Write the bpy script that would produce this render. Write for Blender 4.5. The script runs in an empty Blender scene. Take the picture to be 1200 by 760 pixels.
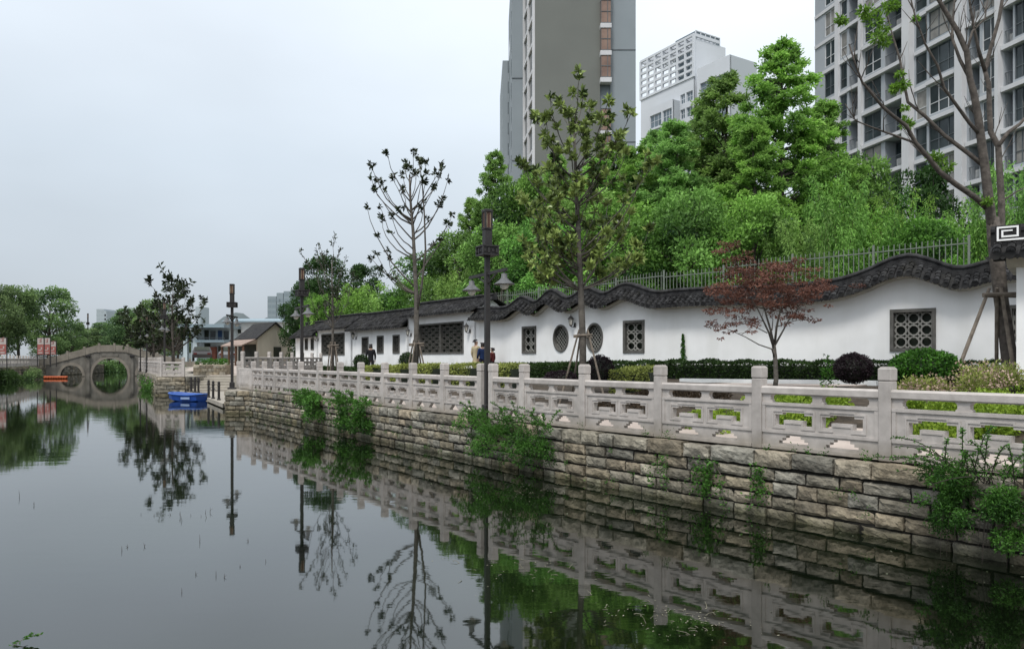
import bpy, bmesh, math, random
import numpy as np
from mathutils import Vector, Matrix

scene = bpy.context.scene
COL = scene.collection
R_ = random.Random(11)
NP = np.random.RandomState(5)
CAMZ = 2.0
F = 900.0            # focal length of the photograph in its own pixels
HZ = 420.0           # its horizon row
WATER = -0.065

def P(px, py, Y):
    return Vector(((px - 600.0) / F * Y, Y, CAMZ + (HZ - py) * Y / F))

# ------------------------------------------------------------------ materials
MATS = {}
def _mat(name):
    m = bpy.data.materials.new(name); m.use_nodes = True
    nt = m.node_tree
    for n in list(nt.nodes): nt.nodes.remove(n)
    out = nt.nodes.new('ShaderNodeOutputMaterial')
    return m, nt, out

def mat(name, c, c2=None, scale=6.0, rough=0.8, bump=0.0, bscale=None, spec=0.3, metal=0.0,
        stain=0.0, stain_scale=0.7, stain_col=None, island=0.0, streak=False, detail=6.0, bdist=0.02, icols=None, orand=0.0, wet=None, base_dirt=None):
    """two-tone noise colour, optional per-piece variation, stains and bump"""
    if name in MATS: return MATS[name]
    m, nt, out = _mat(name)
    N, Lk = nt.nodes.new, nt.links.new
    b = N('ShaderNodeBsdfPrincipled'); Lk(b.outputs[0], out.inputs[0])
    b.inputs['Roughness'].default_value = rough
    b.inputs['Metallic'].default_value = metal
    b.inputs['Specular IOR Level'].default_value = spec
    tc = N('ShaderNodeTexCoord')
    nz = N('ShaderNodeTexNoise'); nz.inputs['Scale'].default_value = scale; nz.inputs['Detail'].default_value = detail
    Lk(tc.outputs['Object'], nz.inputs['Vector'])
    if c2 is None: c2 = tuple(x * 0.72 for x in c)
    rp = N('ShaderNodeValToRGB')
    rp.color_ramp.elements[0].position = 0.32; rp.color_ramp.elements[1].position = 0.68
    rp.color_ramp.elements[0].color = (*c2, 1); rp.color_ramp.elements[1].color = (*c, 1)
    Lk(nz.outputs['Fac'], rp.inputs[0])
    col = rp.outputs[0]
    if icols:
        g0 = N('ShaderNodeNewGeometry'); ir = N('ShaderNodeValToRGB'); ir.color_ramp.interpolation = 'CONSTANT'
        wn_ = N('ShaderNodeTexWhiteNoise'); wn_.noise_dimensions = '1D'; Lk(g0.outputs['Random Per Island'], wn_.inputs['W'])
        while len(ir.color_ramp.elements) < len(icols): ir.color_ramp.elements.new(1.0)
        for i_, ic in enumerate(icols):
            ir.color_ramp.elements[i_].position = i_ / len(icols); ir.color_ramp.elements[i_].color = (*ic, 1)
        Lk(wn_.outputs['Value'], ir.inputs[0])
        mx = N('ShaderNodeMix'); mx.data_type = 'RGBA'; mx.blend_type = 'MULTIPLY'; mx.inputs['Factor'].default_value = 1
        Lk(col, mx.inputs['A']); Lk(ir.outputs[0], mx.inputs['B']); col = mx.outputs['Result']
    if island:
        g = N('ShaderNodeNewGeometry')
        mr = N('ShaderNodeMapRange'); mr.inputs['To Min'].default_value = 1 - island; mr.inputs['To Max'].default_value = 1 + island
        Lk(g.outputs['Random Per Island'], mr.inputs['Value'])
        mx = N('ShaderNodeMix'); mx.data_type = 'RGBA'; mx.blend_type = 'MULTIPLY'; mx.inputs['Factor'].default_value = 1
        Lk(col, mx.inputs['A']); Lk(mr.outputs[0], mx.inputs['B']); col = mx.outputs['Result']
    if orand:
        oi = N('ShaderNodeObjectInfo'); mr = N('ShaderNodeMapRange'); mr.inputs['To Min'].default_value = 1 - orand; mr.inputs['To Max'].default_value = 1 + orand
        Lk(oi.outputs['Random'], mr.inputs['Value'])
        mx = N('ShaderNodeMix'); mx.data_type = 'RGBA'; mx.blend_type = 'MULTIPLY'; mx.inputs['Factor'].default_value = 1
        Lk(col, mx.inputs['A']); Lk(mr.outputs[0], mx.inputs['B']); col = mx.outputs['Result']
    for (lo_hi, tint_) in ((wet, (0.34, 0.36, 0.28)), (base_dirt, (0.62, 0.60, 0.54))):
        if not lo_hi: continue
        gp = N('ShaderNodeNewGeometry'); sx = N('ShaderNodeSeparateXYZ'); Lk(gp.outputs['Position'], sx.inputs[0])
        nw = N('ShaderNodeTexNoise'); nw.inputs['Scale'].default_value = 2.2; nw.inputs['Detail'].default_value = 6; Lk(gp.outputs['Position'], nw.inputs['Vector'])
        ad = N('ShaderNodeMath'); ad.operation = 'MULTIPLY_ADD'; ad.inputs[1].default_value = -(lo_hi[1] - lo_hi[0]) * 1.6; Lk(nw.outputs['Fac'], ad.inputs[0]); Lk(sx.outputs['Z'], ad.inputs[2])
        mr = N('ShaderNodeMapRange'); mr.inputs['From Min'].default_value = lo_hi[0] - (lo_hi[1] - lo_hi[0]) * .8; mr.inputs['From Max'].default_value = lo_hi[1] - (lo_hi[1] - lo_hi[0]) * .8
        mr.inputs['To Min'].default_value = 1.0; mr.inputs['To Max'].default_value = 0.0; Lk(ad.outputs[0], mr.inputs['Value'])
        mx = N('ShaderNodeMix'); mx.data_type = 'RGBA'; mx.blend_type = 'MULTIPLY'; Lk(mr.outputs[0], mx.inputs['Factor'])
        Lk(col, mx.inputs['A']); mx.inputs['B'].default_value = (*tint_, 1); col = mx.outputs['Result']
    if stain:
        ns = N('ShaderNodeTexNoise'); ns.inputs['Scale'].default_value = stain_scale; ns.inputs['Detail'].default_value = 8
        if streak:
            mp = N('ShaderNodeMapping'); mp.inputs['Scale'].default_value = (1, 1, 0.18)
            Lk(tc.outputs['Object'], mp.inputs['Vector']); Lk(mp.outputs[0], ns.inputs['Vector'])
        else:
            Lk(tc.outputs['Object'], ns.inputs['Vector'])
        r2 = N('ShaderNodeMapRange'); r2.inputs['From Min'].default_value = 0.48; r2.inputs['From Max'].default_value = 0.72
        r2.inputs['To Max'].default_value = stain
        Lk(ns.outputs['Fac'], r2.inputs['Value'])
        mx = N('ShaderNodeMix'); mx.data_type = 'RGBA'
        Lk(r2.outputs[0], mx.inputs['Factor']); Lk(col, mx.inputs['A'])
        sc = stain_col or tuple(x * 0.45 for x in c)
        mx.inputs['B'].default_value = (*sc, 1); col = mx.outputs['Result']
    Lk(col, b.inputs['Base Color'])
    if bump:
        nb = N('ShaderNodeTexNoise'); nb.inputs['Scale'].default_value = bscale or scale * 3; nb.inputs['Detail'].default_value = 8
        Lk(tc.outputs['Object'], nb.inputs['Vector'])
        bp = N('ShaderNodeBump'); bp.inputs['Strength'].default_value = bump; bp.inputs['Distance'].default_value = bdist
        Lk(nb.outputs['Fac'], bp.inputs['Height']); Lk(bp.outputs[0], b.inputs['Normal'])
    MATS[name] = m
    return m

def leafmat(name, dark, light, trans=0.35, rough=0.5, vary=False):
    if name in MATS: return MATS[name]
    m, nt, out = _mat(name)
    N, Lk = nt.nodes.new, nt.links.new
    at = N('ShaderNodeAttribute'); at.attribute_name = 'tint'
    rp = N('ShaderNodeValToRGB')
    rp.color_ramp.elements[0].color = (*dark, 1); rp.color_ramp.elements[1].color = (*light, 1)
    Lk(at.outputs['Fac'], rp.inputs[0])
    b = N('ShaderNodeBsdfPrincipled'); b.inputs['Roughness'].default_value = rough
    b.inputs['Specular IOR Level'].default_value = 0.25
    t = N('ShaderNodeBsdfTranslucent')
    mx = N('ShaderNodeMixShader'); mx.inputs[0].default_value = trans
    oi = N('ShaderNodeObjectInfo'); hv = N('ShaderNodeHueSaturation')
    for (inp, lo, hi, mul) in ((('Value', 0.90, 1.28, 1.0), ('Hue', 0.486, 0.510, 7.31), ('Saturation', 0.92, 1.02, 3.77)) if vary else ()):
        fr = N('ShaderNodeMath'); fr.operation = 'MULTIPLY'; fr.inputs[1].default_value = mul; Lk(oi.outputs['Random'], fr.inputs[0])
        f2 = N('ShaderNodeMath'); f2.operation = 'FRACT'; Lk(fr.outputs[0], f2.inputs[0])
        mr = N('ShaderNodeMapRange'); mr.inputs['To Min'].default_value = lo; mr.inputs['To Max'].default_value = hi
        Lk(f2.outputs[0], mr.inputs['Value']); Lk(mr.outputs[0], hv.inputs[inp])
    Lk(rp.outputs[0], hv.inputs['Color'])
    Lk(hv.outputs[0], b.inputs['Base Color']); Lk(hv.outputs[0], t.inputs['Color'])
    Lk(b.outputs[0], mx.inputs[1]); Lk(t.outputs[0], mx.inputs[2]); Lk(mx.outputs[0], out.inputs[0])
    MATS[name] = m
    return m

def glassmat(name, c, c2, scale=0.6, rough=0.08):
    return mat(name, c, c2, scale=scale, rough=rough, spec=0.35, detail=2)

# ------------------------------------------------------------------ objects
ORG = {}
def tag(o, label=None, cat=None, group=None, kind=None):
    if label: o['label'] = label
    if cat: o['category'] = cat
    if group: o['group'] = group
    if kind: o['kind'] = kind
    return o

def thing(name, label, cat, loc=(0, 0, 0), group=None):
    o = bpy.data.objects.new(name, None); COL.objects.link(o)
    o.location = loc; o.empty_display_size = 0.3
    ORG[o.name] = Vector(loc)
    return tag(o, label, cat, group)

def link_mesh(name, me, m, parent=None):
    o = bpy.data.objects.new(name, me); COL.objects.link(o)
    if m is not None:
        for x in (m if isinstance(m, (list, tuple)) else [m]): me.materials.append(x)
    if parent is not None:
        o.parent = parent; ORG[o.name] = ORG[parent.name]
    else:
        ORG[o.name] = Vector((0, 0, 0))
    return o

def copy_tree(o, parent=None):
    c = o.copy(); COL.objects.link(c)
    if parent is not None: c.parent = parent
    ORG[c.name] = ORG[o.name]
    for ch in list(o.children):
        copy_tree(ch, c)
    return c

class MB:
    def __init__(s): s.v = []; s.f = []; s.mi = []
    def add(s, vs, fs, mi=0):
        n = len(s.v)
        s.v.extend([tuple(v) for v in vs])
        for f in fs: s.f.append(tuple(i + n for i in f)); s.mi.append(mi)
        return s
    def hexa(s, p, mi=0):
        return s.add(p, [(0, 3, 2, 1), (4, 5, 6, 7), (0, 1, 5, 4), (1, 2, 6, 5), (2, 3, 7, 6), (3, 0, 4, 7)], mi)
    def box(s, c, size, rz=0.0, mi=0, bev=0.0):
        cx, cy, cz = c; a, b, h = size[0] / 2, size[1] / 2, size[2] / 2
        co, si = math.cos(rz), math.sin(rz)
        def T(x, y, z): return (cx + x * co - y * si, cy + x * si + y * co, cz + z)
        if bev <= 0:
            return s.hexa([T(-a, -b, -h), T(a, -b, -h), T(a, b, -h), T(-a, b, -h), T(-a, -b, h), T(a, -b, h), T(a, b, h), T(-a, b, h)], mi)
        rings = []
        for (z, k) in ((-h, bev), (-h + bev, 0), (h - bev, 0), (h, bev)):
            aa, bb, q = a - k, b - k, bev * 0.7
            rings.append([T(-aa + q, -bb, z), T(aa - q, -bb, z), T(aa, -bb + q, z), T(aa, bb - q, z), T(aa - q, bb, z), T(-aa + q, bb, z), T(-aa, bb - q, z), T(-aa, -bb + q, z)])
        return s.loft(rings, mi=mi)
    def loft(s, rings, closed=True, caps=True, mi=0):
        n = len(rings[0]); vs = [v for r in rings for v in r]; fs = []
        for i in range(len(rings) - 1):
            for j in range(n if closed else n - 1):
                k = (j + 1) % n
                fs.append((i * n + j, i * n + k, (i + 1) * n + k, (i + 1) * n + j))
        if caps and closed:
            fs.append(tuple(range(n - 1, -1, -1))); fs.append(tuple((len(rings) - 1) * n + j for j in range(n)))
        return s.add(vs, fs, mi)
    def tube(s, pts, rad, n=6, mi=0, caps=True):
        pts = [Vector(p) for p in pts]
        if not hasattr(rad, '__len__'): rad = [rad] * len(pts)
        rings = []; ref = None
        for i, p in enumerate(pts):
            d = (pts[min(i + 1, len(pts) - 1)] - pts[max(i - 1, 0)])
            if d.length < 1e-9: d = Vector((0, 0, 1))
            d.normalize()
            if ref is None:
                ref = d.orthogonal().normalized()
            u = (ref - d * ref.dot(d))
            if u.length < 1e-5: u = d.orthogonal()
            u.normalize(); ref = u; w = d.cross(u)
            rings.append([p + (u * math.cos(2 * math.pi * k / n) + w * math.sin(2 * math.pi * k / n)) * rad[i] for k in range(n)])
        return s.loft(rings, caps=caps, mi=mi)
    def bar(s, p, q, w, h=None, up=(0, 0, 1), mi=0):
        """square bar from p to q: w across, h along 'up'"""
        p, q = Vector(p), Vector(q); h = w if h is None else h
        d = (q - p).normalized(); up = Vector(up)
        a = d.cross(up)
        if a.length < 1e-4: a = d.cross(Vector((1, 0, 0)))
        a.normalize(); u = a.cross(d).normalized()
        a = a * (w / 2); u = u * (h / 2)
        return s.hexa([p - a - u, p + a - u, q + a - u, q - a - u, p - a + u, p + a + u, q + a + u, q - a + u], mi)
    def lathe(s, c, prof, n=16, mi=0, caps=True):
        c = Vector(c)
        rings = [[c + Vector((r * math.cos(2 * math.pi * k / n), r * math.sin(2 * math.pi * k / n), z)) for k in range(n)] for (r, z) in prof]
        return s.loft(rings, mi=mi, caps=caps)
    def prism(s, poly, z0, z1, mi=0):
        n = len(poly)
        vs = [(x, y, z0) for x, y in poly] + [(x, y, z1) for x, y in poly]
        fs = [tuple(range(n - 1, -1, -1)), tuple(range(n, 2 * n))] + [(i, (i + 1) % n, n + (i + 1) % n, n + i) for i in range(n)]
        return s.add(vs, fs, mi)
    def build(s, name, m, parent=None, smooth=False):
        off = ORG[parent.name] if parent is not None else Vector((0, 0, 0))
        me = bpy.data.meshes.new(name)
        me.from_pydata([(v[0] - off.x, v[1] - off.y, v[2] - off.z) for v in s.v], [], s.f)
        if smooth: me.polygons.foreach_set('use_smooth', [True] * len(me.polygons))
        if any(s.mi): me.polygons.foreach_set('material_index', s.mi)
        me.update()
        return link_mesh(name, me, m, parent)

def cells(mb, us, zs, solid, fn, w0, w1, mi=0):
    """slab made of grid cells in (u,z), w from w0 to w1, open where solid() is false; fn maps (u,w,z) to the world"""
    nu, nz = len(us) - 1, len(zs) - 1
    S = [[solid((us[i] + us[i + 1]) / 2, (zs[j] + zs[j + 1]) / 2) for j in range(nz)] for i in range(nu)]
    g = lambda i, j: 0 <= i < nu and 0 <= j < nz and S[i][j]
    for i in range(nu):
        for j in range(nz):
            if not S[i][j]: continue
            a, b, c, d = us[i], us[i + 1], zs[j], zs[j + 1]
            mb.add([fn(a, w0, c), fn(b, w0, c), fn(b, w0, d), fn(a, w0, d)], [(0, 1, 2, 3)], mi)
            mb.add([fn(a, w1, c), fn(b, w1, c), fn(b, w1, d), fn(a, w1, d)], [(3, 2, 1, 0)], mi)
            if not g(i - 1, j): mb.add([fn(a, w0, c), fn(a, w1, c), fn(a, w1, d), fn(a, w0, d)], [(3, 2, 1, 0)], mi)
            if not g(i + 1, j): mb.add([fn(b, w0, c), fn(b, w1, c), fn(b, w1, d), fn(b, w0, d)], [(0, 1, 2, 3)], mi)
            if not g(i, j - 1): mb.add([fn(a, w0, c), fn(b, w0, c), fn(b, w1, c), fn(a, w1, c)], [(3, 2, 1, 0)], mi)
            if not g(i, j + 1): mb.add([fn(a, w0, d), fn(b, w0, d), fn(b, w1, d), fn(a, w1, d)], [(0, 1, 2, 3)], mi)

# ------------------------------------------------------------------ leaves
def leaf_object(name, C, D, L, W, tint, m, parent, fold=0.15):
    C = np.asarray(C, float); D = np.asarray(D, float); n = len(C)
    D = D / np.maximum(np.linalg.norm(D, axis=1, keepdims=True), 1e-6)
    L = np.broadcast_to(np.asarray(L, float), (n,))[:, None]; W = np.broadcast_to(np.asarray(W, float), (n,))[:, None]
    r = NP.normal(size=(n, 3)); r[:, 2] *= 0.5
    S = np.cross(D, r); S /= np.maximum(np.linalg.norm(S, axis=1, keepdims=True), 1e-6)
    U = np.cross(S, D)
    V = np.empty((n, 4, 3))
    V[:, 0] = C; V[:, 2] = C + D * L - U * L * fold
    mid = C + D * L * 0.5 + U * L * fold * 0.5
    V[:, 1] = mid + S * W * 0.5; V[:, 3] = mid - S * W * 0.5
    if parent is not None: V -= np.array(ORG[parent.name])
    me = bpy.data.meshes.new(name)
    me.vertices.add(n * 4); me.vertices.foreach_set('co', V.reshape(-1))
    me.loops.add(n * 4); me.loops.foreach_set('vertex_index', np.arange(n * 4, dtype=np.int32))
    me.polygons.add(n); me.polygons.foreach_set('loop_start', np.arange(0, n * 4, 4, dtype=np.int32))
    me.polygons.foreach_set('loop_total', np.full(n, 4, dtype=np.int32))
    a = me.attributes.new('tint', 'FLOAT', 'POINT')
    a.data.foreach_set('value', np.repeat(np.clip(tint, 0, 1).astype(np.float32), 4))
    me.update(calc_edges=True); me.validate()
    return link_mesh(name, me, m, parent)

def rnd_dirs(n, up=0.0):
    d = NP.normal(size=(n, 3)); d[:, 2] += up
    return d / np.linalg.norm(d, axis=1, keepdims=True)

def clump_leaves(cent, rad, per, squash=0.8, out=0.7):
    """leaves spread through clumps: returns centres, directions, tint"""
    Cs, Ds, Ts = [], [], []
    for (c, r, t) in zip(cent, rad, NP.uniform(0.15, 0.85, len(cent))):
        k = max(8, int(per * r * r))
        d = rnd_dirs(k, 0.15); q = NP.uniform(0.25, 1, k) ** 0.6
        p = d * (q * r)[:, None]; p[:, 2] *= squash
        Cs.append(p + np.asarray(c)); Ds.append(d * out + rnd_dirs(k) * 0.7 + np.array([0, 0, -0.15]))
        Ts.append(np.clip(t - .22 + .30 * q + .20 * d[:, 2] + NP.normal(0, 0.13, k), 0, 1))  # lit clump tops and dark inner gaps put into the leaf tint
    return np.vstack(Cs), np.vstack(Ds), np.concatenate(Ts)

def bushes(mbn, boxes):
    pass
# ================================================================== materials used
M_rail = mat('granite_rail', (0.475, 0.437, 0.408), (0.375, 0.345, 0.32), scale=9, rough=0.85, bump=0.25, bscale=70, stain=0.45, stain_scale=1.6, stain_col=(0.22, 0.20, 0.18), orand=0.09, bdist=0.01, base_dirt=(0.80, 1.05))
M_stone = mat('sandstone_blocks', (0.345, 0.328, 0.280), (0.140, 0.132, 0.110), scale=6.5, rough=0.95, bump=0.9, bscale=22, island=0.22, stain=0.75, stain_scale=1.9, stain_col=(0.085, 0.078, 0.062), bdist=0.035, wet=(-0.06, 0.16), icols=[(1.08, 1.04, .99), (.98, .87, .73), (.80, .80, .79), (1.12, 1.03, .92), (.60, .57, .52), (.92, .82, .70), (.88, .87, .85), (.72, .68, .62), (1.15, 1.1, 1.02), (.80, .73, .61)])
M_mortar = mat('dark_joint', (0.025, 0.022, 0.018), (0.012, 0.012, 0.01), scale=4, rough=1)
M_white = mat('white_plaster', (0.88, 0.88, 0.875), (0.79, 0.79, 0.78), scale=1.2, rough=0.9, bump=0.08, bscale=30, stain=0.30, stain_scale=1.1, stain_col=(0.55, 0.54, 0.50), streak=True, base_dirt=(1.1, 1.85))
M_tile = mat('dark_roof_tile', (0.042, 0.042, 0.043), (0.014, 0.014, 0.015), scale=5, rough=0.92, spec=0.12, island=0.45, bump=0.4, bscale=30, stain=0.4, stain_scale=2.0, stain_col=(0.045, 0.043, 0.036))
M_cornice = mat('cream_cornice', (0.60, 0.57, 0.50), (0.45, 0.43, 0.38), scale=3, rough=0.9, stain=0.4, stain_scale=2)
M_winframe = mat('grey_window_stone', (0.13, 0.125, 0.115), (0.08, 0.078, 0.07), scale=6, rough=0.85, bump=0.2, bscale=40)
M_lattice = mat('lattice_stone', (0.30, 0.295, 0.27), (0.19, 0.185, 0.17), scale=6, rough=0.85)
M_lattice2 = mat('lattice_wood', (0.10, 0.095, 0.085), (0.06, 0.056, 0.05), scale=6, rough=0.85)
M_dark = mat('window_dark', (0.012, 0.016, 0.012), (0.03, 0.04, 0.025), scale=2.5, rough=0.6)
M_iron = mat('black_iron', (0.028, 0.025, 0.024), (0.018, 0.016, 0.016), scale=8, rough=0.55, spec=0.4)
M_rust = mat('rusty_lantern_panel', (0.10, 0.043, 0.028), (0.045, 0.022, 0.015), scale=5, rough=0.5)
M_amber = mat('amber_panel', (0.40, 0.34, 0.24), (0.24, 0.15, 0.09), scale=4, rough=0.4)
M_shade = mat('grey_enamel_shade', (0.115, 0.118, 0.12), (0.085, 0.087, 0.09), scale=5, rough=0.45)
M_bulb = mat('frosted_glass', (0.62, 0.60, 0.54), (0.5, 0.48, 0.42), scale=5, rough=0.2)
M_bark = mat('brown_bark', (0.125, 0.108, 0.094), (0.055, 0.048, 0.042), scale=9, rough=0.95, bump=0.7, bscale=26)
M_bark2 = mat('grey_bark', (0.14, 0.127, 0.11), (0.065, 0.058, 0.05), scale=8, rough=0.95, bump=0.7, bscale=26, stain=0.4, stain_scale=3)
M_twig = mat('dark_twig', (0.055, 0.045, 0.038), (0.03, 0.026, 0.022), scale=8, rough=0.9)
M_pole = mat('weathered_pole', (0.22, 0.185, 0.15), (0.11, 0.092, 0.075), scale=8, rough=0.9, bump=0.3)
M_pave = mat('pink_paving', (0.44, 0.375, 0.33), (0.35, 0.295, 0.26), scale=2.0, rough=0.9, bump=0.15, bscale=25, stain=0.3, stain_scale=0.8)
M_soil = mat('dark_soil', (0.075, 0.058, 0.042), (0.03, 0.024, 0.018), scale=4, rough=1, bump=0.9, bscale=18, bdist=0.06)
M_bed = mat('canal_bed', (0.03, 0.032, 0.02), (0.02, 0.022, 0.015), scale=0.6, rough=1)
M_land = mat('grassy_land', (0.075, 0.10, 0.035), (0.05, 0.065, 0.03), scale=0.4, rough=1)
M_concrete = mat('pale_concrete', (0.35, 0.32, 0.27), (0.25, 0.228, 0.195), scale=2.5, rough=0.9, stain=0.4, stain_scale=1.2, bump=0.15)
M_bridge = mat('bridge_stone', (0.21, 0.195, 0.17), (0.13, 0.12, 0.105), scale=1.6, rough=0.95, bump=0.6, bscale=5, stain=0.5, stain_scale=0.7, island=0.1)
M_bridge2 = mat('bridge_parapet_stone', (0.27, 0.24, 0.20), (0.20, 0.178, 0.15), scale=1.6, rough=0.95, bump=0.4, bscale=5, stain=0.3, stain_scale=0.9)
M_fence = mat('grey_painted_fence', (0.19, 0.21, 0.18), (0.13, 0.15, 0.125), scale=5, rough=0.6)
M_kerb = mat('white_kerb', (0.66, 0.68, 0.68), (0.52, 0.54, 0.55), scale=3, rough=0.8)

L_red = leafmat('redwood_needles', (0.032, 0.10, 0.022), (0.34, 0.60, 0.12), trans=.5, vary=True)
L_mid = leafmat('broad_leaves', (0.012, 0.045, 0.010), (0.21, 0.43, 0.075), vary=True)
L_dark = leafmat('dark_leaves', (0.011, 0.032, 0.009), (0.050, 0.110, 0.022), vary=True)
L_bamboo = leafmat('bamboo_leaves', (0.035, 0.11, 0.016), (0.27, 0.50, 0.09), vary=True)
L_mag = leafmat('magnolia_leaves', (0.030, 0.055, 0.016), (0.36, 0.47, 0.13), trans=0.15, rough=0.35)
L_magd = leafmat('magnolia_dark_leaves', (0.010, 0.017, 0.008), (0.045, 0.065, 0.022), trans=0.12, rough=0.4)
L_maple = leafmat('maple_red_leaves', (0.060, 0.024, 0.018), (0.27, 0.125, 0.088), trans=0.3)
L_hedge = leafmat('boxwood_leaves', (0.010, 0.024, 0.007), (0.060, 0.115, 0.028))
L_lime = leafmat('lime_leaves', (0.08, 0.15, 0.012), (0.36, 0.50, 0.06))
L_yel = leafmat('yellow_hedge_leaves', (0.09, 0.125, 0.025), (0.47, 0.52, 0.15))
L_purple = leafmat('purple_leaves', (0.008, 0.005, 0.007), (0.050, 0.032, 0.040))
L_shrub = leafmat('shrub_leaves', (0.014, 0.050, 0.008), (0.095, 0.26, 0.03))
L_bank = leafmat('bank_shrub_leaves', (0.016, 0.055, 0.010), (0.10, 0.25, 0.04))
L_flower = leafmat('pink_flowers', (0.25, 0.18, 0.12), (0.60, 0.45, 0.36), trans=0.2)
L_fresh = leafmat('fresh_leaves', (0.07, 0.16, 0.02), (0.22, 0.40, 0.05))
L_far = leafmat('far_leaves', (0.024, 0.062, 0.022), (0.19, 0.31, 0.10), vary=True)

# ================================================================== sky, sun, camera
world = bpy.data.worlds.new("World"); scene.world = world; world.use_nodes = True
wn, wl = world.node_tree.nodes, world.node_tree.links
for n in list(wn): wn.remove(n)
SUN_EL, SUN_ROT = math.radians(58), math.radians(200)
wo = wn.new('ShaderNodeOutputWorld'); bg = wn.new('ShaderNodeBackground'); bg.inputs[1].default_value = 0.10
sky = wn.new('ShaderNodeTexSky'); sky.sky_type = 'NISHITA'; sky.sun_disc = False
sky.sun_elevation = SUN_EL; sky.sun_rotation = SUN_ROT; sky.dust_density = 4; sky.air_density = 1.2
hs = wn.new('ShaderNodeHueSaturation'); hs.inputs['Saturation'].default_value = 0.55
wl.new(sky.outputs[0], hs.inputs['Color'])
tc = wn.new('ShaderNodeTexCoord'); sp = wn.new('ShaderNodeSeparateXYZ'); wl.new(tc.outputs['Generated'], sp.inputs[0])
rp = wn.new('ShaderNodeValToRGB'); cr = rp.color_ramp
cr.elements[0].position = 0.0; cr.elements[0].color = (0.54, 0.58, 0.61, 1)
cr.elements[1].position = 1.0; cr.elements[1].color = (1.55, 1.60, 1.68, 1)
for p, c in ((0.10, (0.62, 0.68, 0.74, 1)), (0.24, (0.73, 0.81, 0.89, 1)), (0.42, (0.95, 1.02, 1.10, 1)), (0.65, (1.25, 1.30, 1.38, 1))):
    e = cr.elements.new(p); e.color = c
wl.new(sp.outputs['Z'], rp.inputs[0])
# brighter veil of cloud towards the right, soft cloud structure
cx = wn.new('ShaderNodeMapRange'); cx.inputs['From Min'].default_value = -0.35; cx.inputs['From Max'].default_value = 0.35
cx.inputs['To Min'].default_value = 0.0; cx.inputs['To Max'].default_value = 1.0; cx.interpolation_type = 'SMOOTHSTEP'
wl.new(sp.outputs['X'], cx.inputs['Value'])
nz = wn.new('ShaderNodeTexNoise'); nz.inputs['Scale'].default_value = 2.2; nz.inputs['Detail'].default_value = 4
mp = wn.new('ShaderNodeMapping'); mp.inputs['Scale'].default_value = (1, 1, 2.2)
wl.new(tc.outputs['Generated'], mp.inputs['Vector']); wl.new(mp.outputs[0], nz.inputs['Vector'])
nr = wn.new('ShaderNodeMapRange'); nr.inputs['From Min'].default_value = 0.3; nr.inputs['From Max'].default_value = 0.7
nr.inputs['To Min'].default_value = 0.93; nr.inputs['To Max'].default_value = 1.06; wl.new(nz.outputs['Fac'], nr.inputs['Value'])
wv = wn.new('ShaderNodeMix'); wv.data_type = 'RGBA'
wl.new(cx.outputs[0], wv.inputs['Factor'])
wv.inputs['A'].default_value = (10.1, 10.3, 10.5, 1); wv.inputs['B'].default_value = (11.7, 11.7, 11.6, 1)
m1 = wn.new('ShaderNodeMix'); m1.data_type = 'RGBA'; m1.blend_type = 'MULTIPLY'; m1.inputs['Factor'].default_value = 1
wl.new(rp.outputs[0], m1.inputs['A']); wl.new(wv.outputs['Result'], m1.inputs['B'])
m2 = wn.new('ShaderNodeMix'); m2.data_type = 'RGBA'; m2.blend_type = 'MULTIPLY'; m2.inputs['Factor'].default_value = 1
wl.new(m1.outputs['Result'], m2.inputs['A']); wl.new(nr.outputs[0], m2.inputs['B'])
m3 = wn.new('ShaderNodeMix'); m3.data_type = 'RGBA'; m3.inputs['Factor'].default_value = 0.90
wl.new(hs.outputs[0], m3.inputs['A']); wl.new(m2.outputs['Result'], m3.inputs['B'])
wl.new(m3.outputs['Result'], bg.inputs[0]); wl.new(bg.outputs[0], wo.inputs[0])

sl = bpy.data.lights.new('sun', 'SUN'); sl.energy = 2.5; sl.angle = math.radians(14); sl.color = (1.0, 0.97, 0.92)
so = bpy.data.objects.new('sun', sl); COL.objects.link(so)
# light comes from behind the camera, to the left
dirv = Vector((math.sin(SUN_ROT) * math.cos(SUN_EL), math.cos(SUN_ROT) * math.cos(SUN_EL), math.sin(SUN_EL)))
so.rotation_euler = dirv.to_track_quat('Z', 'Y').to_euler(); so.location = (0, -20, 40)

cam = bpy.data.cameras.new('camera'); co = bpy.data.objects.new('camera', cam); COL.objects.link(co)
co.location = (0, 0, CAMZ); co.rotation_euler = (math.radians(90), 0, 0)
cam.sensor_width = 36; cam.lens = 36 * F / 1200; cam.shift_y = (HZ - 380) / 1200; cam.clip_end = 6000; cam.clip_start = 0.05
scene.camera = co
scene.view_settings.view_transform = 'Standard'; scene.view_settings.look = 'None'
scene.view_settings.exposure = 0; scene.view_settings.gamma = 1
scene.render.engine = 'CYCLES'
scene.cycles.use_denoising = True
scene.cycles.max_bounces = 8; scene.cycles.diffuse_bounces = 3; scene.cycles.glossy_bounces = 4; scene.cycles.transparent_max_bounces = 8

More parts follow.
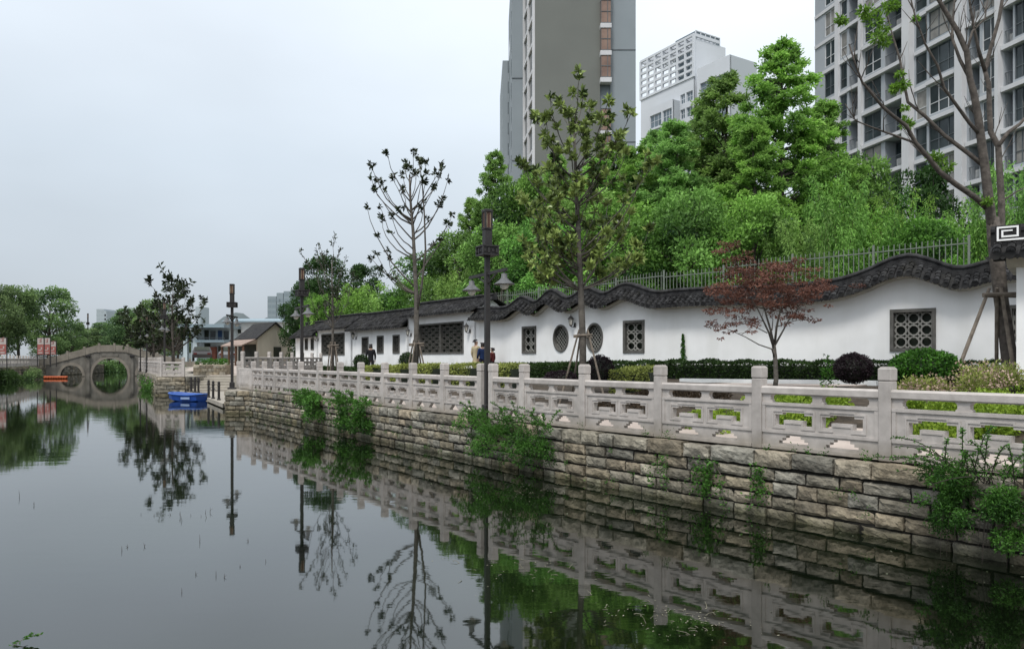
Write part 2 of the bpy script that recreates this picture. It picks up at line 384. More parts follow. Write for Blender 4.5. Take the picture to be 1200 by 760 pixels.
# ================================================================== plan curves
RAILPX = [(1040, 540), (890, 524), (774, 512), (685, 502.6), (614.5, 494.6), (578, 490.2), (564.5, 488.6), (521, 483.6), (484, 479.3), (451, 475.4),
          (423, 472), (398.7, 468.9), (374.5, 466), (352.6, 463.4), (339.5, 461.8), (323.7, 460), (310, 458.4), (297, 457), (280, 455.2)]
RZ = 0.80
def gpt(px, py, z):
    Y = (CAMZ - z) * F / (py - HZ); return Vector(((px - 600) / F * Y, Y, z))
POSTS = [Vector((5.40, 7.60, RZ))] + [gpt(a, b, RZ) for a, b in RAILPX]
POSTS = [Vector((7.38, 4.75, RZ)), Vector((6.40, 6.18, RZ))] + POSTS
RAILC = [Vector((10.8, -0.2, RZ)), Vector((9.0, 2.4, RZ))] + POSTS

def resample(pts, step):
    pts = [Vector((p[0], p[1], 0)) for p in pts]
    d = [0]
    for a, b in zip(pts, pts[1:]): d.append(d[-1] + (b - a).length)
    n = max(2, int(d[-1] / step)); out = []; k = 0
    for i in range(n + 1):
        s = d[-1] * i / n
        while k < len(d) - 2 and d[k + 1] < s: k += 1
        t = (s - d[k]) / max(d[k + 1] - d[k], 1e-9)
        out.append(pts[k].lerp(pts[k + 1], min(1, t)))
    return out
def catmull(pts, per=12):
    pts = [Vector((p[0], p[1], 0)) for p in pts]; out = []
    q = [pts[0] * 2 - pts[1]] + pts + [pts[-1] * 2 - pts[-2]]
    for i in range(1, len(q) - 2):
        for k in range(per):
            t = k / per; a, b, c, d = q[i - 1], q[i], q[i + 1], q[i + 2]
            out.append(0.5 * ((2 * b) + (c - a) * t + (2 * a - 5 * b + 4 * c - d) * t * t + (3 * b - a - 3 * c + d) * t ** 3))
    out.append(pts[-1]); return out
class Curve2:
    def __init__(s, pts):
        s.p = pts; s.d = [0]
        for a, b in zip(pts, pts[1:]): s.d.append(s.d[-1] + (b - a).length)
        s.L = s.d[-1]
    def at(s, t):
        t = max(0, min(s.L, t)); lo = int(np.searchsorted(s.d, t)) - 1; lo = max(0, min(lo, len(s.p) - 2))
        k = (t - s.d[lo]) / max(s.d[lo + 1] - s.d[lo], 1e-9)
        return s.p[lo].lerp(s.p[lo + 1], k)
    def tan(s, t):
        return (s.at(t + 0.15) - s.at(t - 0.15)).normalized()
    def nrm(s, t):
        q = s.tan(t); return Vector((-q.y, q.x, 0))
    def hit(s, px):
        k = (px - 600) / F; best = None
        for i in range(len(s.p) - 1):
            a, b = s.p[i], s.p[i + 1]
            fa, fb = a.x - k * a.y, b.x - k * b.y
            if fa * fb <= 0 and abs(fa - fb) > 1e-12:
                return s.d[i] + (s.d[i + 1] - s.d[i]) * fa / (fa - fb)
        return 0.0 if abs(s.p[0].x - k * s.p[0].y) < abs(s.p[-1].x - k * s.p[-1].y) else s.L
def hermite(xs, ys):
    xs, ys = np.array(xs, float), np.array(ys, float)
    m = np.gradient(ys, xs)
    def f(x):
        x = min(max(x, xs[0]), xs[-1]); i = min(max(int(np.searchsorted(xs, x)) - 1, 0), len(xs) - 2)
        h = xs[i + 1] - xs[i]; t = (x - xs[i]) / h
        return float((2 * t ** 3 - 3 * t ** 2 + 1) * ys[i] + (t ** 3 - 2 * t ** 2 + t) * h * m[i] + (-2 * t ** 3 + 3 * t ** 2) * ys[i + 1] + (t ** 3 - t ** 2) * h * m[i + 1])
    return f

WALLP = [(14.6, 15.7), (13.0, 17.1), (11.45, 18.4), (10.2, 19.5), (7.15, 22.35), (4.07, 25.6), (2.3, 27.9), (0.67, 30.3), (-1.57, 33.4)]
WALL = Curve2(catmull(WALLP))
HLINE = [Vector((-1.57, 33.4, 0)), Vector((-5.25, 38.7, 0)), Vector((-9.3, 44.5, 0)), Vector((-12.4, 48.9, 0)), Vector((-14.8, 52.5, 0))]
HL = Curve2(HLINE)
WFULL = Curve2([Vector((26, 6, 0)), Vector((18.5, 12.2, 0))] + WALL.p + HLINE[1:])

# ground height between rail and wall
RC = Curve2(resample(RAILC, 0.5))
def zwall(x, y):
    return 1.38 if y < 24 else max(0.98, 1.38 - (y - 24) * 0.022)
def ground_z(x, y):
    """height of the walkway and beds at (x, y)"""
    best = 1e9
    for p in RC.p[::2]:
        d = (p.x - x) ** 2 + (p.y - y) ** 2
        if d < best: best = d
    d = math.sqrt(best); zw = zwall(x, y)
    if d < 2.0: return 0.81
    if d < 3.2: return 0.81 + (d - 2.0) / 1.2 * (min(zw, 1.12) - 0.81)
    return min(zw, 1.12) + min(1, (d - 3.2) / 5.5) * max(0, zw - 1.12)

# ================================================================== the ground and the water
def sheet(name, poly, z, m):
    mb = MB(); mb.add([(x, y, z) for x, y in poly], [tuple(range(len(poly)))])
    return tag(mb.build(name, m), kind='structure')
sheet('ground', [(-4000, -400), (4000, -400), (4000, 5000), (-4000, 5000)], -0.9, M_bed)

m, nt, out = _mat('canal_water')
N, Lk = nt.nodes.new, nt.links.new
b = N('ShaderNodeBsdfPrincipled'); b.inputs['Base Color'].default_value = (0.010, 0.013, 0.007, 1)
b.inputs['Roughness'].default_value = 0.03; b.inputs['IOR'].default_value = 1.82; b.inputs['Specular IOR Level'].default_value = 0.5
tcw = N('ShaderNodeTexCoord')
cw = N('ShaderNodeTexNoise'); cw.inputs['Scale'].default_value = 0.25; cw.inputs['Detail'].default_value = 5
Lk(tcw.outputs['Object'], cw.inputs['Vector'])
cwr = N('ShaderNodeValToRGB'); cwr.color_ramp.elements[0].position = 0.4; cwr.color_ramp.elements[1].position = 0.7
cwr.color_ramp.elements[0].color = (0.002, 0.0035, 0.0015, 1); cwr.color_ramp.elements[1].color = (0.005, 0.010, 0.003, 1)
Lk(cw.outputs['Fac'], cwr.inputs[0]); Lk(cwr.outputs[0], b.inputs['Base Color'])
w1 = N('ShaderNodeTexNoise'); w1.inputs['Scale'].default_value = 2.2; w1.inputs['Detail'].default_value = 3
mpw = N('ShaderNodeMapping'); mpw.inputs['Scale'].default_value = (0.55, 1.3, 1)
Lk(tcw.outputs['Object'], mpw.inputs['Vector']); Lk(mpw.outputs[0], w1.inputs['Vector'])
w2 = N('ShaderNodeTexNoise'); w2.inputs['Scale'].default_value = 0.12; w2.inputs['Detail'].default_value = 3
Lk(tcw.outputs['Object'], w2.inputs['Vector'])
w2r = N('ShaderNodeMapRange'); w2r.inputs['From Min'].default_value = 0.42; w2r.inputs['From Max'].default_value = 0.68
w2r.inputs['To Min'].default_value = 0.25; w2r.inputs['To Max'].default_value = 1.0
Lk(w2.outputs['Fac'], w2r.inputs['Value'])
bp = N('ShaderNodeBump'); bp.inputs['Distance'].default_value = 0.012
sm = N('ShaderNodeMath'); sm.operation = 'MULTIPLY'; sm.inputs[1].default_value = 0.22
Lk(w2r.outputs[0], sm.inputs[0]); Lk(sm.outputs[0], bp.inputs['Strength'])
Lk(w1.outputs['Fac'], bp.inputs['Height']); Lk(bp.outputs[0], b.inputs['Normal']); Lk(b.outputs[0], out.inputs[0])
M_water = m
sheet('water', [(-130, -30), (60, -30), (60, 75), (-10, 170), (-130, 170)], WATER, M_water)

# walkway and planting ground between the rail and the wall (one lofted sheet)
N_U, N_V = 90, 26
RL = RC.L
ru0 = [RC.at(RL * i / N_U) for i in range(N_U + 1)]
wu0 = [WFULL.at(WFULL.L * i / N_U) for i in range(N_U + 1)]
vs, fs, mi = [], [], []
for i in range(N_U + 1):
    for j in range(N_V + 1):
        p = ru0[i].lerp(wu0[i], (j / N_V) ** 1.15)
        vs.append((p.x, p.y, ground_z(p.x, p.y) + (0.02 * math.sin(p.x * 3.1) * math.sin(p.y * 2.7) if j > 8 else 0)))
for i in range(N_U):
    for j in range(N_V):
        a = i * (N_V + 1) + j
        fs.append((a, a + 1, a + N_V + 2, a + N_V + 1))
        c = Vector(vs[a]); d = min((p.xy - c.xy).length for p in RC.p[::2])
        mi.append(0 if d < 2.1 else 1)
mb = MB(); mb.v = vs; mb.f = fs; mb.mi = mi
tag(mb.build('walkway_ground', [M_pave, M_soil]), kind='structure')

# land behind the wall, far bank and left bank
wl2 = [(p.x, p.y) for p in resample(WFULL.p, 2.0)]
sheet('land_behind_wall', wl2 + [(-14.8, 4000), (4000, 4000), (4000, 6)], 0.90, M_land)
sheet('far_land', [(-12.0, 46.4), (-18.3, 46.4), (-18.45, 43.2), (-19.9, 43.0), (-21.8, 47), (-30.6, 63), (-39.5, 92), (-45, 115), (-49, 150), (-75, 152), (-75, 4000), (-14.8, 4000), (-14.8, 52.5)], 0.98, M_concrete)
sheet('left_bank_ground', [(-28, 20), (-36, 45), (-45, 67), (-54.5, 90), (-61, 115), (-75, 150), (-75.2, 4000), (-4000, 4000), (-4000, 20)], 1.20, M_land)
mb = MB()
mb.add([(-18.2, 46.5, 0.984), (-12.0, 46.5, 0.984), (-11.0, 78, 1.75), (-31, 78, 1.75), (-23.8, 56, 1.2)], [(0, 1, 2, 3, 4)])
mb.add([(-11.0, 78, 1.75), (-31, 78, 1.75), (-40, 200, 1.75), (-11, 200, 1.75)], [(0, 1, 2, 3)])
tag(mb.build('plaza', M_pave), kind='structure')
# ================================================================== stone embankment
def stone_wall(name, path, courses, zb, label, cat, lrange, seed, out=0.0, nsub=(8, 4), closed_ends=True, back=0.6, cope_depth=0.5):
    """courses: list of (z0, z1), the top one is the coping; outward side is on the left of the path's direction reversed"""
    rnd = random.Random(seed)
    cv = Curve2(resample(path, 0.25))
    root = thing(name, label, cat, (path[0][0], path[0][1], zb))
    def pos(s, w, z):
        p = cv.at(s); n = cv.nrm(s); return Vector((p.x + n.x * (out + w), p.y + n.y * (out + w), z))
    def block(mb, s0, s1, z0, z1, thick, prot):
        nu, nz = nsub
        g = rnd.uniform(0.008, 0.018)
        s0 += g; s1 -= g; z0 += g; z1 -= g
        front = []
        tilt = rnd.uniform(-0.012, 0.012); ph1, ph2, ph3 = rnd.uniform(3, 9), rnd.uniform(0, 6), rnd.uniform(0, 6)
        z1 += rnd.uniform(-0.012, 0.004); z0 += rnd.uniform(-0.004, 0.010)
        for i in range(nu + 1):
            row = []
            for j in range(nz + 1):
                u, v = i / nu, j / nz
                e = min(u, 1 - u) * nu; f = min(v, 1 - v) * nz
                k = (0.0 if e < 0.5 else 1) * (0.0 if f < 0.5 else 1)
                s = s0 + (s1 - s0) * (u + (rnd.uniform(-.05, .05) if 0 < i < nu else rnd.uniform(-.012, .012)))
                z = z0 + (z1 - z0) * (v + (rnd.uniform(-.07, .07) if 0 < j < nz else rnd.uniform(-.05, .03)))
                w = prot + tilt * (u - .5) * 3 + k * (0.016 + .010 * math.sin(u * ph1 + ph2) * math.sin(v * 4 + ph3) + rnd.uniform(-0.006, 0.006)) - (1 - k) * rnd.uniform(0.0, 0.012)
                row.append(pos(s, w, z))
            front.append(row)
        vs = [p for r in front for p in r]; fs = []
        for i in range(nu):
            for j in range(nz):
                a = i * (nz + 1) + j; fs.append((a, a + nz + 1, a + nz + 2, a + 1))
        # sides back to the core
        n0 = len(vs); ring = [(i, 0) for i in range(nu)] + [(nu, j) for j in range(nz)] + [(i, nz) for i in range(nu, 0, -1)] + [(0, j) for j in range(nz, 0, -1)]
        for (i, j) in ring:
            u, v = i / nu, j / nz
            vs.append(pos(s0 + (s1 - s0) * u, -thick, z0 + (z1 - z0) * v))
        m_ = len(ring)
        for k in range(m_):
            k2 = (k + 1) % m_
            a = ring[k][0] * (nz + 1) + ring[k][1]; b_ = ring[k2][0] * (nz + 1) + ring[k2][1]
            fs.append((a, n0 + k, n0 + k2, b_))
        mb.add(vs, fs)
    body, cope = MB(), MB()
    for ci, (z0, z1) in enumerate(courses):
        s = rnd.uniform(-0.3, 0)
        top = ci == 0
        while s < cv.L:
            l = rnd.uniform(*lrange) * (1.25 if top else 1)
            s1 = min(s + l, cv.L); a = max(s, 0)
            if s1 - a > 0.08:
                block(cope if top else body, a, s1, z0, z1, cope_depth if top else 0.10, (0.035 if top else rnd.uniform(-0.012, 0.02)))
            s += l
    # dark core behind the joints
    core = MB(); k = max(2, int(cv.L / 0.5)); rings = []
    for i in range(k + 1):
        s = cv.L * i / k
        rings.append([pos(s, -0.03, zb), pos(s, -back, zb), pos(s, -back, courses[0][1] - 0.04), pos(s, -0.03, courses[0][1] - 0.04)])
    core.loft(rings)
    core.build('mortar_core', M_mortar, root)
    body.build('stone_courses', M_stone, root, smooth=False)
    cope.build('coping_stones', M_stone, root, smooth=False)
    return root

wpath = [(p.x, p.y) for p in RAILC if True]
dprev = (POSTS[-1] - POSTS[-4]).normalized(); nE = Vector((-dprev.y, dprev.x, 0))
wpath = [(p.x, p.y) for p in RAILC[:-2]]; EC = None
_a, _b = POSTS[-3], POSTS[-1]
for i in range(400):
    _p = _a.lerp(_b, i / 399); _q = _p + nE * 0.24
    if 600 + F * _q.x / _q.y < 291.5: EC = Vector((_p.x, _p.y, 0)); break
wpath.append((EC.x, EC.y))
# the outward normal is the left side of the path (towards the water)
COURSES = [(0.58, 0.80), (0.405, 0.58), (0.225, 0.405), (0.05, 0.225), (-0.12, 0.05), (-0.30, -0.12)]
stone_wall('embankment_wall', wpath, COURSES, -0.8, 'long sandstone block embankment wall under the stone railing at the right', 'embankment', (0.26, 0.62), 3, out=0.20)
nE = Vector((-dprev.y, dprev.x, 0))
c0 = EC + nE * 0.20
jut = [(c0.x, c0.y), (c0.x - 0.98, c0.y + 0.12), (c0.x - 1.02, c0.y + 1.6), (c0.x - 0.9, c0.y + 5.5)]
# corner pier beside the dock: outward is on the left when walked backwards
stone_wall('corner_pier', [jut[0], jut[1]], COURSES, -0.8, 'short sandstone block pier at the wall corner beside the boat dock', 'embankment', (0.3, 0.6), 8, out=0.0, back=0.9)
mb = MB(); mb.prism([(c0.x - 0.02, c0.y + 0.03), (c0.x + 1.6, c0.y + 1.6), (c0.x + 1.2, c0.y + 5.2), (c0.x - 0.88, c0.y + 5.5), (c0.x - 0.98, c0.y + 1.6), (c0.x - 0.95, c0.y + 0.16)], -0.8, 0.79)
tag(mb.build('corner_terrace', M_concrete), kind='structure')
stone_wall('dock_side_wall', [jut[1], jut[2], jut[3]], COURSES, -0.8, 'side of the stone corner wall facing the low boat dock', 'embankment', (0.3, 0.6), 9, out=0.0, back=0.06, cope_depth=0.06)
# second bank
C2 = [(0.72, 0.98), (0.50, 0.72), (0.27, 0.50), (0.04, 0.27), (-0.2, 0.04), (-0.35, -0.2)]
stone_wall('landing_wall', [(-18.35, 43.1), (-19.95, 43.0), (-21.9, 47)], C2, -0.8, 'end of the far stone bank wall behind the blue boat', 'embankment', (0.4, 0.8), 12, back=0.5, nsub=(4, 3))
stone_wall('landing_side_wall', [(-18.30, 46.5), (-18.30, 43.12)], C2, -0.8, 'side of the far stone bank wall beside the landing steps', 'embankment', (0.4, 0.8), 15, back=0.3, nsub=(3, 2), cope_depth=.3)
stone_wall('far_bank_wall', [(-21.9, 47), (-26.2, 55), (-30.7, 63), (-39.5, 91)], C2, -0.8, 'stone bank wall running from the landing to the arched bridge', 'embankment', (0.5, 0.9), 13, back=0.5, nsub=(3, 2))
stone_wall('left_bank_wall', [(-60, 113), (-54, 90), (-45, 67), (-36, 45)], [(0.9, 1.2), (0.6, 0.9), (0.3, 0.6), (0.0, 0.3), (-0.4, 0.0)], -0.8, 'stone bank wall below the railing on the left bank', 'embankment', (0.6, 1.0), 14, back=0.5, nsub=(2, 2))

# ================================================================== carved stone railings
def rail_panel(root, a, b, z, lod=2):
    a, b = Vector((a[0], a[1], 0)), Vector((b[0], b[1], 0))
    d = (b - a); Lf = d.length; d.normalize(); n = Vector((-d.y, d.x, 0))
    fn = lambda u, w, zz: (a.x + d.x * u + n.x * w, a.y + d.y * u + n.y * w, z + zz)
    e = 0.078; L = Lf - 2 * e; k = L / 1.5
    hc = [e + L * 0.29, e + L * 0.71] if L > 0.7 else []
    us = {e, Lf - e}
    for c in hc:
        for q in (0.25, 0.13, 0.20, 0.15, 0.10, 0.06): us.add(c - q * k); us.add(c + q * k)
    us = sorted(us)
    if lod == 0: hc = []
    zs = [0.02, 0.09, 0.13, 0.165, 0.20, 0.33, 0.40, 0.43, 0.47, 0.50, 0.615]
    if lod == 0: zs = [0.05, 0.10, 0.36]
    def solid(u, zz):
        for c in hc:
            x = abs(u - c) / k
            if 0.33 < zz < 0.43 and 0.13 < x < 0.25: return False
            if 0.40 < zz < 0.47 and x < 0.25: return False
            if 0.47 < zz < 0.50 and x < 0.15: return False
            if 0.09 < zz < 0.13 and x < 0.20: return False
            if 0.13 < zz < 0.165 and x < 0.15: return False
            if 0.165 < zz < 0.20 and x < 0.10: return False
        return True
    mb = MB(); cells(mb, us, zs, solid, fn, 0.045, -0.045)
    def strip(u0, u1, z0, z1, w=0.062):
        mb.hexa([fn(u0, -w, z0), fn(u1, -w, z0), fn(u1, w, z0), fn(u0, w, z0), fn(u0, -w, z1), fn(u1, -w, z1), fn(u1, w, z1), fn(u0, w, z1)])
    if lod > 0:
        strip(e + .003, Lf - e - .003, 0.585, 0.622); strip(e + .003, Lf - e - .003, 0.225, 0.262); strip(e + .003, Lf - e - .003, 0.012, 0.060, 0.07)
        strip(e + .003, e + .05, 0.262, 0.585, 0.058); strip(Lf - e - .05, Lf - e - .003, 0.262, 0.585, 0.058)
        for c in hc:   # raised outlines round the openings
            q = 0.27 * k; t = 0.022
            strip(c - q - t, c - q, 0.305, 0.505, 0.054); strip(c + q, c + q + t, 0.305, 0.505, 0.054)
            strip(c - q - t, c - 0.15 * k, 0.505, 0.527, 0.054); strip(c + 0.15 * k, c + q + t, 0.505, 0.527, 0.054); strip(c - 0.17 * k, c + 0.17 * k, 0.527, 0.547, 0.054)
            strip(c - q - t, c - 0.11 * k, 0.285, 0.305, 0.054); strip(c + 0.11 * k, c + q + t, 0.285, 0.305, 0.054); strip(c - 0.11 * k, c + 0.11 * k, 0.355, 0.377, 0.054)
    # neck blocks between slab and handrail
    for c in ([e + 0.055, Lf / 2, Lf - e - 0.055] if L > 0.7 else [Lf / 2]):
        rings = []
        for (zz, h) in ((0.618 if lod else .36, 0.085), (0.64, 0.085), (0.655, 0.065), (0.70, 0.065), (0.728, 0.095)):
            h = h if L > .7 else h * .6
            lo = c - h if c > e + 0.06 else e - 0.01; hi = c + h if c < Lf - e - 0.06 else Lf - e + 0.01
            rings.append([fn(lo, -0.04, zz), fn(hi, -0.04, zz), fn(hi, 0.04, zz), fn(lo, 0.04, zz)])
        mb.loft(rings)
    mb.build('carved_panel', M_rail, root)
    hb = MB(); rings = []
    for u in (e - 0.012, Lf - e + 0.012):
        rings.append([fn(u, w, zz) for (w, zz) in ((-0.05, 0.728), (0.05, 0.728), (0.068, 0.745), (0.068, 0.815), (0.045, 0.838), (-0.045, 0.838), (-0.068, 0.815), (-0.068, 0.745))])
    hb.loft(rings); hb.build('handrail', M_rail, root)

def rail_post(root, p, z, rz, h=1.10, w=0.15):
    mb = MB()
    mb.box((p[0], p[1], z + (h - 0.165) / 2), (w, w, h - 0.165), rz, bev=0.010)
    mb.box((p[0], p[1], z + h - 0.1675), (w * 0.93, w * 0.93, 0.010), rz)
    mb.box((p[0], p[1], z + h - 0.085), (w * 1.06, w * 1.06, 0.155), rz, bev=0.014)
    mb.box((p[0], p[1], z + h - 0.001), (w * 0.80, w * 0.80, 0.012), rz, bev=0.004)
    mb.build('post', M_rail, root)

def railing(label, pts, z, gaps=(), lod=2, skip_panel=(), group=None):
    root = thing('stone_railing', label, 'railing', (pts[0][0], pts[0][1], z))
    for i, p in enumerate(pts):
        q = pts[min(i + 1, len(pts) - 1)]; o = pts[max(i - 1, 0)]
        rz = math.atan2(q[1] - o[1], q[0] - o[0])
        rail_post(root, p, z, rz)
        if i + 1 < len(pts) and i not in skip_panel: rail_panel(root, p, q, z, lod)
    return root

gap = len(POSTS) - len(RAILPX) + 5     # the narrow gap in which the lamp post stands
rl = railing('long carved pale granite railing along the near right bank', POSTS, RZ, skip_panel=(gap, len(POSTS) - 2))
# solid end slab of the railing
a, b = POSTS[-2], POSTS[-1]; d = (b - a).normalized(); n = Vector((-d.y, d.x, 0)); mb = MB()
mid = (a + b) / 2; rz = math.atan2(d.y, d.x); Lq = (b - a).length - 0.19
mb.box((mid.x, mid.y, RZ + 0.42), (Lq, 0.11, 0.82), rz, bev=0.01); mb.box((mid.x, mid.y, RZ + 0.42), (Lq * 0.7, 0.135, 0.5), rz, bev=0.01)
mb.box((mid.x, mid.y, RZ + 0.42), (Lq * 0.58, 0.15, 0.38), rz, bev=0.01)
mb.build('end_slab', M_rail, rl)
railing('carved stone railing on the terrace behind the near railing end', [(-12.55 + 0.1 * i * 1.5, 35.8 + 1.492 * i) for i in range(8)], 1.24, lod=1)
railing('carved stone railing on the far bank behind the boat', [(-18.55, 43.35), (-19.75, 43.3)] + [(-19.75 - 0.445 * 1.55 * i, 43.3 + 0.895 * 1.55 * i) for i in range(1, 5)] + [(-22.6 - 0.49 * 1.7 * i, 49.0 + 0.87 * 1.7 * i) for i in range(1, 11)], 0.98, lod=1)
lp = []
for i in range(30):
    t = i / 29; lp.append((-35.5 + (-54.2 + 35.5) * t, 44 + (89 - 44) * t + 1.2 * math.sin(t * 3.1)))
railing('pale stone railing along the left bank beside the bridge', [(p[0] - 0.3, p[1]) for p in lp], 1.2, lod=0)
mb = MB(); mb.prism([(-12.85, 35.5), (-12.3, 35.5), (-11.1, 47.2), (-11.7, 47.2)], 0.7, 1.235)
tag(mb.build('terrace_kerb', M_concrete), 'low concrete plinth carrying the terrace railing', 'kerb')

# ================================================================== tiled walls
def tile_roof(root, cv, s0, s1, zf, rise=0.42, out=0.40, step=0.21, ridge=True, rr=0.07, seg=3, ridge_h=0.20, back=True, rback=0.0, flat_ridge=None):
    """rows of barrel tiles running from the eave up to the ridge along curve cv"""
    tiles, pan, rd, eave = MB(), MB(), MB(), MB()
    n = max(2, int(round((s1 - s0) / step)))
    def pt(s, w, z):
        p = cv.at(s); q = cv.nrm(s); return Vector((p.x + q.x * w, p.y + q.y * w, z))
    f = lambda s, t, dz=0.0: pt(s, out * (1 - t) - rback * t, zf(s) + 0.03 + rise * t + dz)
    for sgn in ((1, -1) if back else (1,)):
        rows = []
        for i in range(n + 1):
            s = s0 + (s1 - s0) * i / n
            if sgn == 1: rows.append([f(s, 0), f(s, .5, -0.01), f(s, 1)])
            else: rows.append([f(s, 1), pt(s, -out - 2 * rback, zf(s) + 0.03)])
        vs = [v for r in rows for v in r]; k = len(rows[0]); fs = []
        for i in range(n):
            for j in range(k - 1): fs.append((i * k + j, (i + 1) * k + j, (i + 1) * k + j + 1, i * k + j + 1))
        pan.add(vs, fs)
    for i in range(n):
        s = s0 + (s1 - s0) * (i + .5) / n
        for q in range(seg):
            t0, t1 = q / seg, (q + 1.25) / seg
            jit = R_.uniform(-.008, .008)
            a, b_ = f(s + jit, t0, 0.022), f(s + jit, min(t1, 1.02), 0.008)
            tiles.tube([a, b_], [rr, rr * 0.86], n=7)
        a = f(s, 0, 0.02)
        nq = cv.nrm(s)
        # round eave disc and drip tile between
        eave.tube([a - nq * 0.01, a + nq * 0.022], [rr * 1.12, rr * 1.12], n=9)
        s2 = s0 + (s1 - s0) * (i + 1) / n
        c = f(s2, 0, -0.005); tg = cv.tan(s2)
        eave.add([c - tg * step * .36 + nq * .012, c - Vector((0, 0, 0.075)) + nq * .03, c + tg * step * .36 + nq * .012], [(0, 1, 2)])
    if ridge:
        rings, r2 = [], []
        for i in range(n + 1):
            s = s0 + (s1 - s0) * i / n; z = zf(s) + 0.03 + rise
            if flat_ridge: z = flat_ridge
            rings.append([pt(s, w - rback, z + h) for (w, h) in ((0.10, -0.10), (0.10, ridge_h * .62), (0.13, ridge_h * .62), (0.13, ridge_h * .78), (0.08, ridge_h), (-0.08, ridge_h), (-0.13, ridge_h * .78), (-0.13, ridge_h * .62), (-0.10, ridge_h * .62), (-0.10, -0.10))])
        rd.loft(rings)
    roof = pan.build('roof', M_tile, root)
    tiles.build('barrel_tiles', M_tile, roof, smooth=False)
    eave.build('eave_tiles', M_tile, roof)
    if ridge: rd.build('ridge', M_tile, roof)
    return roof

def holed_plaster(root, cv, s0, s1, zb, zt, holes, thick=0.28, step=0.25, name='wall', m=None):
    """plaster wall along a curve with rectangular holes (s0,s1,z0,z1); zt is a function of s"""
    us = set([s0, s1])
    k = int((s1 - s0) / step)
    for i in range(1, k): us.add(s0 + (s1 - s0) * i / k)
    for h in holes:
        us = {u for u in us if not (abs(u - h[0]) < .04 or abs(u - h[1]) < .04)}
        us.add(h[0]); us.add(h[1])
    us = sorted(us); mb = MB()
    def pt(s, w, z):
        p = cv.at(s); q = cv.nrm(s); return (p.x + q.x * w, p.y + q.y * w, z)
    for a, b_ in zip(us, us[1:]):
        c = (a + b_) / 2; hs_ = sorted([h for h in holes if h[0] < c < h[1]], key=lambda h: h[2])
        zc = [(zb, zb)]
        for h in hs_: zc.append((h[2], h[2])); zc.append((h[3], h[3]))
        zc.append((zt(a), zt(b_)))
        for q in range(0, len(zc), 2):
            (z0a, z0b), (z1a, z1b) = zc[q], zc[q + 1]
            mb.add([pt(a, 0, z0a), pt(b_, 0, z0b), pt(b_, 0, z1b), pt(a, 0, z1a)], [(0, 1, 2, 3)])
            mb.add([pt(a, -thick, z0a), pt(b_, -thick, z0b), pt(b_, -thick, z1b), pt(a, -thick, z1a)], [(3, 2, 1, 0)])
        for h in hs_:
            mb.add([pt(a, 0, h[2]), pt(b_, 0, h[2]), pt(b_, -thick, h[2]), pt(a, -thick, h[2])], [(0, 1, 2, 3)])
            mb.add([pt(a, 0, h[3]), pt(b_, 0, h[3]), pt(b_, -thick, h[3]), pt(a, -thick, h[3])], [(3, 2, 1, 0)])
            if abs(a - h[0]) < 1e-6: mb.add([pt(a, 0, h[2]), pt(a, -thick, h[2]), pt(a, -thick, h[3]), pt(a, 0, h[3])], [(0, 1, 2, 3)])
            if abs(b_ - h[1]) < 1e-6: mb.add([pt(b_, 0, h[2]), pt(b_, -thick, h[2]), pt(b_, -thick, h[3]), pt(b_, 0, h[3])], [(3, 2, 1, 0)])
    for s in (s0, s1):
        mb.add([pt(s, 0, zb), pt(s, -thick, zb), pt(s, -thick, zt(s)), pt(s, 0, zt(s))], [(0, 1, 2, 3)])
    return mb.build(name, m or M_white, root)

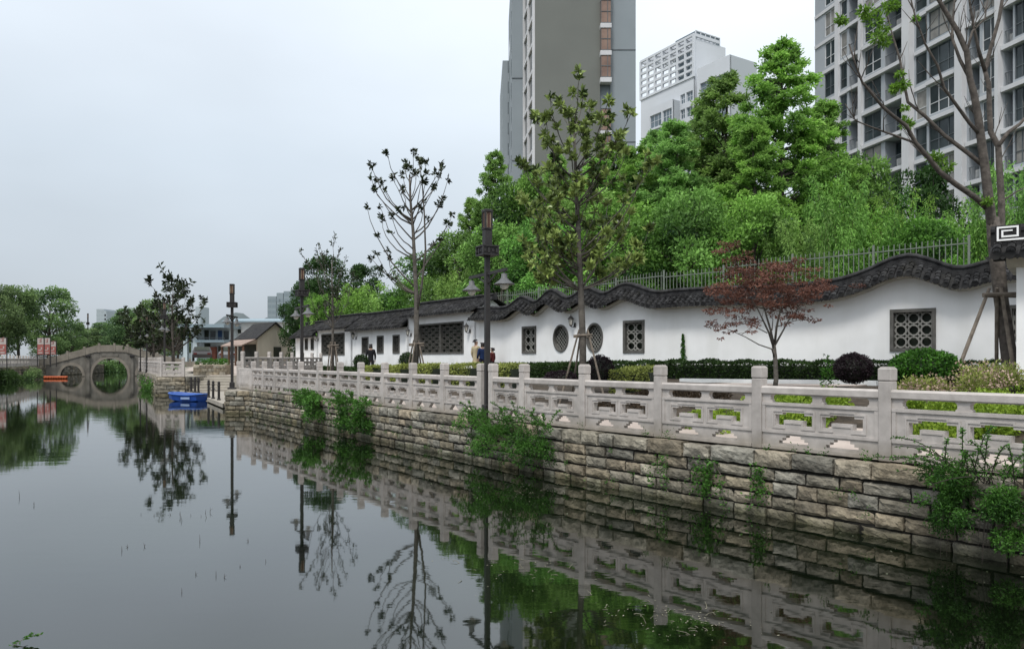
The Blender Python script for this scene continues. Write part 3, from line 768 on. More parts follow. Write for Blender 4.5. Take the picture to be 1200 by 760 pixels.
def lattice_lines(kind, nu, nz):
    """bars in the unit square"""
    L = []
    if kind == 'octagon':          # octagons joined by short diagonals
        for i in range(nu):
            for j in range(nz):
                x0, y0, dx, dy = i / nu, j / nz, 1 / nu, 1 / nz
                q = 0.34
                pts = [(q, 0.09), (1 - q, 0.09), (0.91, q), (0.91, 1 - q), (1 - q, 0.91), (q, 0.91), (0.09, 1 - q), (0.09, q)]
                pts = [(x0 + a * dx, y0 + b_ * dy) for a, b_ in pts]
                for k in range(8): L.append((pts[k], pts[(k + 1) % 8]))
                for (a, b_, c, d) in ((.5, .09, .5, 0), (.5, .91, .5, 1), (.09, .5, 0, .5), (.91, .5, 1, .5)):
                    L.append(((x0 + a * dx, y0 + b_ * dy), (x0 + c * dx, y0 + d * dy)))
                for (a, b_, c, d) in ((.215, .215, 0, 0), (.785, .215, 1, 0), (.785, .785, 1, 1), (.215, .785, 0, 1)):
                    L.append(((x0 + a * dx, y0 + b_ * dy), (x0 + c * dx, y0 + d * dy)))
    elif kind == 'diamond':
        k = nu
        for i in range(-nz, nu + 1):
            for sgn in (1, -1):
                p = []
                for t in np.linspace(0, 1, 2):
                    p.append((i / k + t * nz / k if sgn == 1 else (i + nz) / k - t * nz / k, t))
                (xa, ya), (xb, yb) = p
                pts = []
                for (x_, y_) in p: pts.append((x_, y_))
                # clip in x
                def clip(pa, pb):
                    (x0, y0), (x1, y1) = pa, pb
                    if x0 == x1: return None
                    t0, t1 = (0 - x0) / (x1 - x0), (1 - x0) / (x1 - x0)
                    lo, hi = max(0, min(t0, t1)), min(1, max(t0, t1))
                    if hi - lo < .02: return None
                    return ((x0 + (x1 - x0) * lo, y0 + (y1 - y0) * lo), (x0 + (x1 - x0) * hi, y0 + (y1 - y0) * hi))
                c = clip(*pts)
                if c: L.append(c)
    else:                           # grid with offset bars
        for i in range(1, nu): L.append(((i / nu, 0), (i / nu, 1)))
        for j in range(1, nz):
            L.append(((0, j / nz), (1, j / nz)))
        for i in range(nu):
            for j in range(nz):
                x0, y0, dx, dy = i / nu, j / nz, 1 / nu, 1 / nz
                if (i + j) % 2 == 0:
                    m_ = [(.5, .15), (.85, .5), (.5, .85), (.15, .5)]
                    for k in range(4): L.append(((x0 + m_[k][0] * dx, y0 + m_[k][1] * dy), (x0 + m_[(k + 1) % 4][0] * dx, y0 + m_[(k + 1) % 4][1] * dy)))
    return L

def lattice_window(root, cv, sc, zc, w, h, kind='octagon', nu=3, nz=3, round_=False, frame=0.09, m=None, bar=0.026, mull=0):
    def pt(u, wv, z):
        s = sc + u; p = cv.at(s); q = cv.nrm(s); return Vector((p.x + q.x * wv, p.y + q.y * wv, z))
    fr, la = MB(), MB()
    if not round_:
        for (a, b_, c, d) in ((-w / 2, w / 2, h / 2 - frame, h / 2), (-w / 2, w / 2, -h / 2, -h / 2 + frame), (-w / 2, -w / 2 + frame, -h / 2 + frame, h / 2 - frame), (w / 2 - frame, w / 2, -h / 2 + frame, h / 2 - frame)):
            o = 0.035
            fr.hexa([pt(a, o, zc + c), pt(b_, o, zc + c), pt(b_, -.2, zc + c), pt(a, -.2, zc + c), pt(a, o, zc + d), pt(b_, o, zc + d), pt(b_, -.2, zc + d), pt(a, -.2, zc + d)])
        if mull: fr.hexa([pt(-.04, .02, zc - h / 2 + frame), pt(.04, .02, zc - h / 2 + frame), pt(.04, -.15, zc - h / 2 + frame), pt(-.04, -.15, zc - h / 2 + frame), pt(-.04, .02, zc + h / 2 - frame), pt(.04, .02, zc + h / 2 - frame), pt(.04, -.15, zc + h / 2 - frame), pt(-.04, -.15, zc + h / 2 - frame)])
    else:
        k = 32; rings = []
        for i in range(k + 1):
            a = 2 * math.pi * i / k; ca, sa = math.cos(a), math.sin(a)
            r0, r1 = w / 2, w / 2 - frame
            rings.append([pt(r0 * ca, .035, zc + r0 * sa * h / w), pt(r1 * ca, .035, zc + r1 * sa * h / w), pt(r1 * ca, -.2, zc + r1 * sa * h / w), pt(r0 * ca, -.2, zc + r0 * sa * h / w)])
        fr.loft(rings, caps=False)
    f = fr.build('window', M_winframe, root)
    wi, hi = w - 2 * frame, h - 2 * frame
    for (p, q) in lattice_lines(kind, nu, nz):
        p = ((p[0] - .5) * wi, (p[1] - .5) * hi); q = ((q[0] - .5) * wi, (q[1] - .5) * hi)
        if round_:
            r = wi / 2
            segs = []
            N_ = 14; inside = [((p[0] + (q[0] - p[0]) * t / N_), (p[1] + (q[1] - p[1]) * t / N_)) for t in range(N_ + 1)]
            inside = [x for x in inside if (x[0] / r) ** 2 + (x[1] / (hi / 2)) ** 2 < 1.02]
            if len(inside) < 2: continue
            p, q = inside[0], inside[-1]
        la.bar(pt(p[0], -.10, zc + p[1]), pt(q[0], -.10, zc + q[1]), bar, bar, up=cv.nrm(sc))
    la.build('lattice', m or M_lattice, f)
    bk = MB(); bk.add([pt(-w / 2, -.205, zc - h / 2), pt(w / 2, -.205, zc - h / 2), pt(w / 2, -.205, zc + h / 2), pt(-w / 2, -.205, zc + h / 2)], [(0, 1, 2, 3)])
    bk.build('shade_backing', M_dark, f)  # dark panel standing in for the shade behind the lattice

# ---- the garden wall with the undulating roof
EAVE = [(556, 377), (575, 376.5), (597, 375.5), (613, 365), (629, 371), (647, 358), (667, 367.5), (690, 356.5), (708, 363.5), (734, 353), (770, 363), (800, 361.5), (880, 359.5), (954, 357), (992, 351), (1019, 342), (1047, 330), (1070, 326.5), (1094, 333), (1122, 342), (1142, 340), (1163, 334), (1185, 332)]
xs, ys = [], []
for px, py in EAVE[::-1]:
    s = WALL.hit(px); p = WALL.at(s); xs.append(s); ys.append(CAMZ + (HZ - py) * p.y / F + 0.02)
_ez = hermite(xs, ys)
def WZ(s): return _ez(s)
gw = thing('garden_wall', 'white plastered garden wall with an undulating dark tiled roof and lattice windows', 'wall', (4.07, 25.6, 1.0))
def wall_hole(px0, px1, y0, y1):
    a, b = WALL.hit(px1), WALL.hit(px0)
    a, b = min(a, b), max(a, b); p = WALL.at((a + b) / 2)
    return (a, b, CAMZ + (HZ - y1) * p.y / F, CAMZ + (HZ - y0) * p.y / F)
WINS = [('octagon', wall_hole(1043, 1097, 361.5, 411.5), 3, 3, False), ('octagon', wall_hole(730.5, 755.5, 375, 413.5), 2, 3, False), ('diamond', wall_hole(687, 706.8, 378, 413), 5, 6, True),
        ('diamond', wall_hole(648.5, 666.5, 380, 412.5), 5, 6, True), ('octagon', wall_hole(612, 628.5, 382, 414), 2, 3, False), ('octagon', wall_hole(1181, 1200, 357, 398), 2, 3, False)]
holes = []
for k, h, nu, nz, rd in WINS:
    i = 0.03 if not rd else 0.0
    holes.append((h[0] + i, h[1] - i, h[2] + i, h[3] - i))
holed_plaster(gw, WALL, 0.0, WALL.L, 0.4, lambda s: WZ(s) + 0.03, holes)
for k, h, nu, nz, rd in WINS:
    sc, zc, w, hh = (h[0] + h[1]) / 2, (h[2] + h[3]) / 2, h[1] - h[0], h[3] - h[2]
    lattice_window(gw, WALL, sc, zc, w - 0.004, hh - .004, k, nu, nz, rd, frame=0.085 if not rd else 0.06, bar=.036 if not rd else .02)
    if rd:      # plaster corners between the round frame and its square opening
        mb = MB(); k_ = 40; inner, outer = [], []
        for i in range(k_):
            a = 2 * math.pi * i / k_ + math.pi / 4; ca, sa = math.cos(a), math.sin(a); q = max(abs(ca), abs(sa))
            pt = lambda u, z: (lambda p, n: (p.x + n.x * -.002, p.y + n.y * -.002, z))(WALL.at(sc + u), WALL.nrm(sc + u))
            inner.append(pt(w / 2 * .985 * ca, zc + hh / 2 * .985 * sa)); outer.append(pt(w / 2 * ca / q, zc + hh / 2 * sa / q))
        mb.add(inner + outer, [(i, (i + 1) % k_, k_ + (i + 1) % k_, k_ + i) for i in range(k_)])
        mb.build('window_surround', M_white, gw)
mb = MB(); rings = []
n = 120
for i in range(n + 1):
    s = WALL.L * i / n; p, q = WALL.at(s), WALL.nrm(s); z = WZ(s)
    rings.append([(p.x + q.x * w, p.y + q.y * w, z + dz) for (w, dz) in ((-.1, -.01), (0.07, -.01), (0.16, 0.035), (0.16, 0.07), (-.1, 0.07))])
mb.loft(rings); mb.build('cornice', M_cornice, gw)
tile_roof(gw, WALL, 0.0, WALL.L, lambda s: WZ(s) + 0.04, rise=0.34, out=0.42, step=0.205, seg=4, ridge_h=0.22)

# ---- the white galleries with straight roofs further left
def gallery(px0, px1, s0, s1, ze, zr, wins, label, depth=3.5):
    p0 = HL.at(s0)
    h = thing('gallery_house', label, 'house', (p0.x, p0.y, 0.9))
    hol, ws = [], []
    for (a, b, y0, y1, kind, nu, nz, mull) in wins:
        sa, sb = HL.hit(b), HL.hit(a); sa, sb = min(sa, sb), max(sa, sb)
        Y = HL.at((sa + sb) / 2).y; z0, z1 = CAMZ + (HZ - y1) * Y / F, CAMZ + (HZ - y0) * Y / F
        hol.append((sa + .02, sb - .02, z0 + .02, z1 - .02)); ws.append((sa, sb, z0, z1, kind, nu, nz, mull))
    seg = Curve2([HL.at(s0), HL.at(s1)])
    hol = [(a - s0, b - s0, c, d) for a, b, c, d in hol]
    holed_plaster(h, seg, 0, seg.L, 0.4, lambda s: ze + .05, hol)
    for (sa, sb, z0, z1, kind, nu, nz, mull) in ws:
        lattice_window(h, seg, (sa + sb) / 2 - s0, (z0 + z1) / 2, sb - sa - .004, z1 - z0 - .004, kind, nu, nz, frame=0.08, m=M_lattice2 if kind == 'grid' else None, mull=mull)
    # gable ends and back
    q = seg.nrm(0); t = seg.tan(seg.L / 2)
    rb = 1.1
    for s in (0.0, seg.L):
        p = seg.at(s); mb = MB()
        A, Bk = p + q * 0.0, p - q * (2 * rb - .6)
        poly = [(A.x, A.y, 0.4), (Bk.x, Bk.y, 0.4), (Bk.x, Bk.y, ze + .05), (p.x - q.x * (rb - .3), p.y - q.y * (rb - .3), zr - .0), (A.x, A.y, ze + .05)]
        e = t * (0.12 if s == 0 else -0.12)
        mb.add([(x + e.x * -.03, y + e.y * -.03, z) for x, y, z in poly] + [(x + e.x, y + e.y, z) for x, y, z in poly], [(0, 1, 2, 3, 4), (9, 8, 7, 6, 5)] + [(i, i + 5, (i + 1) % 5 + 5, (i + 1) % 5) for i in range(5)])
        mb.build('gable', M_white, h)
    ex = 0.32 if s0 == 0 else 0.06
    rseg = Curve2([seg.p[0] - t * ex, seg.p[1] + t * 0.05])
    tile_roof(h, rseg, 0, rseg.L, lambda s: ze + 0.02, rise=zr - ze, out=0.42, step=0.24, seg=5, rback=rb - .3, ridge_h=0.20)
    return h
sA, sB, sC, sD = HL.hit(478), HL.hit(412), HL.hit(372), HL.hit(346)
gallery(478, 558, 0.0, sA, 4.02, 4.62, [(491, 543.5, 378, 414.5, 'grid', 12, 9, 1)], 'white gallery house with a wide double lattice window next to the undulating wall')
gallery(412, 478, sA + .01, sB, 3.55, 4.40, [(460.5, 468.5, 392, 414, 'grid', 4, 8, 0), (442, 449.7, 393, 414, 'grid', 4, 8, 0), (424.3, 432, 394.5, 414.5, 'grid', 4, 8, 0)], 'low white gallery house with three narrow lattice windows')
gallery(372, 412, sB + .01, sC, 3.72, 4.45, [(377, 404, 390.5, 416, 'grid', 9, 8, 0)], 'white gallery house with one large dark window behind the small twiggy tree')
gallery(346, 372, sC + .01, sD, 3.35, 4.25, [(364.5, 368, 396, 410, 'grid', 2, 6, 0), (357.5, 361, 396.5, 410, 'grid', 2, 6, 0)], 'farthest low white gallery house beside the tan gabled house')

# ---- gate block at the right edge
g0 = P(1191, 420, 15.0); gd = Vector((0.80, -0.60, 0))
GC = Curve2([Vector((g0.x, g0.y, 0)), Vector((g0.x, g0.y, 0)) + gd * 4.5])
# walk it the other way so that its outward side faces the canal
GC = Curve2([GC.p[1], GC.p[0]])
gt = thing('gate_block', 'white gate block with dark tiled eave and a white square spiral ornament', 'gate', (g0.x, g0.y, 1.0))
ge = 3.78
holed_plaster(gt, GC, 0, GC.L, 0.4, lambda s: ge, [], thick=1.6)
mb = MB(); rings = []
for s in (-0.0, GC.L + 0.0):
    p, q = GC.at(s), GC.nrm(s); tg = GC.tan(GC.L / 2); e = tg * (0.15 if s > 1 else 0)
    rings.append([(p.x + e.x + q.x * w, p.y + e.y + q.y * w, ge + dz) for (w, dz) in ((-1.6, .0), (0.06, .0), (0.22, 0.10), (0.30, 0.16), (-1.6, 0.16))])
mb.loft(rings); mb.build('cornice', M_cornice, gt)
tgd = GC.tan(GC.L / 2)
GR = Curve2([GC.p[0], GC.p[1] + tgd * 0.42])
tile_roof(gt, GR, 0, GR.L, lambda s: ge + 0.16, rise=0.30, out=0.48, step=0.24, seg=3, ridge_h=0.34, rr=0.085)
mb = MB(); p = GC.p[1] + tgd * 0.3; nrm = GC.nrm(0)
# square spiral ornament in white plaster on the end of the ridge
oc = P(1181, 273.5, 14.55); u = -gd; 
def orn(x0, x1, z0, z1, m_, w=0.03):
    c = [oc + u * (-x0) + Vector((0, 0, z0)), oc + u * (-x1) + Vector((0, 0, z0)), oc + u * (-x1) + Vector((0, 0, z1)), oc + u * (-x0) + Vector((0, 0, z1))]
    m_.hexa([c[0] + nrm * w, c[1] + nrm * w, c[1] - nrm * .03, c[0] - nrm * .03, c[3] + nrm * w, c[2] + nrm * w, c[2] - nrm * .03, c[3] - nrm * .03])
om, ob = MB(), MB(); t_ = 0.032; hw, hh_ = 0.175, 0.135
orn(-hw - .03, hw + .03, -hh_ - .02, hh_ + .02, ob, 0.012)
orn(-hw, hw, hh_ - t_, hh_, om); orn(-hw, -hw + t_, -hh_, hh_ - t_, om); orn(-hw + t_, hw + 0.14, -hh_, -hh_ + t_, om)
orn(hw - t_, hw, -hh_ + 2 * t_, hh_ - t_, om); orn(-hw + 2 * t_ + .01, hw - t_, -hh_ + 2 * t_, -hh_ + 3 * t_, om)
orn(-hw + 2 * t_ + .01, -hw + 3 * t_ + .01, -hh_ + 3 * t_, hh_ - 2 * t_ - .005, om); orn(-hw + 3 * t_ + .01, hw - 3 * t_, hh_ - 3 * t_, hh_ - 2 * t_ - .005, om)
om.build('spiral_ornament', M_white, gt); ob.build('ornament_back', M_tile, gt)

# ---- metal fence on the slope behind the wall
fc = Curve2(resample([(11.9, 20.0), (8.3, 24.0), (5.3, 27.4), (2.8, 30.9), (0.4, 34.4), (-1.6, 37.3)], 0.3))
fe = thing('metal_fence', 'grey metal bar fence standing behind the undulating wall', 'fence', (fc.p[0].x, fc.p[0].y, 4.0))
npan = 9
for k in range(npan):
    a, b = fc.L * k / npan, fc.L * (k + 1) / npan
    zt = 5.05 + (0.12 if k < 3 else (0.0 if k % 2 else 0.05))
    pa = fc.at(a); mb = MB(); mb.box((pa.x, pa.y, zt - .9), (0.05, 0.05, 1.9), 0.8); mb.build('fence_post', M_fence, fe)
    mb = MB(); nb = int((b - a) / 0.145)
    pp, qq = fc.at(a + .05), fc.at(b - .05)
    for zz in (zt - 0.16, zt - 0.95): mb.bar((pp.x, pp.y, zz), (qq.x, qq.y, zz), 0.028, 0.03)
    for i in range(nb):
        p = pp.lerp(qq, (i + .5) / nb); mb.bar((p.x, p.y, zt - 1.6), (p.x, p.y, zt), 0.019)
    mb.build('bar_panel', M_fence, fe)
# ================================================================== lamp posts
def make_lamp(label, x, y, z, arm_dir, h=4.22, group='street lamps along the canal'):
    r = thing('street_lamp', label, 'street lamp', (x, y, z), group)
    rz = math.atan2(arm_dir[1], arm_dir[0]); a = Vector((arm_dir[0], arm_dir[1], 0)).normalized(); b_ = Vector((-a.y, a.x, 0)); o = Vector((x, y, z))
    mb = MB(); mb.box((x, y, z + .03), (.30, .30, .06), rz, bev=.01); mb.box((x, y, z + .16), (.17, .17, .22), rz, bev=.01)
    mb.box((x, y, z + 1.75), (.098, .098, 3.5), rz, bev=.008); mb.build('pole', M_iron, r)
    mb = MB(); c = o + Vector((0, 0, 2.92)); mb.bar(c - a * .88, c + a * .88, .045, .06)
    mb.bar(c - a * .5 - Vector((0, 0, .0)), c - Vector((0, 0, .22)), .025); mb.bar(c + a * .5, c - Vector((0, 0, .22)), .025)
    mb.build('cross_arm', M_iron, r)
    for s in (-1, 1):
        q = c + a * (.78 * s)
        mb = MB(); mb.lathe(q, [(.012, 0), (.012, -.07), (.055, -.075), (.062, -.16), (.075, -.17), (.10, -.20), (.15, -.24), (.205, -.275), (.205, -.287), (.145, -.255), (.09, -.22)], n=18, caps=False)
        sh = mb.build('lamp_shade', M_shade, r, smooth=True)
        mb = MB(); mb.lathe(q, [(.085, -.215), (.088, -.30), (.075, -.345), (.04, -.375), (.004, -.382)], n=14); mb.build('globe', M_bulb, sh, smooth=True)
    # fretwork box, dark housing and rusty lantern
    mb = MB(); zb = z + 3.28
    mb.box((x, y, zb + .015), (.36, .36, .03), rz); mb.box((x, y, zb + .19), (.36, .36, .03), rz)
    for q in (-1, 1):
        for w in (-1, 1):
            p = o + a * (.165 * q) + b_ * (.165 * w); mb.box((p.x, p.y, zb + .1), (.03, .03, .16), rz)
        for k in range(4):
            u = -.135 + .09 * k
            p = o + b_ * (.17 * q) + a * u; mb.box((p.x, p.y, zb + .10), (.05, .014, .10 if k % 2 else .05), rz)
            p = o + a * (.17 * q) + b_ * u; mb.box((p.x, p.y, zb + .10), (.014, .05, .10 if k % 2 else .05), rz)
    mb.box((x, y, zb + .1), (.30, .30, .15), rz)
    mb.build('fretwork_box', M_iron, r)
    mb = MB(); mb.box((x, y, z + 3.64), (.155, .155, .34), rz, bev=.008); mb.box((x, y, z + 3.83), (.18, .18, .03), rz)
    mb.box((x, y, z + 4.19), (.175, .175, .06), rz, bev=.01)
    for q in (-1, 1):
        for w in (-1, 1):
            p = o + a * (.068 * q) + b_ * (.068 * w); mb.box((p.x, p.y, z + 4.0), (.03, .03, .34), rz)
    mb.build('lantern_frame', M_iron, r)
    mb = MB(); mb.box((x, y, z + 4.0), (.125, .125, .33), rz); mb.build('lantern_glass', M_amber, r)
    mb = MB()
    for q in (-1, 1):
        p = o + b_ * (.067 * q); mb.box((p.x, p.y, z + 4.0), (.05, .012, .33), rz)
        p = o + a * (.067 * q); mb.box((p.x, p.y, z + 4.0), (.012, .05, .33), rz)
    mb.build('rust_strip', M_rust, r)
    return r
lp0 = (POSTS[gap] + POSTS[gap + 1]) / 2 if False else gpt(571, 489.3, RZ)
lamp = make_lamp('tall black street lamp with rusty lantern standing in the railing gap', lp0.x, lp0.y, RZ, (0.45, -0.89))
def lamp_copy(label, x, y, z, rz=0.0):
    c = copy_tree(lamp); c.location = (x, y, z); c.rotation_euler = (0, 0, rz); c['label'] = label; return c
p = P(355.5, 420, 25.6); lamp_copy('black street lamp behind the railing left of the twiggy tree', p.x - .05, p.y, RZ, 0.05)
p = P(272, 420, 30.9); lamp_copy('black street lamp on the stone corner beside the boat dock', p.x, p.y, 0.78, -0.35)
p = P(192.8, 420, 43.6); lamp_copy('black street lamp at the end of the far bank railing behind the boat', p.x, p.y, 0.97, -0.2)
p = P(172, 420, 56.0); lamp_copy('black street lamp on the far bank, right one of the pair near the bridge', p.x, p.y, 0.97)
p = P(164.5, 420, 61.0); lamp_copy('black street lamp on the far bank, left one of the pair near the bridge', p.x, p.y, 0.97)
p = P(103, 420, 112.0); c = lamp_copy('taller thin street lamp rising above the trees behind the bridge', p.x, p.y, 1.2); c.scale = (1.2, 1.2, 1.75)
p = P(96, 420, 125.0); c = lamp_copy('shorter thin street lamp behind the bridge', p.x, p.y, 1.2); c.scale = (1.2, 1.2, 1.6)

# wall lanterns
def wall_lantern(label, cv, s, zc, first=[None]):
    p, q = cv.at(s), cv.nrm(s)
    if first[0] is not None:
        c = copy_tree(first[0]); c.location = (p.x, p.y, zc); c['label'] = label
        c.rotation_euler = (0, 0, math.atan2(q.y, q.x) - first[1]); return c
    r = thing('wall_lantern', label, 'lantern', (p.x, p.y, zc), 'small black lanterns on the white walls'); o = Vector((p.x, p.y, zc))
    mb = MB(); mb.bar(o + q * .0 + Vector((0, 0, -.05)), o + q * .03 + Vector((0, 0, -.05)), .09, .16); mb.tube([o + Vector((0, 0, -.05)), o + q * .10 + Vector((0, 0, -.14)), o + q * .19 + Vector((0, 0, -.12)), o + q * .20 + Vector((0, 0, -.05))], .012)
    mb.build('bracket', M_iron, r)
    c = o + q * .20
    mb = MB(); mb.lathe(c, [(.05, -.06), (.09, .16), (.085, .165), (.045, -.055)], n=6); mb.build('lantern_body', M_bulb, r)
    mb = MB(); mb.lathe(c, [(.12, .15), (.115, .175), (.05, .25), (.02, .26), (.015, .31), (.004, .32)], n=6)
    for k in range(6):
        a = math.pi / 3 * k; u = Vector((math.cos(a), math.sin(a), 0)); mb.bar(c + u * .052 + Vector((0, 0, -.06)), c + u * .093 + Vector((0, 0, .16)), .012)
    mb.lathe(c, [(.03, -.10), (.058, -.06), (.05, -.05)], n=6); mb.build('lantern_frame', M_iron, r)
    first[0] = r; first.append(math.atan2(q.y, q.x)); return r
for px, py, lb in ((674, 379, 'small black wall lantern between the two round windows'), (881, 352, 'small black wall lantern behind the red maple')):
    s = WALL.hit(px); wall_lantern(lb, WALL, s, CAMZ + (HZ - py) * WALL.at(s).y / F)
for px, py, lb in ((551, 386.5, 'small black wall lantern right of the wide double lattice window'), (482, 391, 'small black wall lantern left of the wide double lattice window'), (417.5, 395, 'small black wall lantern left of the three narrow windows'), (373, 397, 'small black wall lantern left of the large dark window')):
    s = HL.hit(px); wall_lantern(lb, HL, s, CAMZ + (HZ - py) * HL.at(s).y / F)

# ================================================================== landing: dock, bollards, boat, steps, planter
mb = MB(); dock = [(-11.9, 31.6), (-14.45, 36.4), (-16.6, 42.3), (-18.3, 43.2), (-18.3, 46.6), (-12.6, 46.6), (-12.3, 36.0)]
mb.prism(dock, -0.02, 0.15)
dk = thing('boat_dock', 'low pale stone boat dock with black bollards at the foot of the steps', 'dock', (-14.5, 40, 0.0))
mb.build('deck', M_concrete, dk)
mb = MB()
for (x, y) in ((-12.2, 33), (-14.0, 36.5), (-16.2, 42)): mb.box((x, y, -.45), (.3, .3, .84))
mb.build('pier', M_concrete, dk)
bol = thing('bollard', 'short black bollard of the chain row along the boat dock', 'bollard', (-13, 34, .15), 'black bollards along the dock edge')
mb = MB(); o = ORG[bol.name]
mb.lathe(o, [(.085, 0), (.085, .05), (.055, .07), (.055, .62), (.07, .64), (.07, .68), (.05, .70), (.06, .76), (.05, .82), (.0, .84)], n=12); mb.build('post', M_iron, bol)
BP = [(257, 34.3), (250.3, 35.4), (245, 36.6), (233, 41.6), (229, 42.2), (224.5, 42.8), (220, 43.4), (216.3, 44.0)]
bp3 = [P(px, 420, Y) for px, Y in BP]
for i, p in enumerate(bp3):
    c = bol if i == 0 else copy_tree(bol)
    c.location = (p.x - .02, p.y, .15)
mb = MB()
for grp in ((0, 1, 2), (3, 4, 5, 6, 7)):
    for i, j in zip(grp, grp[1:]):
        a, b_ = bp3[i], bp3[j]; pts = []
        for k in range(9):
            t = k / 8; q = a.lerp(b_, t); pts.append((q.x, q.y, .15 + .6 - .22 * 4 * t * (1 - t)))
        mb.tube(pts, .014, n=5)
tag(mb.build('bollard_chain', M_iron), 'thin black chain hanging between the dock bollards', 'chain')

M_boat = mat('blue_hull', (0.012, 0.065, 0.31), (0.010, 0.045, 0.22), scale=2, rough=0.35, spec=0.5)
M_boat2 = mat('blue_deck', (0.025, 0.11, 0.42), (0.02, 0.08, 0.32), scale=2, rough=0.4, spec=0.5)
M_label = mat('pale_label', (0.25, 0.33, 0.48), (0.18, 0.25, 0.42), scale=3, rough=0.5)
bo = Vector((-15.85, 37.5, WATER))
bt = thing('rowing_boat', 'small blue plastic boat moored at the dock', 'boat', tuple(bo))
ax = Vector((0.96, -0.28, 0)).normalized(); ay = Vector((-ax.y, ax.x, 0))
def bp_(u, w, z): return bo + ax * u + ay * w + Vector((0, 0, z))
rings = []; rim = []
for u, hw, zb, zt in ((-.98, .12, .22, .50), (-.85, .36, .10, .48), (-.55, .52, .0, .44), (0, .60, -.06, .40), (.5, .58, -.06, .39), (.86, .50, -.02, .42), (.90, .48, .0, .42)):
    rings.append([bp_(u, -hw, zt), bp_(u, -hw * .88, zb + .08), bp_(u, -hw * .55, zb), bp_(u, hw * .55, zb), bp_(u, hw * .88, zb + .08), bp_(u, hw, zt)]); rim.append((u, hw, zt))
mb = MB(); mb.loft(rings, closed=True); mb.build('hull', M_boat, bt, smooth=False)
mb = MB()
for s in (-1, 1):
    mb.tube([bp_(u, s * hw, zt) for u, hw, zt in rim], .05, n=6)
mb.tube([bp_(-.98, -.12, .5), bp_(-.98, .12, .5)], .05); mb.tube([bp_(.9, -.48, .42), bp_(.9, .48, .42)], .05)
mb.build('gunwale', M_boat2, bt, smooth=True)
mb = MB()
for u in (-.45, .15, .65): mb.bar(bp_(u, -.5, .36), bp_(u, .5, .36), .22, .05)
mb.build('bench', M_boat2, bt)
mb = MB(); mb.hexa([bp_(.1, -.628, .14), bp_(.62, -.618, .14), bp_(.62, -.60, .14), bp_(.1, -.61, .14), bp_(.1, -.628, .27), bp_(.62, -.618, .27), bp_(.62, -.60, .27), bp_(.1, -.61, .27)]); mb.build('number_plate', M_label, bt); bt.scale = (.95, .95, .8)

st = thing('stone_steps', 'broad pale stone steps climbing from the dock to the plaza', 'steps', (-15.5, 44, .15))
mb = MB(); ns = 6
for i in range(ns):
    z0 = .13 + (1.0 - .15) * i / ns; y0 = 43.4 + 3.0 * i / ns
    x0 = -18.28
    zt_ = .15 + (1.0 - .15) * (i + 1) / ns; mb.box(((x0 - 12.35 + .003 * i) / 2, (y0 + 46.55) / 2, (zt_ - .6) / 2), (-12.35 - x0 - .003 * i, 46.55 - y0 - .003 * i, zt_ + .6), bev=.02)
mb.build('treads', M_concrete, st)
pl = thing('stone_planter', 'low stone block planter with green plants at the top of the steps', 'planter', (-17.6, 47.5, 1.0))
stone_mb = MB()
mb = MB(); mb.box((-18.6, 47.9, 1.3), (2.0, 1.4, .66), bev=.03)
for k in range(5):
    for j in range(3): mb.box((-19.4 + .4 * k + (.2 if j % 2 else 0) * .5, 47.19, 1.08 + .21 * j), (.36, .05, .18), bev=.015)
mb.build('planter_box', M_stone, pl)
c_, d_, t_ = clump_leaves([(-19.3 + .35 * i, 47.7 + .2 * (i % 2), 1.75) for i in range(5)], [.33] * 5, 2600, .8)
leaf_object('foliage', c_, d_, .09, .045, t_, L_shrub, pl)

# ================================================================== arched bridge
BY = 90.0; PX = BY / F
br = thing('arched_bridge', 'old stone bridge with one big and two small round arches over the canal', 'bridge', (-47.1, BY, WATER))
deckf = lambda x: float(np.interp(x, [ -62, -56, -53.8, -51.2, -48.7, -47.1, -45.3, -43.7, -41.0, -37.6, -34], [1.45, 1.75, 2.15, 2.85, 3.55, 3.60, 3.55, 3.10, 2.45, 1.8, 1.45]))
ARCH = [(-47.1, 2.1, WATER), (-51.55, 1.25, 0.0), (-42.65, 1.25, 0.0)]
def intr(x):
    for cx_, r, z in ARCH:
        if abs(x - cx_) < r: return z + math.sqrt(max(0, r * r - (x - cx_) ** 2))
    return None
mb = MB(); xs_ = [-62 + .14 * i for i in range(int(28 / .14) + 1)]
for cx_, r, z in ARCH: xs_ += [cx_ - r, cx_ + r]
xs_ = sorted(xs_); y0, y1 = BY, BY + 4.2
for a, b_ in zip(xs_, xs_[1:]):
    m_ = (a + b_) / 2
    ba = bb = -0.8
    if intr(m_) is not None:
        ba = intr(a) if intr(a) is not None else ARCH[0][2]; bb = intr(b_) if intr(b_) is not None else ARCH[0][2]
    ta, tb = deckf(a) - .75, deckf(b_) - .75
    mb.hexa([(a, y0, ba), (b_, y0, bb), (b_, y1, bb), (a, y1, ba), (a, y0, ta), (b_, y0, tb), (b_, y1, tb), (a, y1, ta)])
mb.build('arch_body', M_bridge, br)
for yy in (y0 - .08, y1 - .12):
    mb = MB()
    for a, b_ in zip(xs_[::2], xs_[2::2]):
        mb.hexa([(a, yy, deckf(a) - .78), (b_, yy, deckf(b_) - .78), (b_, yy + .2, deckf(b_) - .78), (a, yy + .2, deckf(a) - .78), (a, yy, deckf(a)), (b_, yy, deckf(b_)), (b_, yy + .2, deckf(b_)), (a, yy + .2, deckf(a))])
    mb.build('parapet', M_bridge2, br)
for x in (-60.2, -58, -55.8, -54.0, -52.0, -50.1, -48.4, -46.6, -45.0, -43.3, -41.3, -39.3, -37.3):
    for yy in (y0 + .02, y1 - .02):
        mb = MB(); mb.box((x, yy, deckf(x) - .3), (.26, .28, 1.05), bev=.03); mb.build('parapet_post', M_bridge2, br)
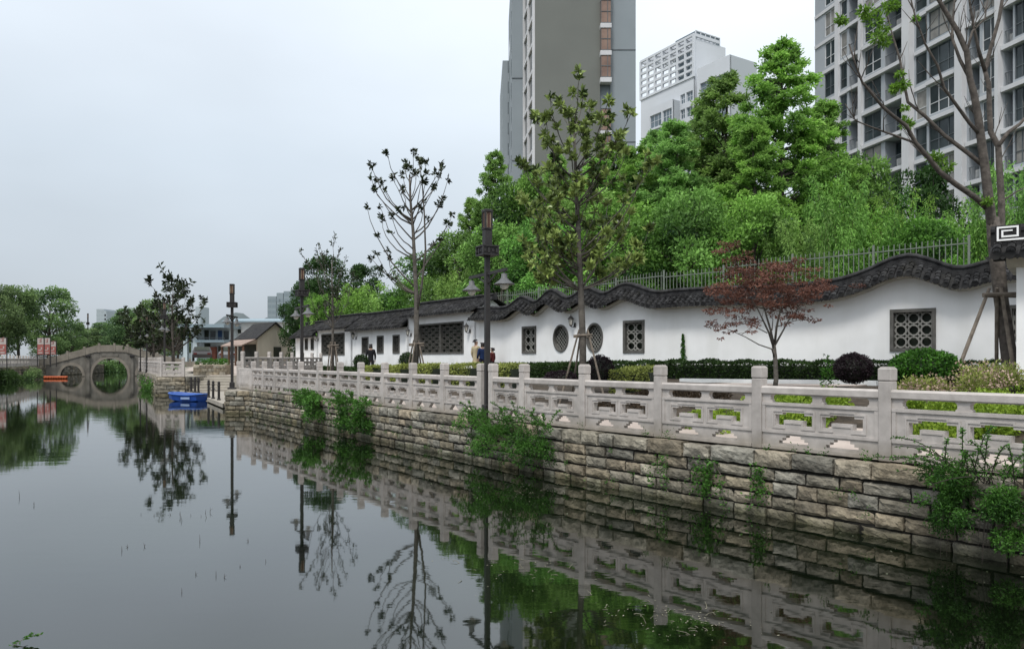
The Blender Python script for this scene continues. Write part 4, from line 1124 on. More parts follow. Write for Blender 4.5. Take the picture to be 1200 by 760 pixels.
for cx_, r, z in ARCH:
    mb = MB(); k = 24; rings = []
    for i in range(k + 1):
        a = math.pi * i / k
        rings.append([(cx_ + q * math.cos(a), yy, z + q * math.sin(a)) for (q, yy) in ((r - .02, y0 - .06), (r + .30, y0 - .06), (r + .30, y0 + .1), (r - .02, y0 + .1))])
    mb.loft(rings); mb.build('arch_ring', M_bridge2, br)
for x in (-49.65, -44.5):
    mb = MB(); mb.box((x, y0 - .06, .75), (.34, .3, 3.1)); mb.build('pilaster', M_bridge, br)
    mb = MB(); mb.box((x, y0 - .12, 2.32), (.55, .5, .28), bev=.03); mb.build('pilaster_cap', M_iron, br)
mb = MB(); mb.box((-47.1, y0 - .05, 2.42), (1.9, .1, .3)); mb.build('name_tablet', M_bridge, br)
br.rotation_euler = (0, 0, 0.4817); br.scale = (0.886, 1, 1)
M_orange = mat('orange_float', (0.45, 0.11, 0.04), (0.36, 0.08, 0.03), scale=3, rough=0.6)
mb = MB(); a, b_ = P(52, 440, 79), P(79, 440, 79)
for i in range(9):
    t0, t1 = i / 9, (i + .82) / 9
    p, q = a.lerp(b_, t0), a.lerp(b_, t1); mb.tube([(p.x, p.y, .02), (p.x, p.y, .06), (q.x, q.y, .06), (q.x, q.y, .02)], [.1, .16, .16, .1], n=8)
tag(mb.build('floating_boom', M_orange, smooth=True), 'orange floating boom on the water left of the bridge arch', 'boom')

# banners on the left bank
M_ban = mat('banner_cloth_white', (0.42, 0.38, 0.36), (0.36, 0.32, 0.30), scale=3, rough=0.8)
M_banr = mat('banner_cloth_red', (0.32, 0.11, 0.095), (0.26, 0.09, 0.08), scale=3, rough=0.8)
for px, Y, lb in ((3, 66, 'red and white banner board on the left bank at the picture edge'), (47.5, 76, 'red and white banner board, left one of the three near the bridge'), (55, 78, 'red and white banner board, middle one of the three near the bridge'), (62, 81, 'red and white banner board, right and smallest of the three near the bridge')):
    p = P(px, 420, Y); k = Y / 66
    h = thing('banner_sign', lb, 'banner', (p.x, p.y, 1.2), 'banner boards on the left bank')
    w = .30; zt = 2 + (421 - (397 if Y < 80 else 401)) * Y / F; zb = 2 + (421 - 416) * Y / F; zm = zb + (zt - zb) * .62
    mb = MB(); mb.box((p.x - w - .04, p.y + .05, (1.2 + zt) / 2), (.06, .06, zt - 1.2 + .1)); mb.box((p.x + w + .04, p.y + .05, (1.2 + zt) / 2), (.06, .06, zt - 1.2 + .1)); mb.box((p.x, p.y + .05, zt + .03), (2 * w, .05, .05)); mb.build('frame', M_iron, h)
    mb = MB(); mb.box((p.x, p.y, (zm + zt) / 2), (2 * w, .03, zt - zm)); mb.build('upper_cloth', M_ban, h)
    mb = MB(); mb.box((p.x, p.y, (zb + zm) / 2), (2 * w, .03, zm - zb)); mb.build('lower_cloth', M_banr, h)
    mb = MB(); zz = (zb + zt) / 2
    for (dx, dz, a, b_) in ((-.03, .42, .26, .06), (.05, .52, .08, .26), (-.05, .62, .28, .05), (.08, .72, .16, .06)): mb.box((p.x + dx, p.y - .02, zz + dz), (a, .012, b_))
    mb.build('emblem', M_banr, h)
    mb = MB(); mb.box((p.x, p.y - .02, zb + .16), (.40, .012, .10)); mb.box((p.x - .06, p.y - .02, zb + .42), (.3, .012, .07)); mb.box((p.x + .1, p.y - .02, zb + .6), (.12, .012, .2)); mb.build('emblem', M_ban, h)

# ================================================================== people
def skin_mesh(name, verts, edges, radii, m, parent, sub=2):
    me = bpy.data.meshes.new('tmp'); me.from_pydata([tuple(v) for v in verts], edges, []); o = bpy.data.objects.new('tmp', me); COL.objects.link(o)
    o.modifiers.new('s', 'SKIN'); sd = o.modifiers.new('u', 'SUBSURF'); sd.levels = sub; sd.render_levels = sub
    for i, r in enumerate(radii):
        sv = me.skin_vertices[0].data[i]; sv.radius = (r, r) if not hasattr(r, '__len__') else r; sv.use_root = (i == 0)
    bpy.context.view_layer.update(); dg = bpy.context.evaluated_depsgraph_get()
    nm = bpy.data.meshes.new_from_object(o.evaluated_get(dg)); nm.name = name
    bpy.data.objects.remove(o); bpy.data.meshes.remove(me)
    nm.polygons.foreach_set('use_smooth', [True] * len(nm.polygons))
    return link_mesh(name, nm, m, parent)
M_skin = mat('skin', (0.50, 0.33, 0.24), (0.45, 0.29, 0.21), scale=8, rough=0.6)
M_hair = mat('black_hair', (0.012, 0.010, 0.010), (0.02, 0.016, 0.015), scale=20, rough=0.5)
def cloth(n, c): return mat(n, c, tuple(x * .75 for x in c), scale=7, rough=0.9)
def person(label, x, y, z, face, h, top, low, dress=False, bun=False, bend=0.0, arm=0.0):
    r = thing('person', label, 'person', (0, 0, 0)); k = h / 1.70
    V, E, Rd = [], [], []
    def v(p, rad, par=None):
        V.append(Vector(p) * k); Rd.append(tuple(q * k for q in rad) if hasattr(rad, '__len__') else rad * k)
        if par is not None: E.append((par, len(V) - 1))
        return len(V) - 1
    pel = v((0, 0, .93), (.10, .08)); sp1 = v((0, 0, 1.10), (.09, .07), pel); ch = v((0, 0, 1.28), (.11, .08), sp1); nb = v((0, -.01, 1.42), (.085, .07), ch)
    nk = v((0, .0, 1.49), .052, nb); h0 = v((0, .02, 1.545), (.062, .07), nk); h1 = v((0, .02, 1.61), (.076, .09), h0); h2 = v((0, .01, 1.67), (.06, .075), h1)
    v((0, .115, 1.588), .012, h1)
    for s in (-1, 1): v((s * .078, .0, 1.60), .016, h1)
    arms = []
    for s in (-1, 1):
        sh = v((s * .165, 0, 1.385), .058, nb); el = v((s * .225, -.02 + .02 * arm, 1.12), .042, sh); wr = v((s * .215, .08 + .1 * arm, .885 + .1 * arm), .028, el)
        pm = v((s * .21, .11 + .1 * arm, .82 + .1 * arm), (.034, .022), wr)
        for f, (dx, ln) in enumerate(((-.026, .062), (-.009, .072), (.009, .068), (.026, .052))):
            f0 = v((s * .21 + dx * .3, .125 + .1 * arm + dx, .785 + .1 * arm), .0095, pm); v((s * .205, .135 + .1 * arm + dx, .785 - ln * .6 + .1 * arm), .008, f0)
        t0 = v((s * .19, .145 + .1 * arm, .80 + .1 * arm), .010, pm)
        arms.append((s, sh, el, wr))
    for s in (-1, 1):
        hp = v((s * .09, 0, .86), .088, pel); kn = v((s * .095, .015, .49), .058, hp); an = v((s * .095, -.01, .09), .038, kn); v((s * .10, .12, .035), .032, an)
    body = skin_mesh('body', V, E, Rd, M_skin, r)
    def garment(name, m, chain):
        vs, es, rs = [], [], []
        idx = {}
        for (key, p, rad, par) in chain:
            idx[key] = len(vs); vs.append(Vector(p) * k); rs.append(tuple(q * k for q in rad) if hasattr(rad, '__len__') else rad * k)
            if par is not None: es.append((idx[par], idx[key]))
        return skin_mesh(name, vs, es, rs, m, r)
    jc = [('p', (0, 0, .80), (.165, .135), None), ('w', (0, 0, 1.10), (.15, .12), 'p'), ('c', (0, 0, 1.28), (.178, .13), 'w'), ('n', (0, -.005, 1.41), (.11, .09), 'c'), ('n2', (0, 0, 1.465), (.07, .07), 'n')]
    for s in (-1, 1):
        jc += [(f's{s}', (s * .168, 0, 1.385), .078, 'n'), (f'e{s}', (s * .228, -.02, 1.12), .060, f's{s}'), (f'w{s}', (s * .217, .07 + .1 * arm, .90 + .1 * arm), .045, f'e{s}')]
    garment('dress' if dress else 'jacket', top, jc + ([('sk', (0, 0, .65), (.20, .17), 'p'), ('sk2', (0, 0, .42), (.24, .20), 'sk')] if dress else []))
    if not dress:
        tcn = [('p', (0, 0, 1.0), (.13, .11), None)]
        for s in (-1, 1): tcn += [(f'h{s}', (s * .09, 0, .85), .098, 'p'), (f'k{s}', (s * .095, .015, .49), .074, f'h{s}'), (f'a{s}', (s * .095, -.01, .10), .062, f'k{s}')]
        garment('trousers', low, tcn)
    hv = [('a', (0, -.012, 1.625), (.092, .098), None), ('b', (0, -.015, 1.69), (.07, .08), 'a')]
    if bun: hv += [('c', (0, -.085, 1.69), .045, 'a')]
    else: hv += [('c', (0, -.06, 1.55), (.075, .055), 'a')]
    garment('hair', M_hair, hv)
    for s in (-1, 1):
        mb = MB(); e = Vector((s * .03, .107, 1.615)) * k; mb.lathe(e, [(.001, -.010), (.008, -.007), (.011, 0), (.008, .007), (.001, .010)], n=8); mb.build('eye', M_hair, r)
    for s in (-1, 1):
        mb = MB(); rings = []
        for (yy, w, hh) in ((-.07, .035, .05), (-.03, .045, .085), (.06, .045, .075), (.14, .046, .05), (.175, .03, .03)):
            rings.append([((s * .098 + a * w) * k, yy * k, zq * k) for a, zq in ((-1, 0), (1, 0), (1, hh * .7), (.5, hh), (-.5, hh), (-1, hh * .7))])
        mb.loft(rings); mb.build('shoe', M_hair, r)
    r.location = (x, y, z); r.rotation_euler = (0, 0, face)
    return r
def stand(px, Y): p = P(px, 420, Y); return p.x, p.y, ground_z(p.x, p.y)
x, y, z = stand(434.5, 39.0); person('man in a black jacket seen from behind near the galleries', x, y, z + .0, math.radians(10), 1.67, cloth('black_jacket', (0.012, 0.012, 0.014)), cloth('dark_trousers', (0.02, 0.02, 0.024)))
x, y, z = stand(557.6, 32.2); person('woman in a pale beige dress with her hair in a bun', x, y, z, math.radians(-40), 1.56, cloth('beige_dress', (0.46, 0.39, 0.25)), None, dress=True, bun=True)
x, y, z = stand(565.2, 31.8); person('person in a dark blue jacket beside the woman in beige', x, y, z, math.radians(25), 1.44, cloth('blue_jacket', (0.010, 0.026, 0.085)), cloth('navy_trousers', (0.02, 0.02, 0.04)), arm=.6)
x, y, z = stand(577.0, 31.6); person('person in a dark red top half hidden behind the lamp post', x, y, z, math.radians(60), 1.22, cloth('red_top', (0.10, 0.018, 0.018)), cloth('grey_trousers', (0.05, 0.05, 0.05)))

# ================================================================== parked vehicles on the plaza
def car(label, p, rz, colr, name):
    r = thing('parked_car', label, 'car', (0, 0, 0)); body, glass, wh = MB(), MB(), MB()
    prof = [(-2.1, .35), (-2.15, .7), (-1.95, .95), (-1.35, 1.0), (-.85, 1.42), (.75, 1.45), (1.45, 1.0), (2.05, .85), (2.15, .55), (2.1, .35)]
    rings = [[(x, s * (0.86 - (.16 if z > 1.2 else 0)), z) for x, z in prof] for s in (-1, 1)]
    body.loft(rings); body.build('body', mat(name, colr, tuple(q * .8 for q in colr), scale=2, rough=.3, spec=.5), r)
    for s in (-1, 1):
        glass.add([(-1.15, s * .835, 1.02), (1.15, s * .835, 1.02), (.68, s * .735, 1.38), (-.78, s * .735, 1.38)], [(0, 1, 2, 3)])
    glass.add([(-1.32, -.7, 1.06), (-1.32, .7, 1.06), (-.9, .62, 1.42), (-.9, -.62, 1.42)], [(0, 1, 2, 3)]); glass.add([(1.42, -.7, 1.06), (1.42, .7, 1.06), (.82, .62, 1.44), (.82, -.62, 1.44)], [(0, 1, 2, 3)])
    glass.build('windows', M_dark, r)
    for x in (-1.3, 1.35):
        for s in (-1, 1):
            mb = MB(); mb.tube([(x, s * .72, .32), (x, s * .9, .32)], .32, n=16); w_ = mb.build('wheel', M_hair, r)
            mb = MB(); mb.tube([(x, s * .895, .32), (x, s * .905, .32)], .19, n=12); mb.build('hub', M_shade, w_)
    for y_ in (-.62, .62):
        mb = MB(); mb.box((-2.13, y_, .74), (.06, .3, .14)); mb.build('tail_light', mat('tail_red', (0.10, .012, .012)), r)
        mb = MB(); mb.box((2.10, y_, .72), (.08, .32, .14)); mb.build('headlight', M_bulb, r)
    r.location = p; r.rotation_euler = (0, 0, rz)
p = P(237, 420, 76); car('dark car parked in front of the blue two-storey shop', (p.x, p.y, 1.74), 1.95, (0.03, 0.028, 0.03), 'dark_car_paint')
p = P(272, 420, 74); car('grey car parked by the porch of the tan gabled house', (p.x, p.y, 1.68), 1.75, (0.10, 0.11, 0.12), 'grey_car_paint')
# ================================================================== buildings
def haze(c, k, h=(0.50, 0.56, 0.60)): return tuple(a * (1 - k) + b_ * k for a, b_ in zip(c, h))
M_pane = glassmat('tower_glass', (0.045, 0.06, 0.065), (0.016, 0.024, 0.026))
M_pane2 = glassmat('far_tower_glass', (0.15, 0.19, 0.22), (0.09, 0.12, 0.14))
M_tw = mat('tower_white', (0.62, 0.62, 0.63), (0.55, 0.55, 0.565), scale=.4, rough=.9, stain=.25, stain_scale=.25, streak=True, stain_col=(.38, .37, .36))
M_tgrey = mat('tower_grey', (0.38, 0.405, 0.43), (0.34, 0.365, 0.39), scale=.3, rough=.9, stain=.15, stain_scale=.2, streak=True, stain_col=(.33, .34, .35))
M_tfr = mat('white_window_frame', (0.62, 0.63, 0.64), (0.55, 0.56, 0.57), scale=1, rough=.6)
M_dfr = mat('dark_window_frame', (0.12, 0.14, 0.15), (0.09, 0.10, 0.11), scale=1, rough=.6)
M_b1 = mat('tower_brown_grey', (0.175, 0.183, 0.168), (0.158, 0.165, 0.152), scale=.25, rough=.95, stain=.15, stain_scale=.15, streak=True, stain_col=(.138, .143, .132), bump=.1, bscale=3)
M_b1b = mat('tower_blue_grey', (0.275, 0.308, 0.33), (0.25, 0.282, 0.303), scale=.25, rough=.95, stain=.15, stain_scale=.15, streak=True, stain_col=(.20, .24, .27))
M_bay = mat('brown_bay_blind', (0.25, 0.16, 0.12), (0.16, 0.095, 0.07), scale=.9, rough=.5, spec=.5, detail=3)
M_ac = mat('air_conditioner', (0.55, 0.55, 0.54), (0.45, 0.45, 0.44), scale=3, rough=.6)

def facade(root, A, d, L, z0, z1, holes, m, depth=.3, name='wall'):
    """flat wall from A along d with rectangular openings (u0,u1,v0,v1), v above z0... jambs run inwards"""
    n = Vector((d.y, -d.x, 0))
    us = sorted({0.0, L} | {h[0] for h in holes} | {h[1] for h in holes}); us = [u for u in us if 0 <= u <= L]
    mb = MB(); q = lambda u, w, z: A + d * u - n * w + Vector((0, 0, z))
    for a, b_ in zip(us, us[1:]):
        c = (a + b_) / 2; hh = sorted([h for h in holes if h[0] <= c <= h[1]], key=lambda h: h[2]); zz = [z0]
        for h in hh: zz += [h[2], h[3]]
        zz.append(z1)
        for i in range(0, len(zz), 2): mb.add([q(a, 0, zz[i]), q(b_, 0, zz[i]), q(b_, 0, zz[i + 1]), q(a, 0, zz[i + 1])], [(0, 1, 2, 3)])
    for h in holes:
        a, b_, c, e = h[:4]
        D = h[4] if len(h) > 4 else depth
        mb.add([q(a, 0, c), q(b_, 0, c), q(b_, D, c), q(a, D, c), q(a, 0, e), q(b_, 0, e), q(b_, D, e), q(a, D, e)], [(0, 1, 2, 3), (7, 6, 5, 4), (0, 3, 7, 4), (1, 5, 6, 2)])
    return mb.build(name, m, root)

def pane(root, A, d, u0, u1, v0, v1, w, pm, fm, nx=2, nz=2, fw=.06, transom=None):
    n = Vector((d.y, -d.x, 0)); q = lambda u, ww, z: A + d * u - n * ww + Vector((0, 0, z))
    mb = MB()
    def bx(a, b_, c, e, o): mb.hexa([q(a, w - o, c), q(b_, w - o, c), q(b_, w + .05, c), q(a, w + .05, c), q(a, w - o, e), q(b_, w - o, e), q(b_, w + .05, e), q(a, w + .05, e)])
    bx(u0, u1, v0, v0 + fw, .06); bx(u0, u1, v1 - fw, v1, .06); bx(u0, u0 + fw, v0 + fw, v1 - fw, .06); bx(u1 - fw, u1, v0 + fw, v1 - fw, .06)
    for i in range(1, nx): x = u0 + (u1 - u0) * i / nx; bx(x - fw * .4, x + fw * .4, v0 + fw, v1 - fw, .05)
    for j in range(1, nz):
        z = v0 + (v1 - v0) * (transom if transom else j / nz); bx(u0 + fw, u1 - fw, z - fw * .4, z + fw * .4, .045)
    f = mb.build('window', fm, root)
    mb = MB(); mb.add([q(u0, w, v0), q(u1, w, v0), q(u1, w, v1), q(u0, w, v1)], [(0, 1, 2, 3)]); mb.build('pane', pm, f)

# ---- right tower (long window facade seen obliquely)
A = Vector((36.9, 48.2, 0)); Bv = Vector((30.6, 77.5, 0)); d = (A - Bv).normalized(); Lr = (A - Bv).length + 9    # walked from far to near
t3 = thing('apartment_tower', 'pale grey apartment tower with white bands and balconies at the right', 'building', (33.7, 62, 1))
def us(px):
    k = (px - 600) / F; return (k * Bv.y - Bv.x) / (d.x - k * d.y)
z = lambda px, py: CAMZ + (HZ - py) * (Bv.y + d.y * us(px)) / F
FL = 3.0; zb0 = z(1064, 110) % FL
cols = [(966.5, 979.5, 'w', 2), (985, 992.5, 'w', 1), (995, 1008, 'b', 2), (1012.5, 1032.5, 'w', 2), (1037, 1062, 'B', 2), (1073, 1086, 'w', 1), (1088.5, 1122.5, 'w', 3), (1135, 1148, 'B', 2), (1151, 1170, 'w', 2), (1177, 1187, 'b', 1), (1189, 1214, 'w', 3), (1222, 1250, 'B', 2), (1262, 1290, 'w', 2), (1312, 1352, 'w', 3), (1380, 1440, 'B', 3)]
hol = []; todo = []
for fl in range(1, 13):
    v = zb0 + FL * fl
    for (a, b_, k, nx) in cols:
        u0, u1 = us(a), us(b_)
        if k == 'w': hol.append((u0, u1, v + .42, v + 2.76, .12)); todo.append(('w', u0, u1, v + .42, v + 2.76, .10, nx))
        else: hol.append((u0, u1, v + .22, v + 2.78, 1.15)); todo.append((k, u0, u1, v + .25, v + 2.7, 1.13, nx))
facade(t3, Bv, d, Lr + 3, 1, 60, hol, M_tgrey)
nrm = Vector((d.y, -d.x, 0))
mb = MB(); q = lambda u, w, zz: Bv + d * u - nrm * w + Vector((0, 0, zz))
mb.hexa([q(0, .004, 1), q(0, 14, 1), q(-.05, 14, 1), q(-.05, .004, 1), q(0, .004, 60), q(0, 14, 60), q(-.05, 14, 60), q(-.05, .004, 60)])
mb.hexa([q(0, 13, 1), q(Lr + 3, 13, 1), q(Lr + 3, 14, 1), q(0, 14, 1), q(0, 13, 60), q(Lr + 3, 13, 60), q(Lr + 3, 14, 60), q(0, 14, 60)])
mb.hexa([q(0, 0.3, 59.7), q(Lr + 3, .3, 59.7), q(Lr + 3, 13, 59.7), q(0, 13, 59.7), q(0, .3, 60), q(Lr + 3, .3, 60), q(Lr + 3, 13, 60), q(0, 13, 60)])
mb.build('side_wall', M_tgrey, t3)
mb = MB(); mb.add([q(0, 1.3, 1), q(Lr + 3, 1.3, 1), q(Lr + 3, 1.3, 60), q(0, 1.3, 60)], [(0, 1, 2, 3)]); mb.build('inner_wall', M_tgrey, t3)
# projecting piers and floor bands
for a, b_, w in ((1063, 1071.5, .55), (1124, 1133, .45), (1172, 1176, .5), (1008.5, 1012, .3), (1216, 1221, .4), (980, 984.5, .2)):
    mb = MB(); u0, u1 = us(a), us(b_); mb.hexa([q(u0, -w, 1), q(u1, -w, 1), q(u1, -.003, 1), q(u0, -.003, 1), q(u0, -w, 60), q(u1, -w, 60), q(u1, -.003, 60), q(u0, -.003, 60)]); mb.build('pier', M_tw, t3)
for fl in range(1, 14):
    v = zb0 + FL * fl; mb = MB()
    for (a, b_, w) in ((955.5, 993.5, .10), (994, 1008.2, .18), (1072.5, 1087, .12), (1012.4, 1062.6, .26), (1088, 1123.5, .30), (1133.5, 1171.5, .22), (1176.5, 1215.5, .3)):
        u0, u1 = us(a), us(b_); mb.hexa([q(u0, -w, v - .18), q(u1, -w, v - .18), q(u1, -.004, v - .18), q(u0, -.004, v - .18), q(u0, -w, v + .14), q(u1, -w, v + .14), q(u1, -.004, v + .14), q(u0, -.004, v + .14)])
    mb.build('floor_band', M_tw, t3)
nwin = 0; rr = random.Random(4)
M_cur = mat('curtain', (0.30, 0.29, 0.27), (0.18, 0.175, 0.165), scale=1.3, rough=.9)
def vis(t):
    p = Bv + d * ((t[1] + t[2]) / 2); px = 600 + F * p.x / p.y; py = HZ - F * ((t[3] + t[4]) / 2 - CAMZ) / p.y
    return 0 if (px < 1215 and -25 < py < 245) else 1
rest = MB()
for (k, u0, u1, v0, v1, w, nx) in sorted(todo, key=lambda t: (vis(t), t[3])):
    if nwin >= 98: rest.add([q(u0, w, v0), q(u1, w, v0), q(u1, w, v1), q(u0, w, v1)], [(0, 1, 2, 3)])
    if nwin < 98: pane(t3, Bv, d, u0, u1, v0, v1, w, M_pane if rr.random() < .8 else M_cur, M_dfr if rr.random() < .65 else M_tfr, nx, 2, .07, transom=.38)
    nwin += 1
    if k != 'w' and nwin < 120:
        mb = MB(); mb.bar(q(u0, .06, v0 + .95), q(u1, .06, v0 + .95), .05)
        m_ = int((u1 - u0) / .14)
        for i in range(m_ + 1): uu = u0 + (u1 - u0) * i / max(m_, 1); mb.bar(q(uu, .06, v0), q(uu, .06, v0 + .95), .02)
        mb.build('balcony_rail', M_dfr, t3)
        if rr.random() < .6:
            mb = MB(); c = q((u0 + u1) / 2 + .2, .45, v0 + .4); mb.box(c, (.8, .35, .6), math.atan2(d.y, d.x), bev=.02)
            cc = c + nrm * .19 ; mb.tube([cc, cc + nrm * .01], .22, n=14); mb.build('air_conditioner', M_ac, t3)

tag(rest.build('other_windows', M_pane, t3), kind='stuff')
# ---- central tower (blank end wall with a bay window column)
t1 = thing('apartment_tower', 'tall dark brown-grey apartment tower with a column of brown bay windows', 'building', (8, 85, 1))
mb = MB(); mb.prism([(2.56, 85), (9.75, 85), (9.75, 97), (1.55, 97), (1.6, 93)], 1, 62); mb.build('end_wall', M_b1, t1)
mb = MB(); mb.prism([(10.9, 85.15), (13.72, 85.15), (13.9, 97), (9.752, 97), (9.752, 85.4), (10.9, 85.4)], 1, 62); mb.build('side_wall', M_b1b, t1)
mb = MB()
for zz in (36.2, 46, 26): mb = MB(); mb.box((12.3, 85.14, zz), (2.84, .06, .10)); mb.build('joint_strip', M_dfr, t1)
zt1 = lambda py: CAMZ + (HZ - py) * 84.3 / F
for i, (ya, yb) in enumerate(((-32, -7), (0, 26.5), (32, 58.5), (64, 90), (127, 152.5), (158, 184))):
    za, zb_ = zt1(yb), zt1(ya)
    bw = thing if False else None
    mb = MB(); mb.prism([(9.76, 84.35), (10.89, 84.35), (10.89, 85.3), (9.76, 85.3)], za, zb_); b0 = mb.build('bay_window', M_bay, t1)
    mb = MB()
    for zz in (za, (za + zb_) / 2, zb_): mb.box((10.325, 84.34, zz), (1.15, .06, .07))
    for xx in (9.77, 10.88, 10.5): mb.box((xx, 84.34, (za + zb_) / 2), (.06, .05, zb_ - za - .08))
    mb.build('frame', M_dfr, b0)
    mb = MB(); mb.box((10.325, 84.75, za - .32), (1.24, .96, .52), bev=.02); mb.build('bay_ledge', M_tw, b0)
# window strip on the receding left side
A1 = Vector((1.58, 93, 0)); d1 = (Vector((2.56, 85, 0)) - A1).normalized(); L1 = 8.05; n1 = Vector((d1.y, -d1.x, 0))
for fl in range(7, 18):
    v = 1 + 3 * fl
    for u0, u1 in ((.5, 3.2), (4.4, 7.2)):
        mb = MB(); qq = lambda u, w, zz: A1 + d1 * u + n1 * w + Vector((0, 0, zz))
        mb.hexa([qq(u0, .005, v + .7), qq(u1, .005, v + .7), qq(u1, .06, v + .7), qq(u0, .06, v + .7), qq(u0, .005, v + 2.5), qq(u1, .005, v + 2.5), qq(u1, .06, v + 2.5), qq(u0, .06, v + 2.5)]); mb.build('side_window', M_pane, t1)
mb = MB()
for u in (0.05, 3.8, 7.7):
    mb.hexa([qq(u - .1, .004, 1), qq(u + .25, .004, 1), qq(u + .25, .28, 1), qq(u - .1, .28, 1), qq(u - .1, .004, 62), qq(u + .25, .004, 62), qq(u + .25, .28, 62), qq(u - .1, .28, 62)])
for fl in range(5, 20): mb.hexa([qq(.0, .006, 1 + 3 * fl), qq(7.9, .006, 1 + 3 * fl), qq(7.9, .2, 1 + 3 * fl), qq(.0, .2, 1 + 3 * fl), qq(.0, .006, 1.4 + 3 * fl), qq(7.9, .006, 1.4 + 3 * fl), qq(7.9, .2, 1.4 + 3 * fl), qq(.0, .2, 1.4 + 3 * fl)])
mb.build('white_side_frame', M_tw, t1)
mb = MB(); mb.prism([(0.0, 93.2), (1.55, 93.2), (1.55, 112), (-.5, 112)], 1, 51); mb.build('rear_block', M_b1b, t1)
mb = MB(); mb.prism([(-1.37, 112.2), (.2, 112.2), (.2, 128), (-2.0, 128)], 1, 45.5); mb.build('low_rear_block', M_b1b, t1)
for fl in range(6, 15):
    for pl_ in ([(-.02, 96), (-.12, 100), (-.16, 100), (-.12, 96)], [(-.25, 104), (-.37, 108), (-.42, 108), (-.31, 104)], [(-.25, 112.15), (-.6, 112.15), (-.6, 112.2), (-.25, 112.2)]):
        mb = MB(); mb.prism(pl_, 1 + 3 * fl + .7, 1 + 3 * fl + 2.4); mb.build('rear_window', M_pane, t1)
for zz in (26, 36): mb = MB(); mb.box((.77, 93.17, zz), (1.55, .06, .10)); mb.build('joint_strip', M_dfr, t1)

# ---- white tower with the roof pergola
t2 = thing('apartment_tower', 'white apartment tower with an open grid pergola on its roof, behind the trees', 'building', (35.5, 150, 1))
def cor(px, py, Y): return P(px, py, Y)
dl, dr = Vector((-.5, .866, 0)), Vector((.84, .5426, 0))
M_t2 = mat('far_white', (.60, .62, .65), (.55, .57, .60), scale=.15, rough=.95)
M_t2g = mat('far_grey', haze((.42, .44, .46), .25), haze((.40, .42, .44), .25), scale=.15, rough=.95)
C0 = Vector((35.5, 150, 0)); e0 = C0 + dl * 16
# left face, walked from its far end to the corner
dL = -dl; hol, todo = [], []
for fl in range(6, 19):
    v = 1 + 3 * fl
    for (u0, u1) in ((.4, 2.2), (2.8, 4.8), (12.2, 13.5), (13.9, 15.7)):
        if v + 2.6 < (57 if u0 > 11 else 49): hol.append((u0, u1, v + .6, v + 2.5)); todo.append((u0, u1, v + .6, v + 2.5))
facade(t2, e0, dL, 16, 1, 57, hol, M_t2)
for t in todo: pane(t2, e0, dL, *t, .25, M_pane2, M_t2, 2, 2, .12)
mb = MB(); mb.prism([(C0.x, C0.y), ((C0 + dr * 15).x, (C0 + dr * 15).y), ((C0 + dr * 15 + dl * 15.9).x, (C0 + dr * 15 + dl * 15.9).y), ((e0 + dr * .4).x, (e0 + dr * .4).y), ((C0 + dr * .4).x, (C0 + dr * .4).y)], 1, 57)
o_ = C0 + dr * 4.0 + dl * .2
mb.prism([((C0 + dr * .2).x, (C0 + dr * .2).y), ((C0 + dr * 9).x, (C0 + dr * 9).y), ((C0 + dr * 9 + dl * 1.2).x, (C0 + dr * 9 + dl * 1.2).y), ((C0 + dr * .2 + dl * 1.2).x, (C0 + dr * .2 + dl * 1.2).y)], 57.002, 64.6)
mb.build('right_wall', M_t2, t2)
mb = MB(); up = Vector((0, 0, 1))
for i in range(8):
    u = 16 * i / 7; b_ = e0 + dL * u; mb.bar(b_ + up * 57, b_ + up * 65.2, .45, .45, up=dL); mb.bar(b_ + up * 65.2, b_ + dr * 7 + up * 65.2, .4, .6)
for zz in (57.2, 58.5, 59.8, 61.1, 62.5, 63.8, 65.2): mb.bar(e0 + up * zz, C0 + up * zz, .4, .45)
for i in range(1, 6): mb.bar(e0 + dr * (1.2 * i) + up * 65.2, C0 + dr * (1.2 * i) + up * 65.2, .3, .45)
mb.build('roof_pergola', M_t2, t2)
# projecting window box on the left face
pb = e0 + dL * 4.9 - dr * 2.0
hol, todo = [], []
for fl in range(6, 17):
    v = 1 + 3 * fl
    for (u0, u1) in ((.3, 3.8), (4.2, 6.9)):
        hol.append((u0, u1, v + .22, v + 2.85)); todo.append((u0, u1, v + .22, v + 2.85))
facade(t2, pb, dL, 7.2, 1, 53.5, hol, M_t2, name='window_box')
for t in todo: pane(t2, pb, dL, *t, .25, M_pane2, M_t2, 3, 2, .10)
mb = MB(); k1 = pb + dL * 7.2; k0 = pb
mb.prism([(k1.x, k1.y), ((k1 + dr * 2).x, (k1 + dr * 2).y), ((k0 + dr * 2).x, (k0 + dr * 2).y), (k0.x, k0.y), ((k0 + dr * .4).x, (k0 + dr * .4).y), ((k1 + dr * .4).x, (k1 + dr * .4).y)], 1, 53.4); mb.build('box_side', M_t2g, t2)
